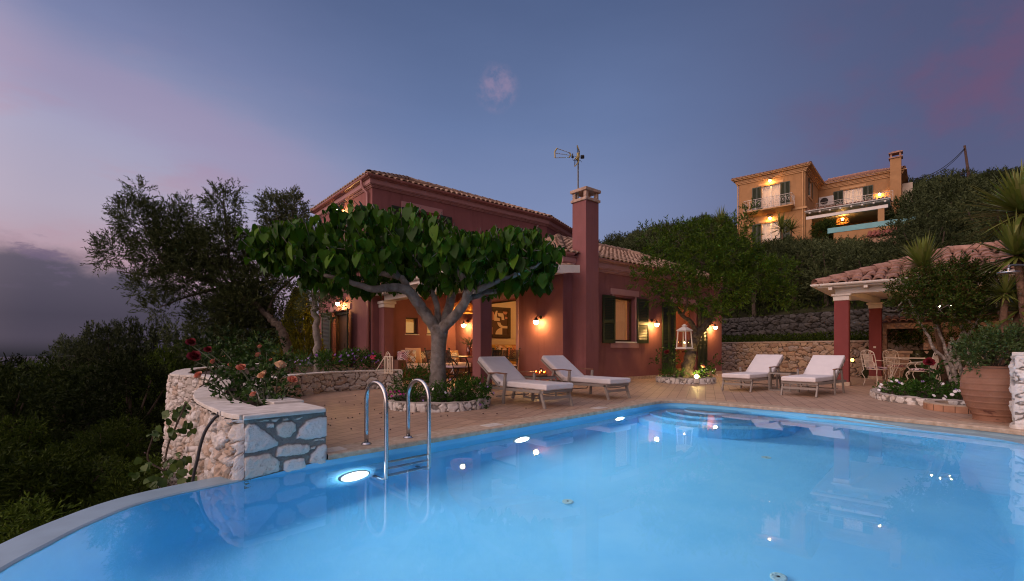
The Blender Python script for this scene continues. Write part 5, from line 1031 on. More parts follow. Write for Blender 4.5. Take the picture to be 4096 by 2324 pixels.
for z in np.linspace(0, .725, 80): r_ = interp(z, base); prof.append((r_ + .009 * max(0, math.cos(z / .725 * 2 * PI * 8.5)) ** 6, z))
prof = [(0.001, .002)] + prof + [(.292, .728), (.296, .742), (.288, .75), (.262, .75), (.255, .735), (.26, .68), (0.001, .67)]
mb = MB(); mb.lathe(prof, jc, 56); tag(part('terracotta_jar', mb, tm, smooth=True), 'big weathered ribbed terracotta jar beside the white stone pier', 'jar')
sc_ = at(4034, 1091, 6.25); sw = thing('outdoor_shower', 'chrome rain shower head on a grey arm at the right edge of the photo', 'shower', (7.35, 6.3, 0))
mb = MB(); mb.tube([(7.35, 6.3, 0), (7.35, 6.3, sc_[2] + .085), (7.3, 6.3, sc_[2] + .105), (sc_[0] + .06, 6.25, sc_[2] + .10), (sc_[0] + .01, 6.25, sc_[2] + .09), (sc_[0], 6.25, sc_[2] + .05)], .014, 8); part('pipe', mb, M('grey_pipe', (.12, .13, .14), .4, .1, 9, metal=.6), sw, True)
mb = MB(); mb.lathe([(.0, .06), (.016, .06), (.018, .035), (.012, .03), (.02, .014), (.11, .010), (.114, .0), (.11, -.006), (0, -.007)], sc_, 28); part('shower_head', mb, steel, sw, True)
rc = np.array([7.22, 7.62, 0]); rg = thing('tiled_ring', 'low round kerb faced with terracotta tiles beside the big jar', 'planter', rc); mb = MB(); mb.lathe([(.512, .0), (.512, .10)], rc, 40); part('kerb_body', mb, soil, rg); mb = MB()
for k in range(22): a0 = 2 * PI * k / 22; mb.lathe([(.51, .002), (.522, .002), (.522, .099), (.51, .099)], rc, 3, a0 + .008, a0 + 2 * PI / 22 - .008)
part('tile_facing', mb, M('kerb_tile', (.40, .215, .13), .7, .3, 5), rg); mb = MB(); mb.lathe([(.525, .10), (.525, .118), (.38, .118), (.38, .0)], rc, 40); part('rim', mb, cop, rg); mb = MB(); mb.lathe([(.0, .05), (.38, .05)], rc, 30); part('fill', mb, soil, rg)
# ---------------------------------------------------------------- foliage materials
mulL = LEAF('mulberry_leaf', [(.018, .055, .005), (.03, .09, .006), (.05, .13, .008), (.09, .18, .012)], .5, .28, .18)
oliL = LEAF('olive_leaf', [(.034, .050, .016), (.056, .076, .026), (.095, .115, .046)], .6, .22, .12)
oli2L = LEAF('pale_olive_leaf', [(.06, .078, .034), (.09, .11, .05), (.13, .15, .075)], .6, .18, .12)
almL = LEAF('almond_leaf', [(.026, .062, .005), (.05, .10, .007), (.095, .15, .011)], .5, .25, .15)
pomL = LEAF('pomegranate_leaf', [(.020, .044, .006), (.036, .07, .008), (.06, .09, .012), (.09, .042, .02)], .5, .2, .15)
gcL = LEAF('ground_cover_leaf', [(.020, .065, .008), (.035, .10, .010), (.06, .14, .016)], .5, .2, .2)
rosL = LEAF('rose_leaf', [(.016, .046, .008), (.028, .07, .010), (.05, .10, .014)], .5, .2, .2)
vinL = LEAF('vine_leaf', [(.03, .07, .012), (.06, .11, .018), (.10, .15, .03)], .5, .3)
yucL = LEAF('yucca_leaf', [(.09, .13, .025), (.16, .20, .035), (.22, .22, .07)], .45, .15)
thuL = LEAF('golden_thuja', [(.11, .12, .008), (.18, .18, .014), (.26, .24, .022)], .6, .2, .1)
pluL = LEAF('purple_leaf', [(.018, .010, .014), (.035, .016, .022)], .5, .2)
hilL = [LEAF('hill_olive_leaf', [(.026, .038, .013), (.046, .062, .023), (.078, .098, .040)], .7, .12, .08, True), LEAF('hill_oak_leaf', [(.015, .027, .005), (.028, .046, .008), (.050, .074, .014)], .7, .12, .08, True)]
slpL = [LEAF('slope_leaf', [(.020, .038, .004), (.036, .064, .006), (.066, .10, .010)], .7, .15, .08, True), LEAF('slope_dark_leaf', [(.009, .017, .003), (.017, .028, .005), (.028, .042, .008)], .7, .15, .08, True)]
def dpx(x, y, Y): return at(x * 1.5962, y * 1.5962, Y)
def dblobs(lst, depth=.9):
    out = []
    for x, y, rx, ry, Y in lst: k = 1.5962 / F * Y; out.append((dpx(x, y, Y), (rx * k, (rx + ry) / 2 * k * depth, ry * k)))
    return out
def heart_leaves(C, T, N_, L, Wd, r):
    """drooping heart-shaped leaves: base C, tip direction T, face normal N_"""
    pts = np.array([(0, 0), (0, .35), (0, .7), (0, 1), (.22, -.10), (.44, .16), (.40, .48), (.19, .80)]); fs = [(0, 4, 5, 1), (1, 5, 6, 2), (2, 6, 7, 3)]
    T = unit(T); S = unit(np.cross(N_, T)); Nn = np.cross(T, S); n = len(C); L = L * r.uniform(.5, 1.35, n); V = []; Fc = []
    loc = [(x, y, (.16 * abs(x)) - .22 * y * y) for x, y in pts] + [(-x, y, .16 * abs(x) - .22 * y * y) for x, y in pts[4:]]
    loc = np.array(loc); loc[:, 0] *= Wd
    P = C[:, None] + L[:, None, None] * (loc[None, :, 0, None] * S[:, None] + loc[None, :, 1, None] * T[:, None] + loc[None, :, 2, None] * Nn[:, None])
    f = [(0, 4, 5, 1), (1, 5, 6, 2), (2, 6, 7, 3), (8, 0, 1, 9), (9, 1, 2, 10), (10, 2, 3, 11)]
    F_ = (np.arange(n)[:, None, None] * 12 + np.array(f)[None]).reshape(-1, 4); return P.reshape(-1, 3), F_
def rawmesh(name, V, F_, mat, parent, smooth=True):
    if parent is not None: V = inv_root(parent, V)
    me = bpy.data.meshes.new(name); me.vertices.add(len(V)); me.vertices.foreach_set('co', V.astype(np.float32).ravel()); m = len(F_); me.loops.add(4 * m); me.loops.foreach_set('vertex_index', F_.astype(np.int32).ravel())
    me.polygons.add(m); me.polygons.foreach_set('loop_start', np.arange(0, 4 * m, 4, dtype=np.int32)); me.polygons.foreach_set('loop_total', np.full(m, 4, np.int32)); me.polygons.foreach_set('use_smooth', np.full(m, smooth)); me.materials.append(mat); me.update(calc_edges=True); return link(name, me, parent)
def flower(root, c, col_mat, r_=.02, n_=6, rg_=rng, name='flower'):
    c = np.asarray(c); nrm = unit(np.array([rg_.normal() * .5, -.7, .6])); a0 = rg_.uniform(0, 6); S = unit(np.cross(nrm, (0, 0, 1))); U = np.cross(S, nrm); mb = MB()
    for k in range(n_):
        t = a0 + k * 2 * PI / n_; d = S * math.cos(t) + U * math.sin(t); s_ = np.cross(nrm, d) * r_ * .38; mb.add([c, c + d * r_ * .6 + s_ + nrm * .004, c + d * r_ + nrm * .002, c + d * r_ * .6 - s_ + nrm * .004], [(0, 1, 2, 3)])
    return part(name, mb, col_mat, root)
fl = {k: M(k + '_petal', c, .7, .12, 30) for k, c in {'magenta': (.42, .03, .22), 'white': (.75, .72, .70), 'lilac': (.30, .20, .42), 'violet': (.16, .05, .26), 'peach': (.64, .25, .16), 'pale_peach': (.70, .44, .26), 'crimson': (.16, .006, .014), 'geranium': (.45, .02, .06)}.items()}
def rose(root, c, mat, r_, rg_=rng):
    """a rose bloom: spiralled cupped petals"""
    c = np.asarray(c, float); nrm = unit(np.array([rg_.normal() * .45, -.55 + .3 * rg_.normal(), .75])); S = unit(np.cross(nrm, (.3, .2, 1))); U = np.cross(S, nrm); mb = MB()
    for k in range(14):
        t = k * 2.4; ring = .16 + .80 * (k / 13); op = .10 + .75 * (k / 13) ** 1.4; d = S * math.cos(t) + U * math.sin(t); q = np.cross(nrm, d); G = np.zeros((4, 5, 3)); w_ = r_ * (.45 + .5 * k / 13)
        for i in range(4):
            h = i / 3
            for j in range(5):
                s_ = (j - 2) / 2; wid = w_ * math.sin(.5 + 1.9 * h) * .8; rad = r_ * (ring * (.35 + .65 * h ** .7) + op * .35 * h ** 3); G[i, j] = c + d * (rad - .22 * r_ * s_ * s_ * (1 - .5 * h)) + q * s_ * wid + nrm * r_ * (1.25 * h * (1 - .45 * op) - .35 - .18 * (h > .9) * (1 - s_ * s_) * op - .1 * k / 13)
        mb.grid(G)
    return part('rose_bloom', mb, mat, root, True)

# ---------------------------------------------------------------- the mulberry with the flat crown
r_ = np.random.default_rng(21); YM = 8.45; tb = np.array([at(1752, 1541, YM)[0], YM, 0])
mt = thing('mulberry_tree', 'large leaved mulberry with a wide flat crown and grey trunk in front of the porch', 'tree', tb)
mb = MB(); tk = np.array([(1751, 1580), (1751, 1530), (1752, 1480), (1753, 1420), (1756, 1360), (1757, 1325), (1757, 1300)]); tr_ = np.array([.185, .155, .137, .130, .135, .158, .165])
P = np.array([at(u, v, YM) for u, v in tk]); P[0, 2] = .05
mb.tube(spline(P, 4), np.interp(np.linspace(0, 6, 25), range(7), tr_), 18)
part('trunk', mb, bark, mt, True)
limbs = [([(1745, 1315, 0), (1690, 1240, -.1), (1632, 1164, -.3), (1560, 1150, -.5), (1488, 1155, -.7), (1400, 1128, -.8), (1296, 1101, -.9)], .112, .028),
 ([(1640, 1172, -.3), (1608, 1113, -.2), (1540, 1098, .0), (1474, 1082, .1), (1400, 1062, .2)], .065, .025),
 ([(1752, 1310, .05), (1748, 1230, .2), (1729, 1169, .35), (1712, 1140, .5), (1690, 1080, .6), (1650, 1020, .7)], .062, .022),
 ([(1765, 1310, .1), (1791, 1250, .3), (1806, 1190, .4), (1812, 1160, .4)], .085, .075), ([(1812, 1165, .4), (1830, 1090, .6), (1900, 1020, .9)], .06, .02),
 ([(1768, 1318, -.05), (1820, 1262, -.2), (1860, 1205, -.3), (1868, 1150, -.3), (1849, 1110, -.25), (1810, 1060, -.2), (1785, 1020, -.1), (1760, 975, .0)], .10, .025),
 ([(1866, 1180, -.3), (1915, 1125, -.45), (1969, 1082, -.6), (2040, 1040, -.7), (2090, 985, -.8)], .062, .022), ([(1868, 1150, -.3), (1895, 1100, -.2), (1893, 1050, -.1), (1890, 1010, 0)], .05, .045),
 ([(1872, 1195, -.2), (1940, 1170, .0), (1993, 1160, .2), (2045, 1110, .4), (2090, 1080, .5)], .055, .03), ([(1900, 1165, -.4), (1990, 1125, -.6), (2110, 1082, -.7), (2185, 1034, -.7)], .055, .02),
 ([(1474, 1082, .1), (1560, 1000, .2), (1530, 960, .3)], .04, .04), ([(1600, 1113, -.2), (1545, 1040, -.35), (1530, 985, -.4)], .055, .04)]
for pts, r0, r1 in limbs: mb = MB(); limb(mb, [at(u, v, YM + d) for u, v, d in pts], r0, r1, 12, .007, 5, r_); part('limb', mb, bark, mt, True)
top = [(1010, 965), (1040, 905), (1110, 890), (1210, 870), (1300, 862), (1340, 892), (1390, 888), (1425, 850), (1455, 824), (1540, 812), (1620, 818), (1700, 830), (1760, 850), (1790, 890), (1850, 905), (1900, 915), (1960, 900), (2030, 890), (2100, 880), (2150, 905), (2190, 950), (2235, 960), (2250, 990)]
bot = [(1010, 985), (1060, 1050), (1130, 1110), (1220, 1135), (1320, 1150), (1450, 1160), (1550, 1150), (1650, 1140), (1750, 1150), (1850, 1160), (1950, 1175), (2040, 1160), (2120, 1150), (2190, 1110), (2230, 1060), (2250, 1010)]
nS = 700; C, T, Nn, Lf = [], [], [], []; mbs = MB()
for i in range(nS):
    u = r_.uniform(1095, 2190); h = (u - 1630) / 620; dep = 1.55 * math.sqrt(max(.05, 1 - h * h)); d = r_.uniform(-1, 1); Yd = YM + d * dep * (1 if d > 0 else .95)
    vt, vb = interp(u, top), interp(u, bot); k = math.sqrt(1 - .85 * d * d); zt, zb = at(u, vt + 22, YM)[2], at(u, vb + 14, YM)[2]; zm = zb + (zt - zb) * .45
    x = at(u, 1391, YM)[0]; zlo, zhi = zm - (zm - zb) * (.45 + .55 * k), zm + (zt - zm) * (.35 + .65 * k)
    q = r_.uniform(0, 1); z = zlo + (zhi - zlo) * (q ** .75)
    tall = q > .6; l = r_.uniform(.18, .42) * (1 if tall else .8); out = np.array([h * .5, d * .5, 0]); dr = unit(out + np.array([0, 0, .9 if tall else .1]) + .35 * r_.normal(size=3))
    s0 = np.array([x, Yd, min(z, zhi - .14 - l * .8 * max(dr[2], 0))]); s1 = s0 + dr * l; mbs.tube([s0, (s0 + s1) / 2 + r_.normal(size=3) * .015, s1], .006, 4, False)
    m = 7
    for j in range(m):
        t = (j + .5) / m; ph = j * 2.4 + r_.uniform(0, 1); side = np.array([math.cos(ph), math.sin(ph), 0]); pet = s0 + dr * l * t + side * .05 + [0, 0, .02]
        dn = unit(side * .5 + np.array([0, 0, -1.05 - .3 * (1 - t)]) + .25 * r_.normal(size=3)); C.append(pet); T.append(dn); Nn.append(unit(side + np.array([0, 0, .25]) + .2 * r_.normal(size=3))); Lf.append(.18 if t < .75 else .115)
V, F_ = heart_leaves(np.array(C), np.array(T), np.array(Nn), np.array(Lf), .98, r_); F2 = np.array(mbs.f) + len(V); crown = rawmesh('crown', np.concatenate([V, mbs.verts()]), np.concatenate([F_, F2]), mulL, mt)
crown.data.materials.append(bark); crown.data.polygons.foreach_set('material_index', np.r_[np.zeros(len(F_), np.int32), np.ones(len(F2), np.int32)])

def ring_bed(name, c, rad, h, label, seed, path=None, cw=.15):
    r = thing(name, label, 'flower bed edging', (c[0], c[1], 0), group=None); a = np.linspace(0, 2 * PI, 90); p = path if path is not None else [(c[0] + rad * math.cos(t), c[1] + rad * math.sin(t)) for t in a]
    mb = MB(); stones_add(mb, p, 0, h, cw * .85, h * 1.15, .030, .009, seed, 1, gap=(.10, .2), warp=.5); part('stone_face', mb, paler, r, True)
    P, s_ = resample(p, .02); N_ = unit(np.gradient(P, axis=0)); N_ = np.stack([-N_[:, 1], N_[:, 0]], 1); k = len(P); mb = MB(); nz = .02 * vnoise(s_ * 9, s_ * 0, 3)
    I = P + N_ * .10; mb.grid(np.stack([np.c_[P - N_ * .004, np.full(k, h)], np.c_[P + N_ * .03, h + .01 + nz], np.c_[I, h + nz * .5], np.c_[I, np.full(k, 0)]], 1)); part('rim', mb, M('bed_mortar', (.40, .35, .30), .9, .25, 14, .008, 50), r, True)
    struct(poly_fill('bed_soil', [tuple(q) for q in I[:-1:2]], h - .05, soil)); return r
def shrub(name, label, blobs, dens, nl, ls, L, W, mat, base, cat='shrub', group=None, up=.5, stems=6, stem_mat=None, sd=1, spread=.8, shell=.3):
    r = np.random.default_rng(sd); o = thing(name, label, cat, base, group=group); B_, D_ = blob_sprigs(blobs, dens, .7, up, shell, r); quads('foliage', sprigs(B_, D_, nl, ls, L, W, spread, r), mat, o)
    mb = MB(); base = np.asarray(base, float)
    for i in range(stems): e = B_[r.integers(len(B_))]; mb.tube([base + r.normal(size=3) * [.04, .04, 0], (base + e) / 2 + r.normal(size=3) * .03, e], [.011, .008, .003], 5)
    part('stems', mb, stem_mat or oldbark, o); return o, B_
BC = np.array([-1.28, 8.3, 0])
ring_bed('stone_edging', BC, .88, .135, 'ring of white stones in mortar round the mulberry bed', 3)
o, B_ = shrub('ground_cover', 'low green flowering ground cover on the right of the mulberry bed, spilling over the stones', [(BC + [.25, -.42, .25], (.42, .34, .18)), (BC + [.62, -.12, .27], (.36, .42, .24)), (BC + [-.15, -.5, .2], (.35, .28, .14)), (BC + [.72, -.35, .14], (.22, .2, .2)), (BC + [.45, .35, .28], (.35, .3, .2)), (BC + [-.5, -.42, .19], (.3, .3, .13))], 1300, 9, .09, .042, .02, gcL, BC + [.2, -.2, .1], 'ground cover', sd=2)
for i, (k, u, v, Y) in enumerate((('white', 1732, 1556, 7.55), ('lilac', 1815, 1558, 7.6), ('lilac', 1921, 1534, 8.0), ('lilac', 1951, 1547, 8.0), ('lilac', 1974, 1572, 7.9), ('violet', 1921, 1619, 7.75), ('white', 1781, 1570, 7.5), ('lilac', 1801, 1518, 8.3), ('lilac', 1692, 1602, 7.45))): flower(o, at(u, v, Y), fl[k], .022 if k != 'white' else .028)
o, B_ = shrub('flowering_shrub', 'taller leafy shrub with magenta flowers on the left of the mulberry bed', [(BC + [-.48, .10, .38], (.30, .3, .27)), (BC + [-.30, .25, .48], (.25, .25, .22)), (BC + [-.62, -.15, .2], (.22, .25, .13)), (BC + [-.05, .3, .35], (.2, .2, .16))], 1100, 9, .14, .042, .02, gcL, BC + [-.45, .1, .1], 'shrub', sd=3)
for u, v, Y in ((1578, 1567, 7.6), (1596, 1565, 7.6), (1551, 1580, 7.7), (1567, 1585, 7.6), (1602, 1577, 7.6), (1614, 1576, 7.6), (1562, 1567, 7.7)): flower(o, at(u, v, Y), fl['magenta'], .024)

# ---------------------------------------------------------------- planter roses and neighbours
stemg = M('green_stem', (.05, .06, .025), .6, .3, 12)
rb = [(-2.62, 5.05, .55), (-2.95, 5.5, .62), (-2.45, 5.2, .52)]
blobs = dblobs([(575, 965, 55, 38, 5.35), (640, 945, 62, 52, 5.45), (690, 965, 48, 42, 5.25), (630, 1000, 62, 22, 4.95), (560, 905, 40, 45, 5.9), (640, 890, 55, 40, 6.0), (700, 905, 30, 36, 5.7)], .8)
o, B_ = shrub('rose_bush', 'rose bush with peach and dark red blooms on the stone planter', blobs, 1100, 8, .14, .050, .036, rosL, (-2.55, 5.0, .40), 'rose bush', sd=5, stems=16, stem_mat=stemg, spread=1.0, shell=.15)
px = [(380, 325, 5.1, 'peach', .056), (522, 190, 5.5, 'peach', .045), (697, 222, 5.5, 'peach', .032), (805, 250, 5.2, 'peach', .058), (1005, 328, 5.05, 'pale_peach', .05), (1032, 300, 5.1, 'pale_peach', .04), (1190, 225, 5.2, 'pale_peach', .075), (1310, 368, 4.95, 'peach', .055), (920, 512, 4.7, 'peach', .042), (985, 40, 5.8, 'peach', .036), (1092, 172, 5.6, 'peach', .026), (970, 122, 5.7, 'peach', .045), (630, 140, 5.9, 'peach', .02), (345, 140, 5.3, 'crimson', .078), (312, 0, 5.6, 'crimson', .062), (478, 72, 5.6, 'crimson', .05)]
r_ = np.random.default_rng(9)
for x, y, Y, k, rr in px:
    mb = MB()
    c = at(640 + x * .4053, 1370 + y * .4053, Y); rose(o, c, fl[k], rr * .82, r_); b0 = np.array([np.clip(c[0] * .55 - 2.6 * .45, -3.0, -2.2), Y * .6 + 5.1 * .4, .42]); mb.tube(spline([b0, (b0 + c) / 2 + [0, 0, .06], c - [0, 0, rr * .6]], 5), [.008 - .0004 * i for i in range(11)], 5); part('rose_stem', mb, stemg, o)
shrub('leafy_bush', 'dark leafy bush behind the roses on the planter', dblobs([(520, 885, 46, 40, 7.2), (600, 870, 56, 38, 7.6), (670, 880, 50, 32, 7.8), (560, 850, 36, 30, 8.2)]), 380, 8, .2, .075, .045, LEAF('dark_bush_leaf', [(.010, .022, .006), (.017, .034, .008), (.028, .048, .012)], .6, .15, .1), (-5.0, 7.8, .36), 'bush', sd=6)
o, B_ = shrub('daisy_bush', 'green bush dotted with purple daisies along the low planter wall', dblobs([(830, 905, 45, 20, 11.3), (890, 900, 50, 22, 11.8), (930, 908, 35, 20, 12.0), (800, 912, 25, 14, 11.0)]), 1500, 8, .14, .055, .024, gcL, (-3.9, 11.5, .36), 'bush', sd=7)
for i in range(34): c = B_[r_.integers(len(B_))] + [r_.normal() * .05, -.12, .05 + abs(r_.normal()) * .05]; flower(o, c, fl['violet' if i % 3 else 'lilac'], .034, 7, r_)
o, B_ = shrub('lavender_bush', 'grey green bush with small lilac flowers beside the leaning olive trunk', dblobs([(735, 915, 40, 20, 10.2), (765, 905, 25, 18, 10.8), (700, 920, 25, 14, 9.8)]), 1500, 8, .16, .06, .014, gcL, (-4.9, 10.0, .36), 'bush', sd=8)
for i in range(10): flower(o, B_[r_.integers(len(B_))] + [0, -.1, .08], fl['lilac'], .03, 6, r_)
g = thing('geranium', 'red geranium bloom at the end of the low planter wall', 'flower', at(1490, 1450, 11.6)); gc = at(1491, 1429, 11.5); mb = MB(); mb.tube([at(1490, 1470, 11.6), gc], .006, 5); part('stem', mb, stemg, g)
for i in range(12): flower(g, gc + r_.normal(size=3) * .03, fl['geranium'], .03, 5, r_, 'floret')
# grape vine against the outer wall
vn = thing('grape_vine', 'bright green grape vine climbing the outer side of the planter wall', 'vine', at(660, 1950, 4.7)); r_ = np.random.default_rng(12)
cl = [(440, 1030, 22, 22, 4.75), (470, 1060, 22, 30, 4.8), (420, 1075, 38, 22, 4.7), (390, 1090, 18, 12, 4.7), (465, 1020, 8, 22, 4.85), (360, 1175, 40, 24, 4.5), (420, 1180, 45, 26, 4.5), (450, 1150, 30, 22, 4.6), (470, 1195, 35, 18, 4.3), (390, 1205, 30, 12, 4.4)]
B_, D_ = blob_sprigs(dblobs(cl, .8), 2200, .5, -.1, .1, r_); V, F_ = heart_leaves(B_, unit(D_ + [0, 0, -.6]), unit(np.array([[0, -.8, .6]]) + .5 * r_.normal(size=B_.shape)), np.full(len(B_), .062), 1.2, r_); rawmesh('foliage', V, F_, vinL, vn)
mb = MB()
for pts in ([(415, 1240), (412, 1180), (420, 1120), (440, 1070), (466, 1010)], [(412, 1180), (370, 1150), (385, 1090)], [(440, 1230), (455, 1180), (470, 1150)]): mb.tube(spline([dpx(x, y, 4.72) for x, y in pts], 4), .009, 5)
part('stem', mb, oldbark, vn)

# ---------------------------------------------------------------- olives, thuja
def dtree(name, label, base, trunkpts, branches, blobs, dens, nl, ls, L, W, leafm, barkm, sd, cat='tree', up=.45, spread=.75, shell=.3, r0=.14, r1=.06, depth=.9, group=None, twigs=60):
    r = np.random.default_rng(sd); o = thing(name, label, cat, base, group=group); mb = MB(); limb(mb, [np.asarray(base, float) - [0, 0, .05]] + trunkpts, r0, r1, 12, .02, 6, r); part('trunk', mb, barkm, o, True)
    for pts, a, b in branches: mb = MB(); limb(mb, pts, a, b, 8, min(.02, a * .12), 6, r); part('limb', mb, barkm, o, True)
    bl = dblobs(blobs, depth); B_, D_ = blob_sprigs(bl, dens, .7, up, shell, r); mb = MB(); cen = np.array([c for c, _ in bl])
    for i in range(twigs): e = B_[r.integers(len(B_))]; c = cen[np.argmin(np.linalg.norm(cen - e, axis=1))]; mb.tube([c + r.normal(size=3) * .05, (c + e) / 2 + r.normal(size=3) * .06, e], [.012, .008, .004], 4, False)
    quads('crown', sprigs(B_, D_, nl, ls, L, W, spread, r), leafm, o, extra=(mb, barkm)); return o
b0 = at(1165, 1435, 13.0); b0[2] = .36
dtree('olive_tree', 'big spreading olive tree with a leaning trunk on the left of the house', b0, [dpx(716, 850, 13), dpx(700, 820, 13), dpx(670, 790, 13.1), dpx(640, 760, 13.1)],
 [([dpx(640, 760, 13.1), dpx(560, 720, 13.1), dpx(450, 670, 13.0), dpx(410, 655, 12.9), dpx(360, 560, 13)], .09, .02), ([dpx(640, 760, 13.1), dpx(580, 690, 13.2), dpx(570, 600, 13.3), dpx(560, 500, 13.3)], .07, .015), ([dpx(670, 790, 13.1), dpx(690, 740, 13.3), dpx(740, 690, 13.5), dpx(770, 660, 13.5)], .05, .012), ([dpx(450, 670, 13), dpx(380, 690, 12.9), dpx(300, 680, 12.8)], .05, .012), ([dpx(560, 720, 13.1), dpx(480, 740, 13), dpx(400, 770, 12.8)], .05, .012), ([dpx(600, 740, 13.2), dpx(520, 650, 13.1), dpx(440, 560, 13.1)], .05, .012)],
 [(345, 550, 50, 62, 13.0), (288, 625, 45, 45, 12.8), (352, 490, 24, 36, 13.0), (300, 545, 20, 34, 12.9), (425, 560, 52, 52, 13.2), (475, 530, 22, 40, 13.3), (560, 525, 36, 60, 13.3), (590, 490, 18, 24, 13.3), (560, 620, 70, 64, 13.2), (400, 640, 70, 50, 12.9), (370, 715, 55, 38, 12.7), (400, 770, 48, 26, 12.6), (470, 690, 75, 55, 13), (590, 705, 75, 50, 13.2), (655, 640, 44, 50, 13.6), (540, 790, 70, 46, 13.2), (620, 800, 70, 56, 13.5), (700, 735, 50, 28, 13.5), (255, 650, 22, 22, 12.7), (700, 800, 40, 30, 13.6), (640, 850, 70, 40, 13.6), (600, 770, 80, 50, 13.2), (500, 640, 60, 60, 13.2), (450, 600, 60, 50, 13.1), (640, 720, 60, 50, 13.3)], 430, 13, .30, .095, .022, oliL, oldbark, 31)
b0 = at(1268, 1450, 12.4); b0[2] = .36
dtree('olive_tree', 'paler olive tree with an upright trunk close to the seaward door', b0, [dpx(795, 850, 12.4), dpx(789, 790, 12.4), dpx(786, 730, 12.5), dpx(770, 640, 13), dpx(740, 560, 13.4)], [([dpx(786, 730, 12.5), dpx(820, 690, 12.3), dpx(840, 720, 12.2)], .03, .008), ([dpx(770, 640, 13), dpx(700, 560, 13.6), dpx(690, 520, 13.6)], .04, .01)],
 [(690, 525, 48, 38, 13.8), (735, 530, 32, 50, 13.8), (760, 590, 40, 40, 13.6), (700, 590, 50, 40, 13.8), (800, 715, 36, 36, 12.2), (835, 765, 22, 30, 12.1), (780, 760, 20, 34, 12.2), (850, 725, 26, 20, 12.1), (852, 530, 12, 10, 12.8), (810, 800, 10, 22, 12.2)], 650, 12, .26, .09, .024, oli2L, bark, 32, r0=.10, r1=.05)
r_ = np.random.default_rng(33); tc0 = np.array([at(1198, 1447, 16.6)[0], 16.6, .36]); th = thing('golden_conifer', 'golden green conical conifer between the two olive trunks', 'tree', tc0); n_ = 2600; t = r_.uniform(0, 1, n_) ** .8; a = r_.uniform(0, 2 * PI, n_); rad = .78 * (1 - t) ** .8 * r_.uniform(.65, 1.05, n_) + .03
B_ = tc0 + np.stack([rad * np.cos(a), rad * np.sin(a), t * 2.5], 1); D_ = np.stack([np.cos(a) * .5, np.sin(a) * .5, np.full(n_, .9)], 1); quads('foliage', sprigs(B_, D_, 6, .2, .10, .03, .45, r_), thuL, th); mb = MB(); mb.tube([tc0, tc0 + [0, 0, 2.2]], [.06, .01], 8); part('trunk', mb, oldbark, th)
shrub('purple_shrub', 'dark purple leaved shrub behind the golden conifer', dblobs([(720, 795, 22, 26, 17.5), (735, 830, 20, 30, 17.5)]), 300, 8, .2, .08, .05, pluL, at(1150, 1440, 17.5), 'shrub', sd=34)

# ---------------------------------------------------------------- almond tree with lantern, spotlight, little roses
AC = np.array([5.05, 13.95, 0]); ring_bed('stone_edging', AC, .80, .15, 'ring of white stones in mortar round the lantern tree bed', 13)
b0 = np.array([5.08, 14.0, .08])
dtree('almond_tree', 'leaning dark barked almond tree with a wide crown in front of the red wing', b0, [at(2755, 1440, 14), at(2770, 1390, 14), at(2785, 1345, 14), at(2790, 1325, 14)],
 [([at(2790, 1335, 14), at(2830, 1290, 14), at(2862, 1230, 14), at(2880, 1190, 14.1), at(2900, 1120, 14.2)], .12, .03), ([at(2785, 1340, 14), at(2765, 1290, 13.9), at(2730, 1262, 13.8), at(2700, 1225, 13.7), at(2660, 1190, 13.6), at(2600, 1160, 13.5)], .075, .018), ([at(2845, 1265, 14), at(2880, 1255, 13.9), at(2920, 1240, 13.7), at(2990, 1200, 13.6)], .05, .015), ([at(2800, 1310, 14), at(2798, 1240, 13.8), at(2790, 1180, 13.6), at(2750, 1090, 13.4)], .05, .015), ([at(2730, 1262, 13.8), at(2748, 1220, 13.5), at(2745, 1150, 13.3), at(2690, 1080, 13.2)], .04, .012), ([at(2880, 1190, 14.1), at(2950, 1130, 14), at(3050, 1060, 14)], .04, .012)],
 [(1610, 700, 38, 28, 13.5), (1650, 650, 45, 46, 13.7), (1700, 600, 55, 46, 14.2), (1770, 590, 55, 40, 14.5), (1690, 710, 62, 45, 13.3), (1760, 660, 70, 60, 13.6), (1840, 640, 70, 60, 14), (1900, 690, 70, 56, 14), (1820, 730, 75, 46, 13.4), (1950, 740, 42, 38, 13.8), (1720, 755, 60, 26, 13.2), (1655, 745, 36, 22, 13.3), (1850, 580, 40, 40, 14.5), (1875, 545, 14, 30, 14.5), (1960, 680, 40, 40, 14.3), (1780, 780, 55, 22, 13.3), (1620, 590, 25, 20, 14.2)], 175, 13, .26, .11, .027, almL, oldbark, 41, r0=.18, r1=.12, spread=.9)
lc = np.array([4.73, 13.15, 0]); z0 = .965; S_ = .15; lt = thing('hanging_lantern', 'large white metal lantern with two lit candles hanging from the almond tree', 'lantern', lc + [0, 0, z0]); FL = Frame(lc, (math.cos(.62), math.sin(.62), 0), (-math.sin(.62), math.cos(.62), 0)); S_ = .155; s2 = .118; lw = M('lantern_white', (.66, .62, .56), .5, .08, 14)
mb = MB(FL); mb.box(-S_ - .025, S_ + .025, -S_ - .025, S_ + .025, z0, z0 + .018); mb.box(-S_, S_, -S_, S_, z0 + .019, z0 + .035); part('base', mb, lw, lt, bevel=.004)
mb = MB(FL)
for sx_ in (-1, 1):
    for sy_ in (-1, 1): mb.beam((sx_ * S_ * .95, sy_ * S_ * .95, z0 + .03), (sx_ * s2, sy_ * s2, z0 + .50), .022, .022)
for sx_, sy_ in ((1, 0), (-1, 0), (0, 1), (0, -1)):
    for z, w_ in ((z0 + .045, S_ * .93), (z0 + .49, s2)): a = np.array([sx_ * w_ + sy_ * w_, sy_ * w_ + sx_ * w_, z]); b = np.array([sx_ * w_ - sy_ * w_, sy_ * w_ - sx_ * w_, z]); mb.beam(a, b, .02, .02)
part('frame', mb, lw, lt)
mb = MB(FL); w0, w1 = S_ * .93, s2 * .96
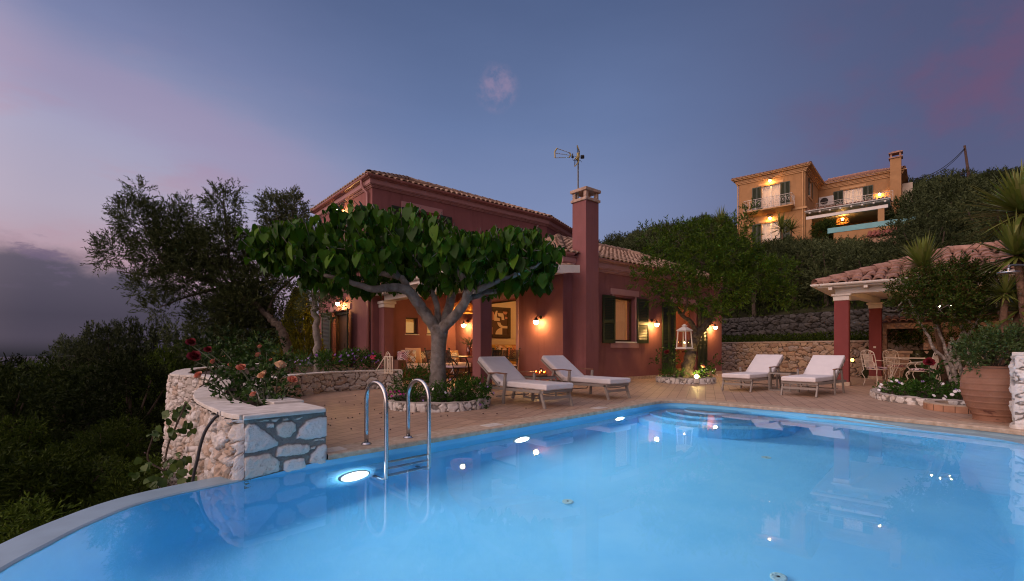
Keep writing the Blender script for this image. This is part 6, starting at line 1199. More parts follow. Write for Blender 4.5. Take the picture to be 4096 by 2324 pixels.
for sx_, sy_ in ((1, 0), (-1, 0), (0, 1), (0, -1)): mb.add([(sx_ * w0 + sy_ * w0, sy_ * w0 + sx_ * w0, z0 + .055), (sx_ * w0 - sy_ * w0, sy_ * w0 - sx_ * w0, z0 + .055), (sx_ * w1 - sy_ * w1, sy_ * w1 - sx_ * w1, z0 + .48), (sx_ * w1 + sy_ * w1, sy_ * w1 + sx_ * w1, z0 + .48)], [(0, 1, 2, 3)])
part('pane', mb, glass, lt)
mb = MB(FL); e1 = .155; mb.box(-e1, e1, -e1, e1, z0 + .50, z0 + .515); mb.hexa([(-e1, -e1, z0 + .516), (e1, -e1, z0 + .516), (e1, e1, z0 + .516), (-e1, e1, z0 + .516), (-.045, -.045, z0 + .61), (.045, -.045, z0 + .61), (.045, .045, z0 + .61), (-.045, .045, z0 + .61)]); mb.box(-.04, .04, -.04, .04, z0 + .611, z0 + .635); mb.hexa([(-.06, -.06, z0 + .636), (.06, -.06, z0 + .636), (.06, .06, z0 + .636), (-.06, .06, z0 + .636), (-.01, -.01, z0 + .685), (.01, -.01, z0 + .685), (.01, .01, z0 + .685), (-.01, .01, z0 + .685)]); part('roof', mb, lw, lt)
mb = MB(FL); mb.tube([(.035 * math.cos(t), 0, z0 + .725 + .04 * math.sin(t)) for t in np.linspace(0, 2 * PI, 20)], .005, 5, False); mb.tube([(0, 0, z0 + .765), (0, 0, z0 + 1.25)], .003, 4); part('ring', mb, bronze, lt)
for x, y, h in ((-.04, -.02, .12), (.055, .03, .115)):
    c = FL.p(x, y, z0 + .036); mb = MB(); mb.lathe([(0, 0), (.04, 0), (.04, h), (0, h + .002)], c, 16); ca_ = part('candle', mb, EMIT('glowing_wax', (1, .55, .25), .5), lt, True); mb = MB(); mb.ball(c + [0, 0, h + .022], (.009, .009, .02), 8, 6); part('flame', mb, FLAME, ca_)  # wax emits by itself, in place of flame light shining through it
sp_ = np.array([5.16, 13.42, .12]); so_ = thing('garden_spotlight', 'small warm garden spotlight glowing among the plants at the foot of the almond tree', 'spotlight', sp_); mb = MB(); mb.lathe([(0, 0), (.05, .01), (.06, .07), (.055, .07)], sp_, 14); part('housing', mb, bronze, so_); mb = MB(); mb.ball(sp_ + [0, -.02, .075], (.055, .055, .05), 12, 8); part('bulb', mb, EMIT('spot_glow', (1, .70, .25), LAMP * 1.3), so_, True)
o, B_ = shrub('ground_cover', 'low green plants with white flowers round the foot of the almond tree', [(AC + [-.42, -.32, .26], (.32, .28, .13)), (AC + [.1, -.5, .2], (.22, .16, .08)), (AC + [.52, -.22, .30], (.26, .3, .15)), (AC + [.62, .1, .3], (.2, .3, .13)), (AC + [-.55, .1, .25], (.2, .3, .14)), (AC + [.36, -.45, .24], (.16, .14, .1))], 1100, 9, .1, .05, .02, gcL, AC + [0, 0, .1], 'ground cover', sd=42)
for u, v in ((2862, 1476), (2850, 1485), (2808, 1483), (2868, 1500), (2820, 1480), (2826, 1476)): flower(o, at(u, v, 13.5), fl['white'], .024)
o, B_ = shrub('rose_bush', 'small rose bush with a dark red bloom and a salmon bloom under the hanging lantern', dblobs([(1675, 890, 26, 24, 13.9), (1700, 870, 20, 18, 14.0), (1650, 905, 16, 16, 13.9), (1770, 925, 16, 18, 13.7), (1790, 905, 12, 14, 13.8)]), 420, 7, .14, .06, .04, rosL, AC + [-.2, .1, .1], 'rose bush', sd=43, stem_mat=stemg)
rose(o, at(2669, 1409, 13.6), fl['crimson'], .075); rose(o, at(2812, 1466, 13.5), fl['peach'], .065); rose(o, at(2733, 1408, 13.6), fl['crimson'], .03)

# ---------------------------------------------------------------- pomegranate bed, jar shrub, yuccas
bp_ = spline([(8.05, 10.6), (7.5, 10.0), (7.15, 9.4), (6.98, 8.9), (7.04, 8.4), (7.35, 7.95), (8.2, 7.7), (9.3, 8.2), (10.3, 9.4), (10.2, 10.6), (9.2, 11.0), (8.05, 10.6)], 5)
ring_bed('stone_edging', (8.5, 9.3), 1, .12, 'curved kerb of rough stones round the pomegranate bed', 17, [tuple(p) for p in bp_], .22)
b0 = np.array([9.25, 10.05, .05]); yy = 9.9
stm = [[(3835, 1540), (3815, 1480), (3790, 1420), (3770, 1360), (3740, 1290), (3690, 1220), (3660, 1180)], [(3850, 1540), (3835, 1440), (3820, 1390), (3845, 1340), (3850, 1290), (3830, 1230)], [(3805, 1530), (3780, 1440), (3735, 1395), (3710, 1340), (3668, 1270), (3640, 1210), (3600, 1160)], [(3850, 1545), (3870, 1470), (3875, 1400), (3865, 1340), (3830, 1290), (3800, 1230), (3780, 1170)], [(3825, 1535), (3790, 1440), (3775, 1380)], [(3865, 1350), (3900, 1300), (3930, 1240), (3960, 1190)]]
dtree('pomegranate_tree', 'many stemmed pomegranate with pale blotched trunks in the bed in front of the pavilion', b0, [at(3825, 1480, yy), at(3800, 1400, yy), at(3810, 1350, yy)], [([at(u, v, yy + .25 * math.sin(i * 2.1)) for u, v in p], .036 - .004 * (i > 3), .013) for i, p in enumerate(stm)],
 [(2285, 745, 42, 42, 9.7), (2260, 720, 24, 24, 9.7), (2330, 705, 46, 40, 9.9), (2395, 690, 44, 40, 10), (2450, 700, 44, 44, 9.9), (2480, 750, 40, 44, 9.8), (2390, 755, 60, 40, 9.5), (2310, 790, 32, 26, 9.6), (2430, 800, 44, 30, 9.6), (2340, 820, 16, 24, 9.6), (2420, 655, 12, 22, 10), (2250, 760, 20, 18, 9.7), (2300, 700, 20, 24, 9.8), (2370, 720, 50, 40, 9.7), (2355, 765, 40, 30, 9.4), (2390, 795, 30, 22, 9.5)], 1300, 11, .17, .058, .024, pomL, lichen, 51, r0=.045, r1=.03, spread=.9)
o, B_ = shrub('ground_cover', 'low green ground cover with white daisies in the pomegranate bed', [((7.5, 9.25, .2), (.36, .4, .13)), ((7.45, 8.75, .2), (.34, .4, .13)), ((7.7, 8.35, .18), (.4, .3, .12)), ((8.1, 9.3, .2), (.4, .5, .12)), ((8.4, 8.5, .2), (.45, .4, .14)), ((9.0, 9.2, .2), (.5, .6, .13)), ((8.1, 10.0, .2), (.5, .4, .1))], 800, 9, .1, .055, .024, gcL, (8.0, 9.0, .08), 'ground cover', sd=52)
for u, v, Y in ((3566, 1526, 9.2), (3549, 1533, 9.2), (3586, 1522, 9.3), (3525, 1538, 9.1), (3519, 1547, 9.0), (3515, 1560, 8.9), (3610, 1534, 9.1), (3597, 1530, 9.2), (3691, 1526, 9.2), (3825, 1560, 8.1), (3820, 1566, 8.0), (3835, 1563, 8.0), (3808, 1578, 7.9), (3776, 1595, 7.8), (3781, 1585, 7.8), (3735, 1582, 7.9), (3770, 1535, 9.0)): flower(o, at(u, v, Y), fl['white' if (u + v) % 3 else 'lilac'], .032, 8)
o, B_ = shrub('spiky_herb', 'tuft of thin grey green spiky herb at the front of the pomegranate bed', [((7.55, 8.05, .16), (.22, .14, .08))], 3000, 6, .14, .07, .006, oliL, (7.55, 8.1, .08), 'herb', sd=53, spread=.4)
o, B_ = shrub('rose_bush', 'rose stem with one dark crimson bloom rising from the pomegranate bed', dblobs([(2340, 925, 20, 18, 8.7), (2360, 945, 24, 18, 8.7), (2325, 950, 18, 14, 8.6)]), 800, 6, .1, .062, .042, rosL, (7.75, 8.7, .08), 'rose bush', sd=54, stem_mat=stemg)
c = at(3718, 1448, 8.6); rose(o, c, fl['crimson'], .075); mb = MB(); mb.tube([(7.72, 8.65, .1), c - [0, 0, .3], c - [0, 0, .04]], .008, 5); part('rose_stem', mb, stemg, o); rose(o, at(3760, 1478, 8.9), fl['crimson'], .035)
shrub('jar_shrub', 'bushy fine leaved green shrub growing out of the big terracotta jar', [(jc + [0, 0, .98], (.48, .40, .22)), (jc + [-.30, -.05, .92], (.24, .22, .2)), (jc + [.32, 0, 1.0], (.3, .3, .22)), (jc + [.05, -.1, 1.12], (.35, .3, .16)), (jc + [-.42, -.08, .80], (.10, .1, .1))], 1300, 11, .15, .05, .018, LEAF('jar_leaf', [(.03, .06, .012), (.05, .09, .018), (.08, .12, .03)], .45, .25), jc + [0, 0, .68], 'shrub', sd=55, stems=14, spread=.9)
yuctrunk = M('yucca_trunk', (.10, .06, .04), .9, .4, 18, .02, 40, col2=(.22, .13, .085), spec=.1)
def yucca(label, base, heads, sd, cat='yucca'):
    r = np.random.default_rng(sd); o = thing('yucca', label, cat, base, group='yuccas at the right')
    for (c, L, n_) in heads:
        c = np.asarray(c, float); mb = MB(); b_ = np.asarray(base, float); k = 12; mb.tube([b_, b_ * .5 + c * .5 + [.05, 0, 0], c], [.075, .065, .05], 10); tk_ = part('trunk', mb, yuctrunk, o, True); Q = []
        for i in range(n_):
            el = r.uniform(-.5, 1.45); az = i * 2.4 + r.uniform(-.2, .2); l = L * r.uniform(.75, 1.1); d = np.array([math.cos(az) * math.cos(el), math.sin(az) * math.cos(el), math.sin(el)]); s_ = unit(np.cross(d, (0, 0, 1.01))); nn = np.cross(s_, d); w_ = .021 * L / .6; sag = .10 * l * (1.2 - el) * .5
            pr_ = [(0, .55), (.3, 1), (.65, .72), (1, .04)]; pts = [(c + d * l * t - [0, 0, sag * t * t], w_ * ww) for t, ww in pr_]
            for (p, a), (q, b) in zip(pts, pts[1:]): Q.append([p - s_ * a - nn * a * .35 * 0, p + s_ * a, q + s_ * b, q - s_ * b])
        quads('leaf_head', np.array(Q), yucL, o)
    return o
yucca('yucca with one spiky rosette in front of the pavilion roof', (9.5, 10.45, .05), [(at(3692, 1068, 10.3), .74, 170)], 61)
yucca('tall yucca with the highest spiky rosette at the right edge', (9.6, 8.9, .0), [(at(4090, 850, 8.9), 1.0, 190), (at(4068, 1022, 8.9), .82, 180)], 62)
yucca('small low yucca with pale green leaves behind the shower at the right edge', (9.2, 9.2, .0), [(at(4022, 1175, 9.1), .5, 120), (at(4080, 1240, 9.1), .7, 140)], 63)
# ---------------------------------------------------------------- the ochre house up the hill
ochre = M('ochre_stucco', (.37, .205, .095), .85, .08, 2, .004, 60, spec=.15, streak=.5); octrim = M('ochre_trim', (.52, .30, .14), .7, .06, 3); railw = M('white_railing', (.62, .56, .50), .5, .05, 5)
e1y, e2y = np.array([.753, -.658, 0]), np.array([.658, .753, 0]); yc = np.array([25.7, 42.0, 0]); ZB = 9.3
FY = Frame(yc - e1y * 5.5, e1y, e2y)                       # front of the left block; x 0..5.5
FYS = Frame(yc, e2y, -e1y)                                 # its right side
FYR = Frame(FY.p(5.5, 6.7), e1y, e2y)                      # front of the recessed right block
house2 = thing('ochre_house', 'ochre two storey house with white balconies and lit lamps high on the hillside', 'house', FY.p(5, 4, ZB)); house_keep = house; house = house2
mb = MB(FY); wall(mb, 0, 5.5, ZB, 16.55, .3, [(1.99, 3.53, 13.5, 15.86), (1.99, 3.53, 10.2, 12.45)]); m2 = MB(FYS); wall(m2, .3, 6.7, ZB, 16.55, .3, [(1.5, 2.9, 14.7, 16.2)]); m3 = MB(FYR); wall(m3, 0, 6.25, ZB, 16.55, .3, [(1.98, 3.48, 13.9, 16.0), (1.9, 4.6, 10.2, 12.3)])
m4 = MB(FY); m4.box(0, .3, .3, 12, ZB, 16.55); m4.box(.3, 11.75, 11.7, 12, ZB, 16.55); m4.box(11.45, 11.75, 7.0, 11.7, ZB, 16.55)
for m_ in (m2, m3, m4): mb.v += m_.v; mb.f += [tuple(i + mb.n for i in f) for f in m_.f]; mb.n += m_.n
part('wall', mb, ochre, house2)
mb = MB(FY); A_ = [(0, 0), (5.5, 0), (5.5, 12), (0, 12)]; B2 = [(5.5, 6.7), (12.9, 6.7), (12.9, 12), (5.5, 12)]
for o, z0, z1 in ((.08, 16.45, 16.56), (.16, 16.56, 16.66), (.22, 16.66, 16.80), (.42, 16.80, 16.86)): mb.prism(offp(A_, o), z0, z1); mb.prism([(5.5 + o, 6.7 - o), (11.75 + o, 6.7 - o), (11.75 + o, 12 + o), (5.5 + o, 12 + o)], z0 + .003, z1 + .003)
part('cornice', mb, octrim, house2)
mb = MB(FY); mb.box(-.10, 5.6, -.10, -.001, 13.22, 13.40); mb.box(5.501, 5.6, 0, 2.2, 13.22, 13.40); part('string_course', mb, octrim, house2)
mb = MB(FY); gutter(mb, [(-.45, 8, 16.95), (-.45, -.45, 16.95), (5.95, -.45, 16.95), (5.95, 6.25, 16.95), (11.02, 6.25, 16.95)], .075); part('gutter', mb, octrim, house2)
mb = MB(FY); mb.tube([(5.3, -.30, 16.85), (5.3, -.06, 16.5), (5.3, -.06, ZB)], .05, 8); mb.tube([(-.3, -.3, 16.9), (-.05, -.08, 16.3), (-.05, -.08, ZB)], .05, 8); part('downpipe', mb, octrim, house2)
Ea = [np.array([*p, 16.92]) for p in offp(A_, .45)]; Ra, Rb = np.array([2.75, 2.9, 17.95]), np.array([2.75, 9, 17.95]); mb = MB(FY)
for p in ([Ea[0], Ea[1], Ra], [Ea[1], Ea[2], Rb, Ra], [Ea[3], Ea[0], Ra, Rb]): tiles(mb, p, .26, .42, .11)
Eb = [np.array([*p, 16.93]) for p in ((5.9, 6.25), (12.0, 6.25), (12.0, 12.4), (5.9, 12.4))]; Rc, Rd = np.array([5.9, 9.3, 18.0]), np.array([9.4, 9.3, 18.0]); tiles(mb, [Eb[0], Eb[1], Rd, Rc], .26, .42, .11); tiles(mb, [Eb[1], Eb[2], Rd], .26, .42, .11)
for p, q in ((Ea[0], Ra), (Ea[1], Ra), (Ra, Rb), (Eb[1], Rd), (Rc, Rd)): ridge(mb, p + [0, 0, .03], q + [0, 0, .06], .15)
tiles(mb, [(5.55, -.25, 12.88), (11.3, -.25, 12.88), (11.3, 4.4, 13.65), (5.55, 4.4, 13.65)], .26, .42, .11)
part('roof', mb, TILE2, house2)
mb = MB(FY); mb.box(11.02, 11.80, 6.06, 6.69, ZB, 17.9); c2 = part('chimney', mb, ochre, house2); mb = MB(FY); mb.box(10.92, 11.90, 5.96, 6.79, 17.9, 18.0); mb.box(10.92, 11.90, 5.96, 6.79, 18.34, 18.44); mb.box(11.12, 11.70, 6.14, 6.6, 18.44, 18.54)
for x in (11.02, 11.66):
    for y in (6.06, 6.55): mb.box(x, x + .14, y, y + .14, 18.0, 18.34)
part('chimney_cap', mb, TILE2, c2)
# balcony, railings
def railing(fr, pts, z0, z1):
    mb = MB(fr); P = [np.array([*p, 0.]) for p in pts]
    for a, b in zip(P, P[1:]):
        for z in (z1, z0 + .05, z0 + .14): mb.tube([a + [0, 0, z], b + [0, 0, z]], .022 if z == z1 else .014, 6)
        L = np.linalg.norm(b - a); k = max(1, int(L / .95)); d = (b - a) / L
        for i in range(k + 1): q = a + (b - a) * i / k; mb.tube([q + [0, 0, z0], q + [0, 0, z1]], .018, 6)
        for i in range(k):
            m = a + (b - a) * (i + .5) / k; hw = L / k / 2; zm = z0 + .14 + (z1 - z0 - .14) / 2; R_ = min(hw * .5, .26)
            for s in (-1, 1):
                t = np.linspace(0, 9, 22); mb.tube([m + d * (s * hw * .48 + R_ * (1 - x / 11) * math.cos(x * s)) + np.array([0, 0, zm + R_ * 1.3 * (1 - x / 11) * math.sin(x)]) for x in t], .012, 4); mb.ball(m + d * s * hw * .48 + [0, 0, zm], .05, 6, 4)
            mb.tube([m + [0, 0, z0], m + [0, 0, z1]], .012, 4); mb.ball(m + [0, 0, zm + .2], .05, 6, 4)
    return part('railing', mb, railw, house2)
mb = MB(FY); mb.hexa([(1.0, -.1, 13.18), (4.4, -.1, 13.18), (4.4, -.001, 13.18), (1.0, -.001, 13.18), (.75, -1.0, 13.45), (4.65, -1.0, 13.45), (4.65, -.002, 13.45), (.75, -.002, 13.45)]); mb.box(.68, 4.72, -1.06, -.101, 13.451, 13.55); part('balcony', mb, octrim, house2)
railing(FY, [(.74, -.02), (.74, -1.0), (4.66, -1.0), (4.66, -.02)], 13.56, 14.52); railing(FY, [(5.6, 4.5), (11.3, 4.5)], 13.66, 14.62)
# doors, shutters, lintels
for fr, ops in ((FY, [(1.99, 3.53, 13.5, 15.86), (1.99, 3.53, 10.2, 12.45)]), (FYR, [(1.98, 3.48, 13.9, 16.0)])):
    for x0, x1, z0, z1 in ops:
        window(house2, fr, x0, x1, z0, z1, .1, 2, white, glass, 'door'); curtain(house2, fr, x0 + .05, x1 - .05, z0, z1, .35, sheer, .03, .2)
        for a, b in ((x0 - .78, x0 - .40), (x0 - .39, x0 - .01), (x1 + .01, x1 + .39), (x1 + .40, x1 + .78)): shutter(house2, fr, a, b, z0, z1 + .03, -.04)
        bits('lintel', fr, [(x0 - .25, x1 + .25, -.03, -.002, z1 + .08, z1 + .28)], octrim)
window(house2, FYS, 1.5, 2.9, 14.7, 16.2, .1, 2, white); shutter(house2, FYS, .85, 1.49, 14.68, 16.22, -.05, ang=-.5, hinge=1); shutter(house2, FYS, 2.91, 3.55, 14.68, 16.22, -.05, ang=.5, hinge=0); bits('sill', FYS, [(1.3, 3.1, -.05, -.002, 14.5, 14.68)], octrim)
mb = MB(FYR); mb.box(1.9, 4.6, .12, .2, 10.2, 12.3); part('porch_door', mb, darkwood, house2)
# porch below the right block
mb = MB(FY); mb.box(5.52, 11.3, -.2, 6.69, 12.74, 12.80)
for k in range(8): mb.box(5.8 + k * .74, 5.92 + k * .74, -.3, 0, 12.63, 12.739)
mb.box(5.55, 11.2, -.02, .22, 12.2, 12.45); part('porch_canopy', mb, white, house2)
mb = MB(FY); gutter(mb, [(5.5, -.33, 12.88), (11.4, -.33, 12.88)], .08); part('porch_gutter', mb, white, house2)
for x in (5.55, 10.55): mb = MB(FY); mb.box(x, x + .42, .0, .42, ZB, 12.199); part('column', mb, ochre, house2)
mb = MB(FYR); mb.box(.05, 1.25, -.42, -.05, 14.75, 15.62); ac = thing('air_conditioner', 'white air conditioner unit on the wall of the ochre house', 'air conditioner', FYR.p(.6, -.2, 15)); part('casing', mb, M('ac_white', (.55, .53, .50), .5, .05), ac, bevel=.03)
mb = MB(FYR); mb.add([(.5 + .33 * math.cos(t), -.428, 15.18 + .33 * math.sin(t)) for t in np.arange(20) * PI / 10], [tuple(range(20))]); part('fan_grille', mb, blackiron, ac)
house = house_keep
# its infinity pool on the slope, and a small tiled roof below
tq = M('turquoise_render', (.16, .38, .40), .6, .12, 2); ip = thing('hillside_pool', 'turquoise infinity pool edge below the ochre house on the hillside', 'pool', FY.p(9, -4, 9)); FI = Frame(at(3310, 914, 38), e1y, e2y)
mb = MB(FI); mb.box(0, 10.5, 0, .35, -.40, 0); part('rim', mb, tq, ip); mb = MB(FI); mb.box(.4, 10.5, .04, .38, -2.6, -.401); part('wall', mb, ochre, ip)
mb = MB(FI); mb.box(.3, 10.4, .36, 3.5, -.12, -.06); part('water', mb, tq, ip)
sh_ = thing('pump_house', 'small hut with a red tiled roof just below the turquoise pool', 'hut', FI.p(3.2, -1, -1.6)); mb = MB(FI); tiles(mb, [(2.6, -1.6, -1.35), (5.6, -1.6, -1.35), (5.6, -.02, -.72), (2.6, -.02, -.72)], .26, .42, .11); part('roof', mb, M('dark_red_tile', (.30, .10, .07), .85, .3, 5), sh_); mb = MB(FI); mb.box(2.75, 5.45, -1.4, -.03, -3, -1.36); part('wall', mb, ovst, sh_)
g2 = 'lit lamps on the ochre house'; yg = EMIT('far_lamp_glow', (1, .50, .13), LAMP * .55)
wall_lamp(FY, 2.75, 16.25, 'lit lamp above the balcony door of the ochre house', 1.5, g2, yg); wall_lamp(FY, 2.75, 12.85, 'lit lamp under the balcony of the ochre house', 1.5, g2, yg)
wall_lamp(FYR, .98, 15.0, 'lit lamp left of the upper terrace door of the ochre house', 1.5, g2, yg); wall_lamp(FYR, 4.75, 15.05, 'lit lamp at the right end of the upper terrace of the ochre house', 1.5, g2, yg)
c = at(3370, 881, 42.3); pl2 = thing('wicker_pendant', 'lit wicker dome lamp hanging in the porch of the ochre house', 'pendant lamp', c); mb = MB(); prof = [(.48, -.25), (.50, -.1), (.46, .05), (.36, .2), (.2, .32)]
for t in np.linspace(0, 4, 13): q = [(interp(t, [(i, p[0]) for i, p in enumerate(prof)]), interp(t, [(i, p[1]) for i, p in enumerate(prof)]))][0]; mb.tube([c + [q[0] * math.cos(a), q[0] * math.sin(a), q[1]] for a in np.linspace(0, 2 * PI, 25)], .014, 4, False)
for a in np.arange(26) * 2 * PI / 26: mb.tube([c + [r_ * math.cos(a), r_ * math.sin(a), z] for r_, z in prof], .012, 4, False)
part('shade', mb, M('rattan_far', (.45, .22, .07), .6, .2), pl2, True); mb = MB(); mb.ball(c + [0, 0, .1], .11, 10, 6); part('bulb', mb, yg, pl2, True); mb = MB(); mb.tube([c + [0, 0, .2], [c[0], c[1], 12.74]], .012, 5); part('cord', mb, blackiron, pl2)
def yroom(x, y, z, lab): p = FY.p(x, y, z); t = thing('room_lamp', lab, 'lamp', p, group='room lamps inside the ochre house'); mb = MB(); mb.ball(p, .2, 12, 8); part('globe', mb, EMIT('ochre_room_glow', (1, .66, .34), ROOMLAMP * .35), t, True)
yroom(2.7, 1.6, 15.3, 'warm lamp behind the curtains of the balcony door of the ochre house'); yroom(8.2, 8.2, 15.3, 'warm lamp behind the upper terrace door of the ochre house'); yroom(2.7, 1.6, 12.0, 'warm lamp behind the ground floor door of the ochre house')
# floors inside
mb = MB(FY); mb.box(.31, 5.19, .31, 11.6, 13.1, 13.3); mb.box(.31, 5.19, 3.2, 3.3, 13.31, 16.4); mb.box(.31, 5.19, 3.2, 3.3, ZB, 13.05); mb.box(5.8, 12.5, 9.5, 9.6, 13.3, 16.4); part('inner_wall', mb, plaster, house2)
# ---------------------------------------------------------------- utility pole with a street lamp and a cable
wood = M('pole_wood', (.10, .06, .045), .9, .3, 6); pt_, pb_ = at(3858, 582, 52), at(3884, 770, 52); po = thing('utility_pole', 'leaning wooden utility pole with a small street lamp on the hill at the right', 'utility pole', pb_)
mb = MB(); mb.tube([pb_ - (pt_ - pb_) * .3, pb_, pt_], [.17, .15, .10], 8); part('pole', mb, wood, po); mb = MB(); q = at(3877, 690, 52); mb.tube([q, q + [-.4, 0, .25], at(3848, 688, 52), at(3846, 695, 52)], .03, 6); part('lamp_arm', mb, bronze, po); mb = MB(); mb.lathe([(.03, .1), (.2, -.02), (.24, -.08), (.0, -.06)], at(3846, 697, 52), 12); part('lamp_head', mb, bronze, po)
mb = MB(); a, b = at(3859, 592, 52), at(3640, 716, 47); a2 = a + np.array([0, 0, -.25]); mb.tube([a * (1 - t) + b * t - np.array([0, 0, 1.3 * 4 * t * (1 - t) * .6]) for t in np.linspace(0, 1, 14)], .035, 5); mb.tube([a * (1 - t) + b * t - np.array([0, 0, .12 + 1.3 * 4 * t * (1 - t) * .68]) for t in np.linspace(0, 1, 14)], .03, 5); mb.tube([a, a2], .03, 4)
tag(part('power_cable', mb, blackiron), 'sagging power cable running from the leaning pole down towards the ochre house', 'cable')

# ---------------------------------------------------------------- trees on the hillside
def crownmesh(sd, kind):
    """a rounded tree about 1 m wide and 1 m high, scaled by its root"""
    r = np.random.default_rng(sd); bl = []
    for i in range(11):
        a = r.uniform(0, 2 * PI); q = r.uniform(.05, .36); bl.append(((q * math.cos(a), q * math.sin(a), r.uniform(.40, .82)), (r.uniform(.12, .22), r.uniform(.12, .22), r.uniform(.10, .19))))
    if kind: bl += [((r.uniform(-.35, .35), r.uniform(-.35, .35), r.uniform(.2, .4)), (.18, .18, .14)) for _ in range(5)]
    B_, D_ = blob_sprigs(bl, 2600, .8, .5, .35, r); return sprigs(B_, D_, 9, .085, .046, .013, .8, r), bl
def treeproto(name, sd, leafm, kind):
    o = thing(name, '', 'tree', (0, 0, -50)); Q, bl = crownmesh(sd, kind); Q = Q + np.array([0, 0, -50.]); quads('crown', Q, leafm, o); mb = MB(); r = np.random.default_rng(sd); mb.tube(spline([(0, 0, -50.05), (.02, .01, -49.8), (r.normal() * .05, r.normal() * .05, -49.45)], 3), [.035, .03, .028, .025, .02, .015, .012], 6)
    for k in range(4): c = np.array(bl[k][0]) + [0, 0, -50]; mb.tube([(.01, 0, -49.75), (c + [0, 0, -50 + .3]) / 2 + [0, 0, -.1], c], [.016, .012, .006], 5)
    part('trunk', mb, oldbark, o); return o
protos = [treeproto('hillside_tree', 101 + i, hilL[i % 2 if i > 2 else 0], i % 2) for i in range(5)]
slopes = [treeproto('slope_bush', 131 + i, slpL[i % 2], 1) for i in range(4)]
used = set()
def plant(pool_, k, loc, sx_, sz_, rz, label, cat, group):
    p = pool_[k % len(pool_)]
    if p.name not in used: used.add(p.name); o = p; o.location = tuple(loc); o.rotation_euler = (0, 0, rz); o.scale = (sx_, sx_, sz_)
    else: o = dup(p, loc, rz, scale=(sx_, sx_, sz_))
    return tag(o, label, cat, group)
lim = [(2300, 1010), (2400, 968), (2440, 935), (2520, 912), (2600, 895), (2680, 880), (2740, 890), (2830, 850), (2900, 838), (2935, 900), (2960, 945), (3000, 958), (3080, 938), (3200, 930), (3230, 955), (3310, 958), (3420, 955), (3520, 968), (3560, 935), (3620, 890), (3655, 870), (3665, 740), (3700, 712), (3760, 730), (3800, 705), (3880, 740), (3960, 705), (4096, 700), (4300, 660)]
lim2 = [(2300, 1010), (2935, 890), (2960, 860), (3560, 860), (3580, 720), (3640, 700), (3700, 685), (3800, 690), (3900, 700), (3960, 680), (4096, 668), (4300, 640)]
r_ = np.random.default_rng(77); placed = []; hg = 'trees in the thicket on the hillside'
def try_tree(x, y, hmax, behind=False):
    z = float(hill(np.array([x]), np.array([y]))[0]) - .05; u = CX + F * x / y
    if not (2250 < u < 4250): return
    d = np.array([x, y]) - FY.p(6.5, 6)[:2]; q = np.array([d @ e1y[:2], d @ e2y[:2]])
    if abs(q[0]) < 7.6 and -12.0 < q[1] < 6.6 and q[1] > -7.5: return          # the ochre house and its terrace
    L = lim2 if q[1] > 6 and u > 2940 else lim
    w_ = 1.2 * F / y; vlim = max(interp(u - w_ * .6, L), interp(u, L), interp(u + w_ * .6, L)) + r_.uniform(-6, 22); zt = 1 + (HY - vlim) / F * y; h = min(hmax * r_.uniform(.8, 1.2), zt - z)
    if h < .9: return
    w_ = min(h * r_.uniform(.95, 1.25), 4.6); near = y < 24
    placed.append((u, y)); plant(protos, int(r_.integers(100)), (x, y, z), w_, h / .95, r_.uniform(0, 6.28), 'dark green tree in the thicket covering the hillside between the walls and the ochre house', 'tree', hg)
for gx in np.arange(7, 68, 2.0):
    for gy in np.arange(11, 74, 2.0):
        x, y = gx + r_.uniform(-.9, .9), gy + r_.uniform(-.9, .9); d1 = (x - 9.46) * .934 + (y - 21.6) * .356; d2 = .673 * x + .74 * y - 22.35; d = max(d1, d2)
        if d < 2.3 or d > 62: continue
        if d > 10 and r_.uniform() < .35 and y > 30 and x < 34: continue
        if y > 48 and x < 36 and r_.uniform() < .35: continue
        try_tree(x, y, 3.3 if d < 6 else 4.2)
for u, v, Y, h, w_ in ((3600, 740, 49, 7, 5), (3680, 712, 51, 8, 6), (3760, 735, 53, 7.5, 6), (3850, 745, 54, 7, 6), (3612, 768, 40, 7, 3.2), (3575, 850, 40, 4, 2.6), (3650, 745, 41, 8, 4), (3640, 820, 45, 6, 5), (3720, 830, 46, 6.5, 5.5), (3790, 800, 48, 7, 6), (3920, 715, 56, 7, 6), (3990, 705, 57, 7, 6), (4060, 700, 58, 7, 6)):
    p = at(u, v, Y); plant(protos, int(r_.integers(100)), (p[0], p[1], p[2] - h * .95), w_, h, r_.uniform(0, 6), 'dark green tree in the thicket covering the hillside right of the ochre house', 'tree', 'trees right of the ochre house')
for u, v, Y, L, lab in ((3128, 900, 40, 1.5, 'small yucca with a spiky rosette below the balcony of the ochre house'), (3165, 905, 40.5, 1.2, 'second small yucca just right of the one below the balcony'), (2885, 880, 38, 1.4, 'small palm like yucca left of the ochre house')):
    c = at(u, v + 14, Y); yucca(lab, c - [0, 0, 3], [(c, L, 70)], int(u))
shrub('bougainvillea', 'rounded dark bush with purple flowers at the foot of the ochre house porch', [(at(3290, 925, 40), (.9, .9, .8)), (at(3310, 905, 40), (.6, .6, .5))], 160, 10, .3, .12, .05, hilL[1], at(3290, 960, 40), 'bush', sd=71)
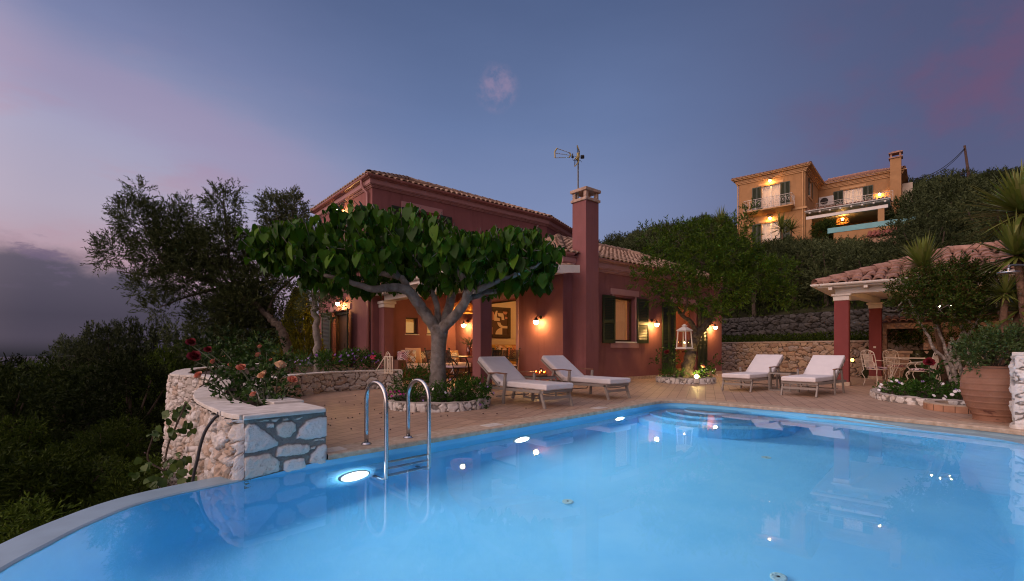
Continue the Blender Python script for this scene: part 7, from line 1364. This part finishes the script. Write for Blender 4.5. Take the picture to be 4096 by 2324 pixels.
# ---------------------------------------------------------------- trees and bushes on the seaward slope
liml = [(-300, 1450), (0, 1426), (120, 1418), (200, 1428), (300, 1405), (560, 1390), (700, 1350), (760, 1320), (900, 1330), (1240, 1330)]
sg = 'bushes on the dark slope left of the pool'; r_ = np.random.default_rng(91)
for gy in np.concatenate([np.arange(3.2, 13, 1.5), np.arange(13, 40, 3.0)]):
    for gx in np.arange(-1.25, -.16, 1.35 / gy if gy < 14 else 2.4 / gy):
        y = gy + r_.uniform(-.6, .6); x = (gx + r_.uniform(-.5, .5) / gy) * y; u = CX + F * x / y
        if u > 1240 or u < -260: continue
        ox = np.interp(y, [4, 5.2, 7, 8.9, 9.9, 11.2, 13.3, 40], [-2.3, -3.4, -4.5, -5.6, -6.7, -7.9, -8.9, -9.2]); w0 = r_.uniform(1.3, 2.2) if y < 13 else r_.uniform(2.4, 3.6)
        if x > ox - w0 * .55 - .35: continue
        if y < 4.3 and x > -3.6 - w0 * .5: continue
        z = float(hill(np.array([x]), np.array([y]))[0]) - .1; v_l = interp(u, liml) if y > 14 else max(1435 + max(0, 12 - y) * r_.uniform(14, 40), interp(u, liml)); zt = 1 + (HY - v_l) / F * y
        h = min((r_.uniform(1.1, 2.0) if y < 13 else r_.uniform(2.6, 4.8)), zt - z)
        if y > 14 and r_.uniform() < .5: h = min(h, zt - z)
        if h < .5: continue
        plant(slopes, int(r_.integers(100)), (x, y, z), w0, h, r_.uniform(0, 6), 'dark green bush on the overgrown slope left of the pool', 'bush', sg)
for u, v, Y, w_, h, lab in ((352, 1275, 22, 2.4, 3.9, 'small dark tree with ragged branches standing out against the low clouds'), (430, 1296, 21, 2.4, 3.6, 'dark bushy tree just right of the ragged tree on the slope'), (570, 1288, 24, 3.0, 4.4, 'rounded grey green tree on the slope below the big olive'), (730, 1285, 24, 3.6, 4.5, 'broad dark tree on the slope half behind the big olive'), (880, 1300, 22, 3.6, 4.4, 'dark tree on the slope behind the roses'), (270, 1350, 24, 2.2, 3.0, 'low dark tree at the left end of the slope thicket')):
    p = at(u, v, Y); plant(protos, int(u), (p[0], p[1], p[2] - h * .95), w_, h, u, lab, 'tree', None)
# ground cover as one mass
r_ = np.random.default_rng(5); n_ = 26000; yy = 2.0 + 30 * r_.uniform(0, 1, n_) ** 1.7; xx = yy * r_.uniform(-1.25, -.2, n_); ox = np.interp(yy, [0, 4, 5.2, 7, 8.9, 9.9, 11.2, 13.3, 40], [-2.9, -2.75, -3.7, -4.8, -5.9, -7.0, -8.1, -9.1, -9.4]); ok = xx < ox - .2; xx, yy = xx[ok], yy[ok]
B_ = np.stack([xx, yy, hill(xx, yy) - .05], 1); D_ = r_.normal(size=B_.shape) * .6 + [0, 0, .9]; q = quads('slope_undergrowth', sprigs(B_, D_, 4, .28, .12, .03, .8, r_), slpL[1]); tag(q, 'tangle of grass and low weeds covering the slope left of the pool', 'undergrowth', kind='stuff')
n_ = 30000; xx = r_.uniform(6, 50, n_); yy = r_.uniform(12, 62, n_); d = np.maximum((xx - 9.46) * .934 + (yy - 21.6) * .356, .673 * xx + .74 * yy - 22.35); ok = (d > .4) & (d < 45); xx, yy = xx[ok], yy[ok]; B_ = np.stack([xx, yy, hill(xx, yy) - .1], 1)
q = quads('hillside_undergrowth', sprigs(B_, r_.normal(size=B_.shape) * .6 + [0, 0, .9], 4, .45, .20, .06, .8, r_), hilL[1]); tag(q, 'low scrub covering the ground of the hillside under the trees', 'undergrowth', kind='stuff')

n_ = 9000; xx = r_.uniform(9, 17, n_); yy = r_.uniform(12, 24, n_); d = np.maximum((xx - 9.46) * .934 + (yy - 21.6) * .356, .673 * xx + .74 * yy - 22.35); ok = (d > .3) & (d < 1.5); xx, yy = xx[ok], yy[ok]
q = quads('ledge_weeds', sprigs(np.stack([xx, yy, hill(xx, yy) - .05], 1), r_.normal(size=(len(xx), 3)) * .5 + [0, 0, .9], 6, .4, .12, .035, .8, r_), slpL[0]); tag(q, 'weeds and ivy growing on the ledge between the two stone walls', 'weeds', kind='stuff')

mb = MB(); r_ = np.random.default_rng(4)
for i in range(70):
    x, y = r_.normal() * 1.1 - 1.6, 7.0 + r_.normal() * 1.3
    if math.hypot(x + 1.28, y - 8.3) < .95 or y < x + 6.75: continue
    mb.ball((x, y, .010), (.011, .008, .008), 6, 4)
tag(part('fallen_mulberries', mb, M('dark_berry', (.05, .015, .02), .5, .3)), 'small dark fallen mulberries scattered over the paving round the ladder and tree', 'fallen fruit', kind='stuff')
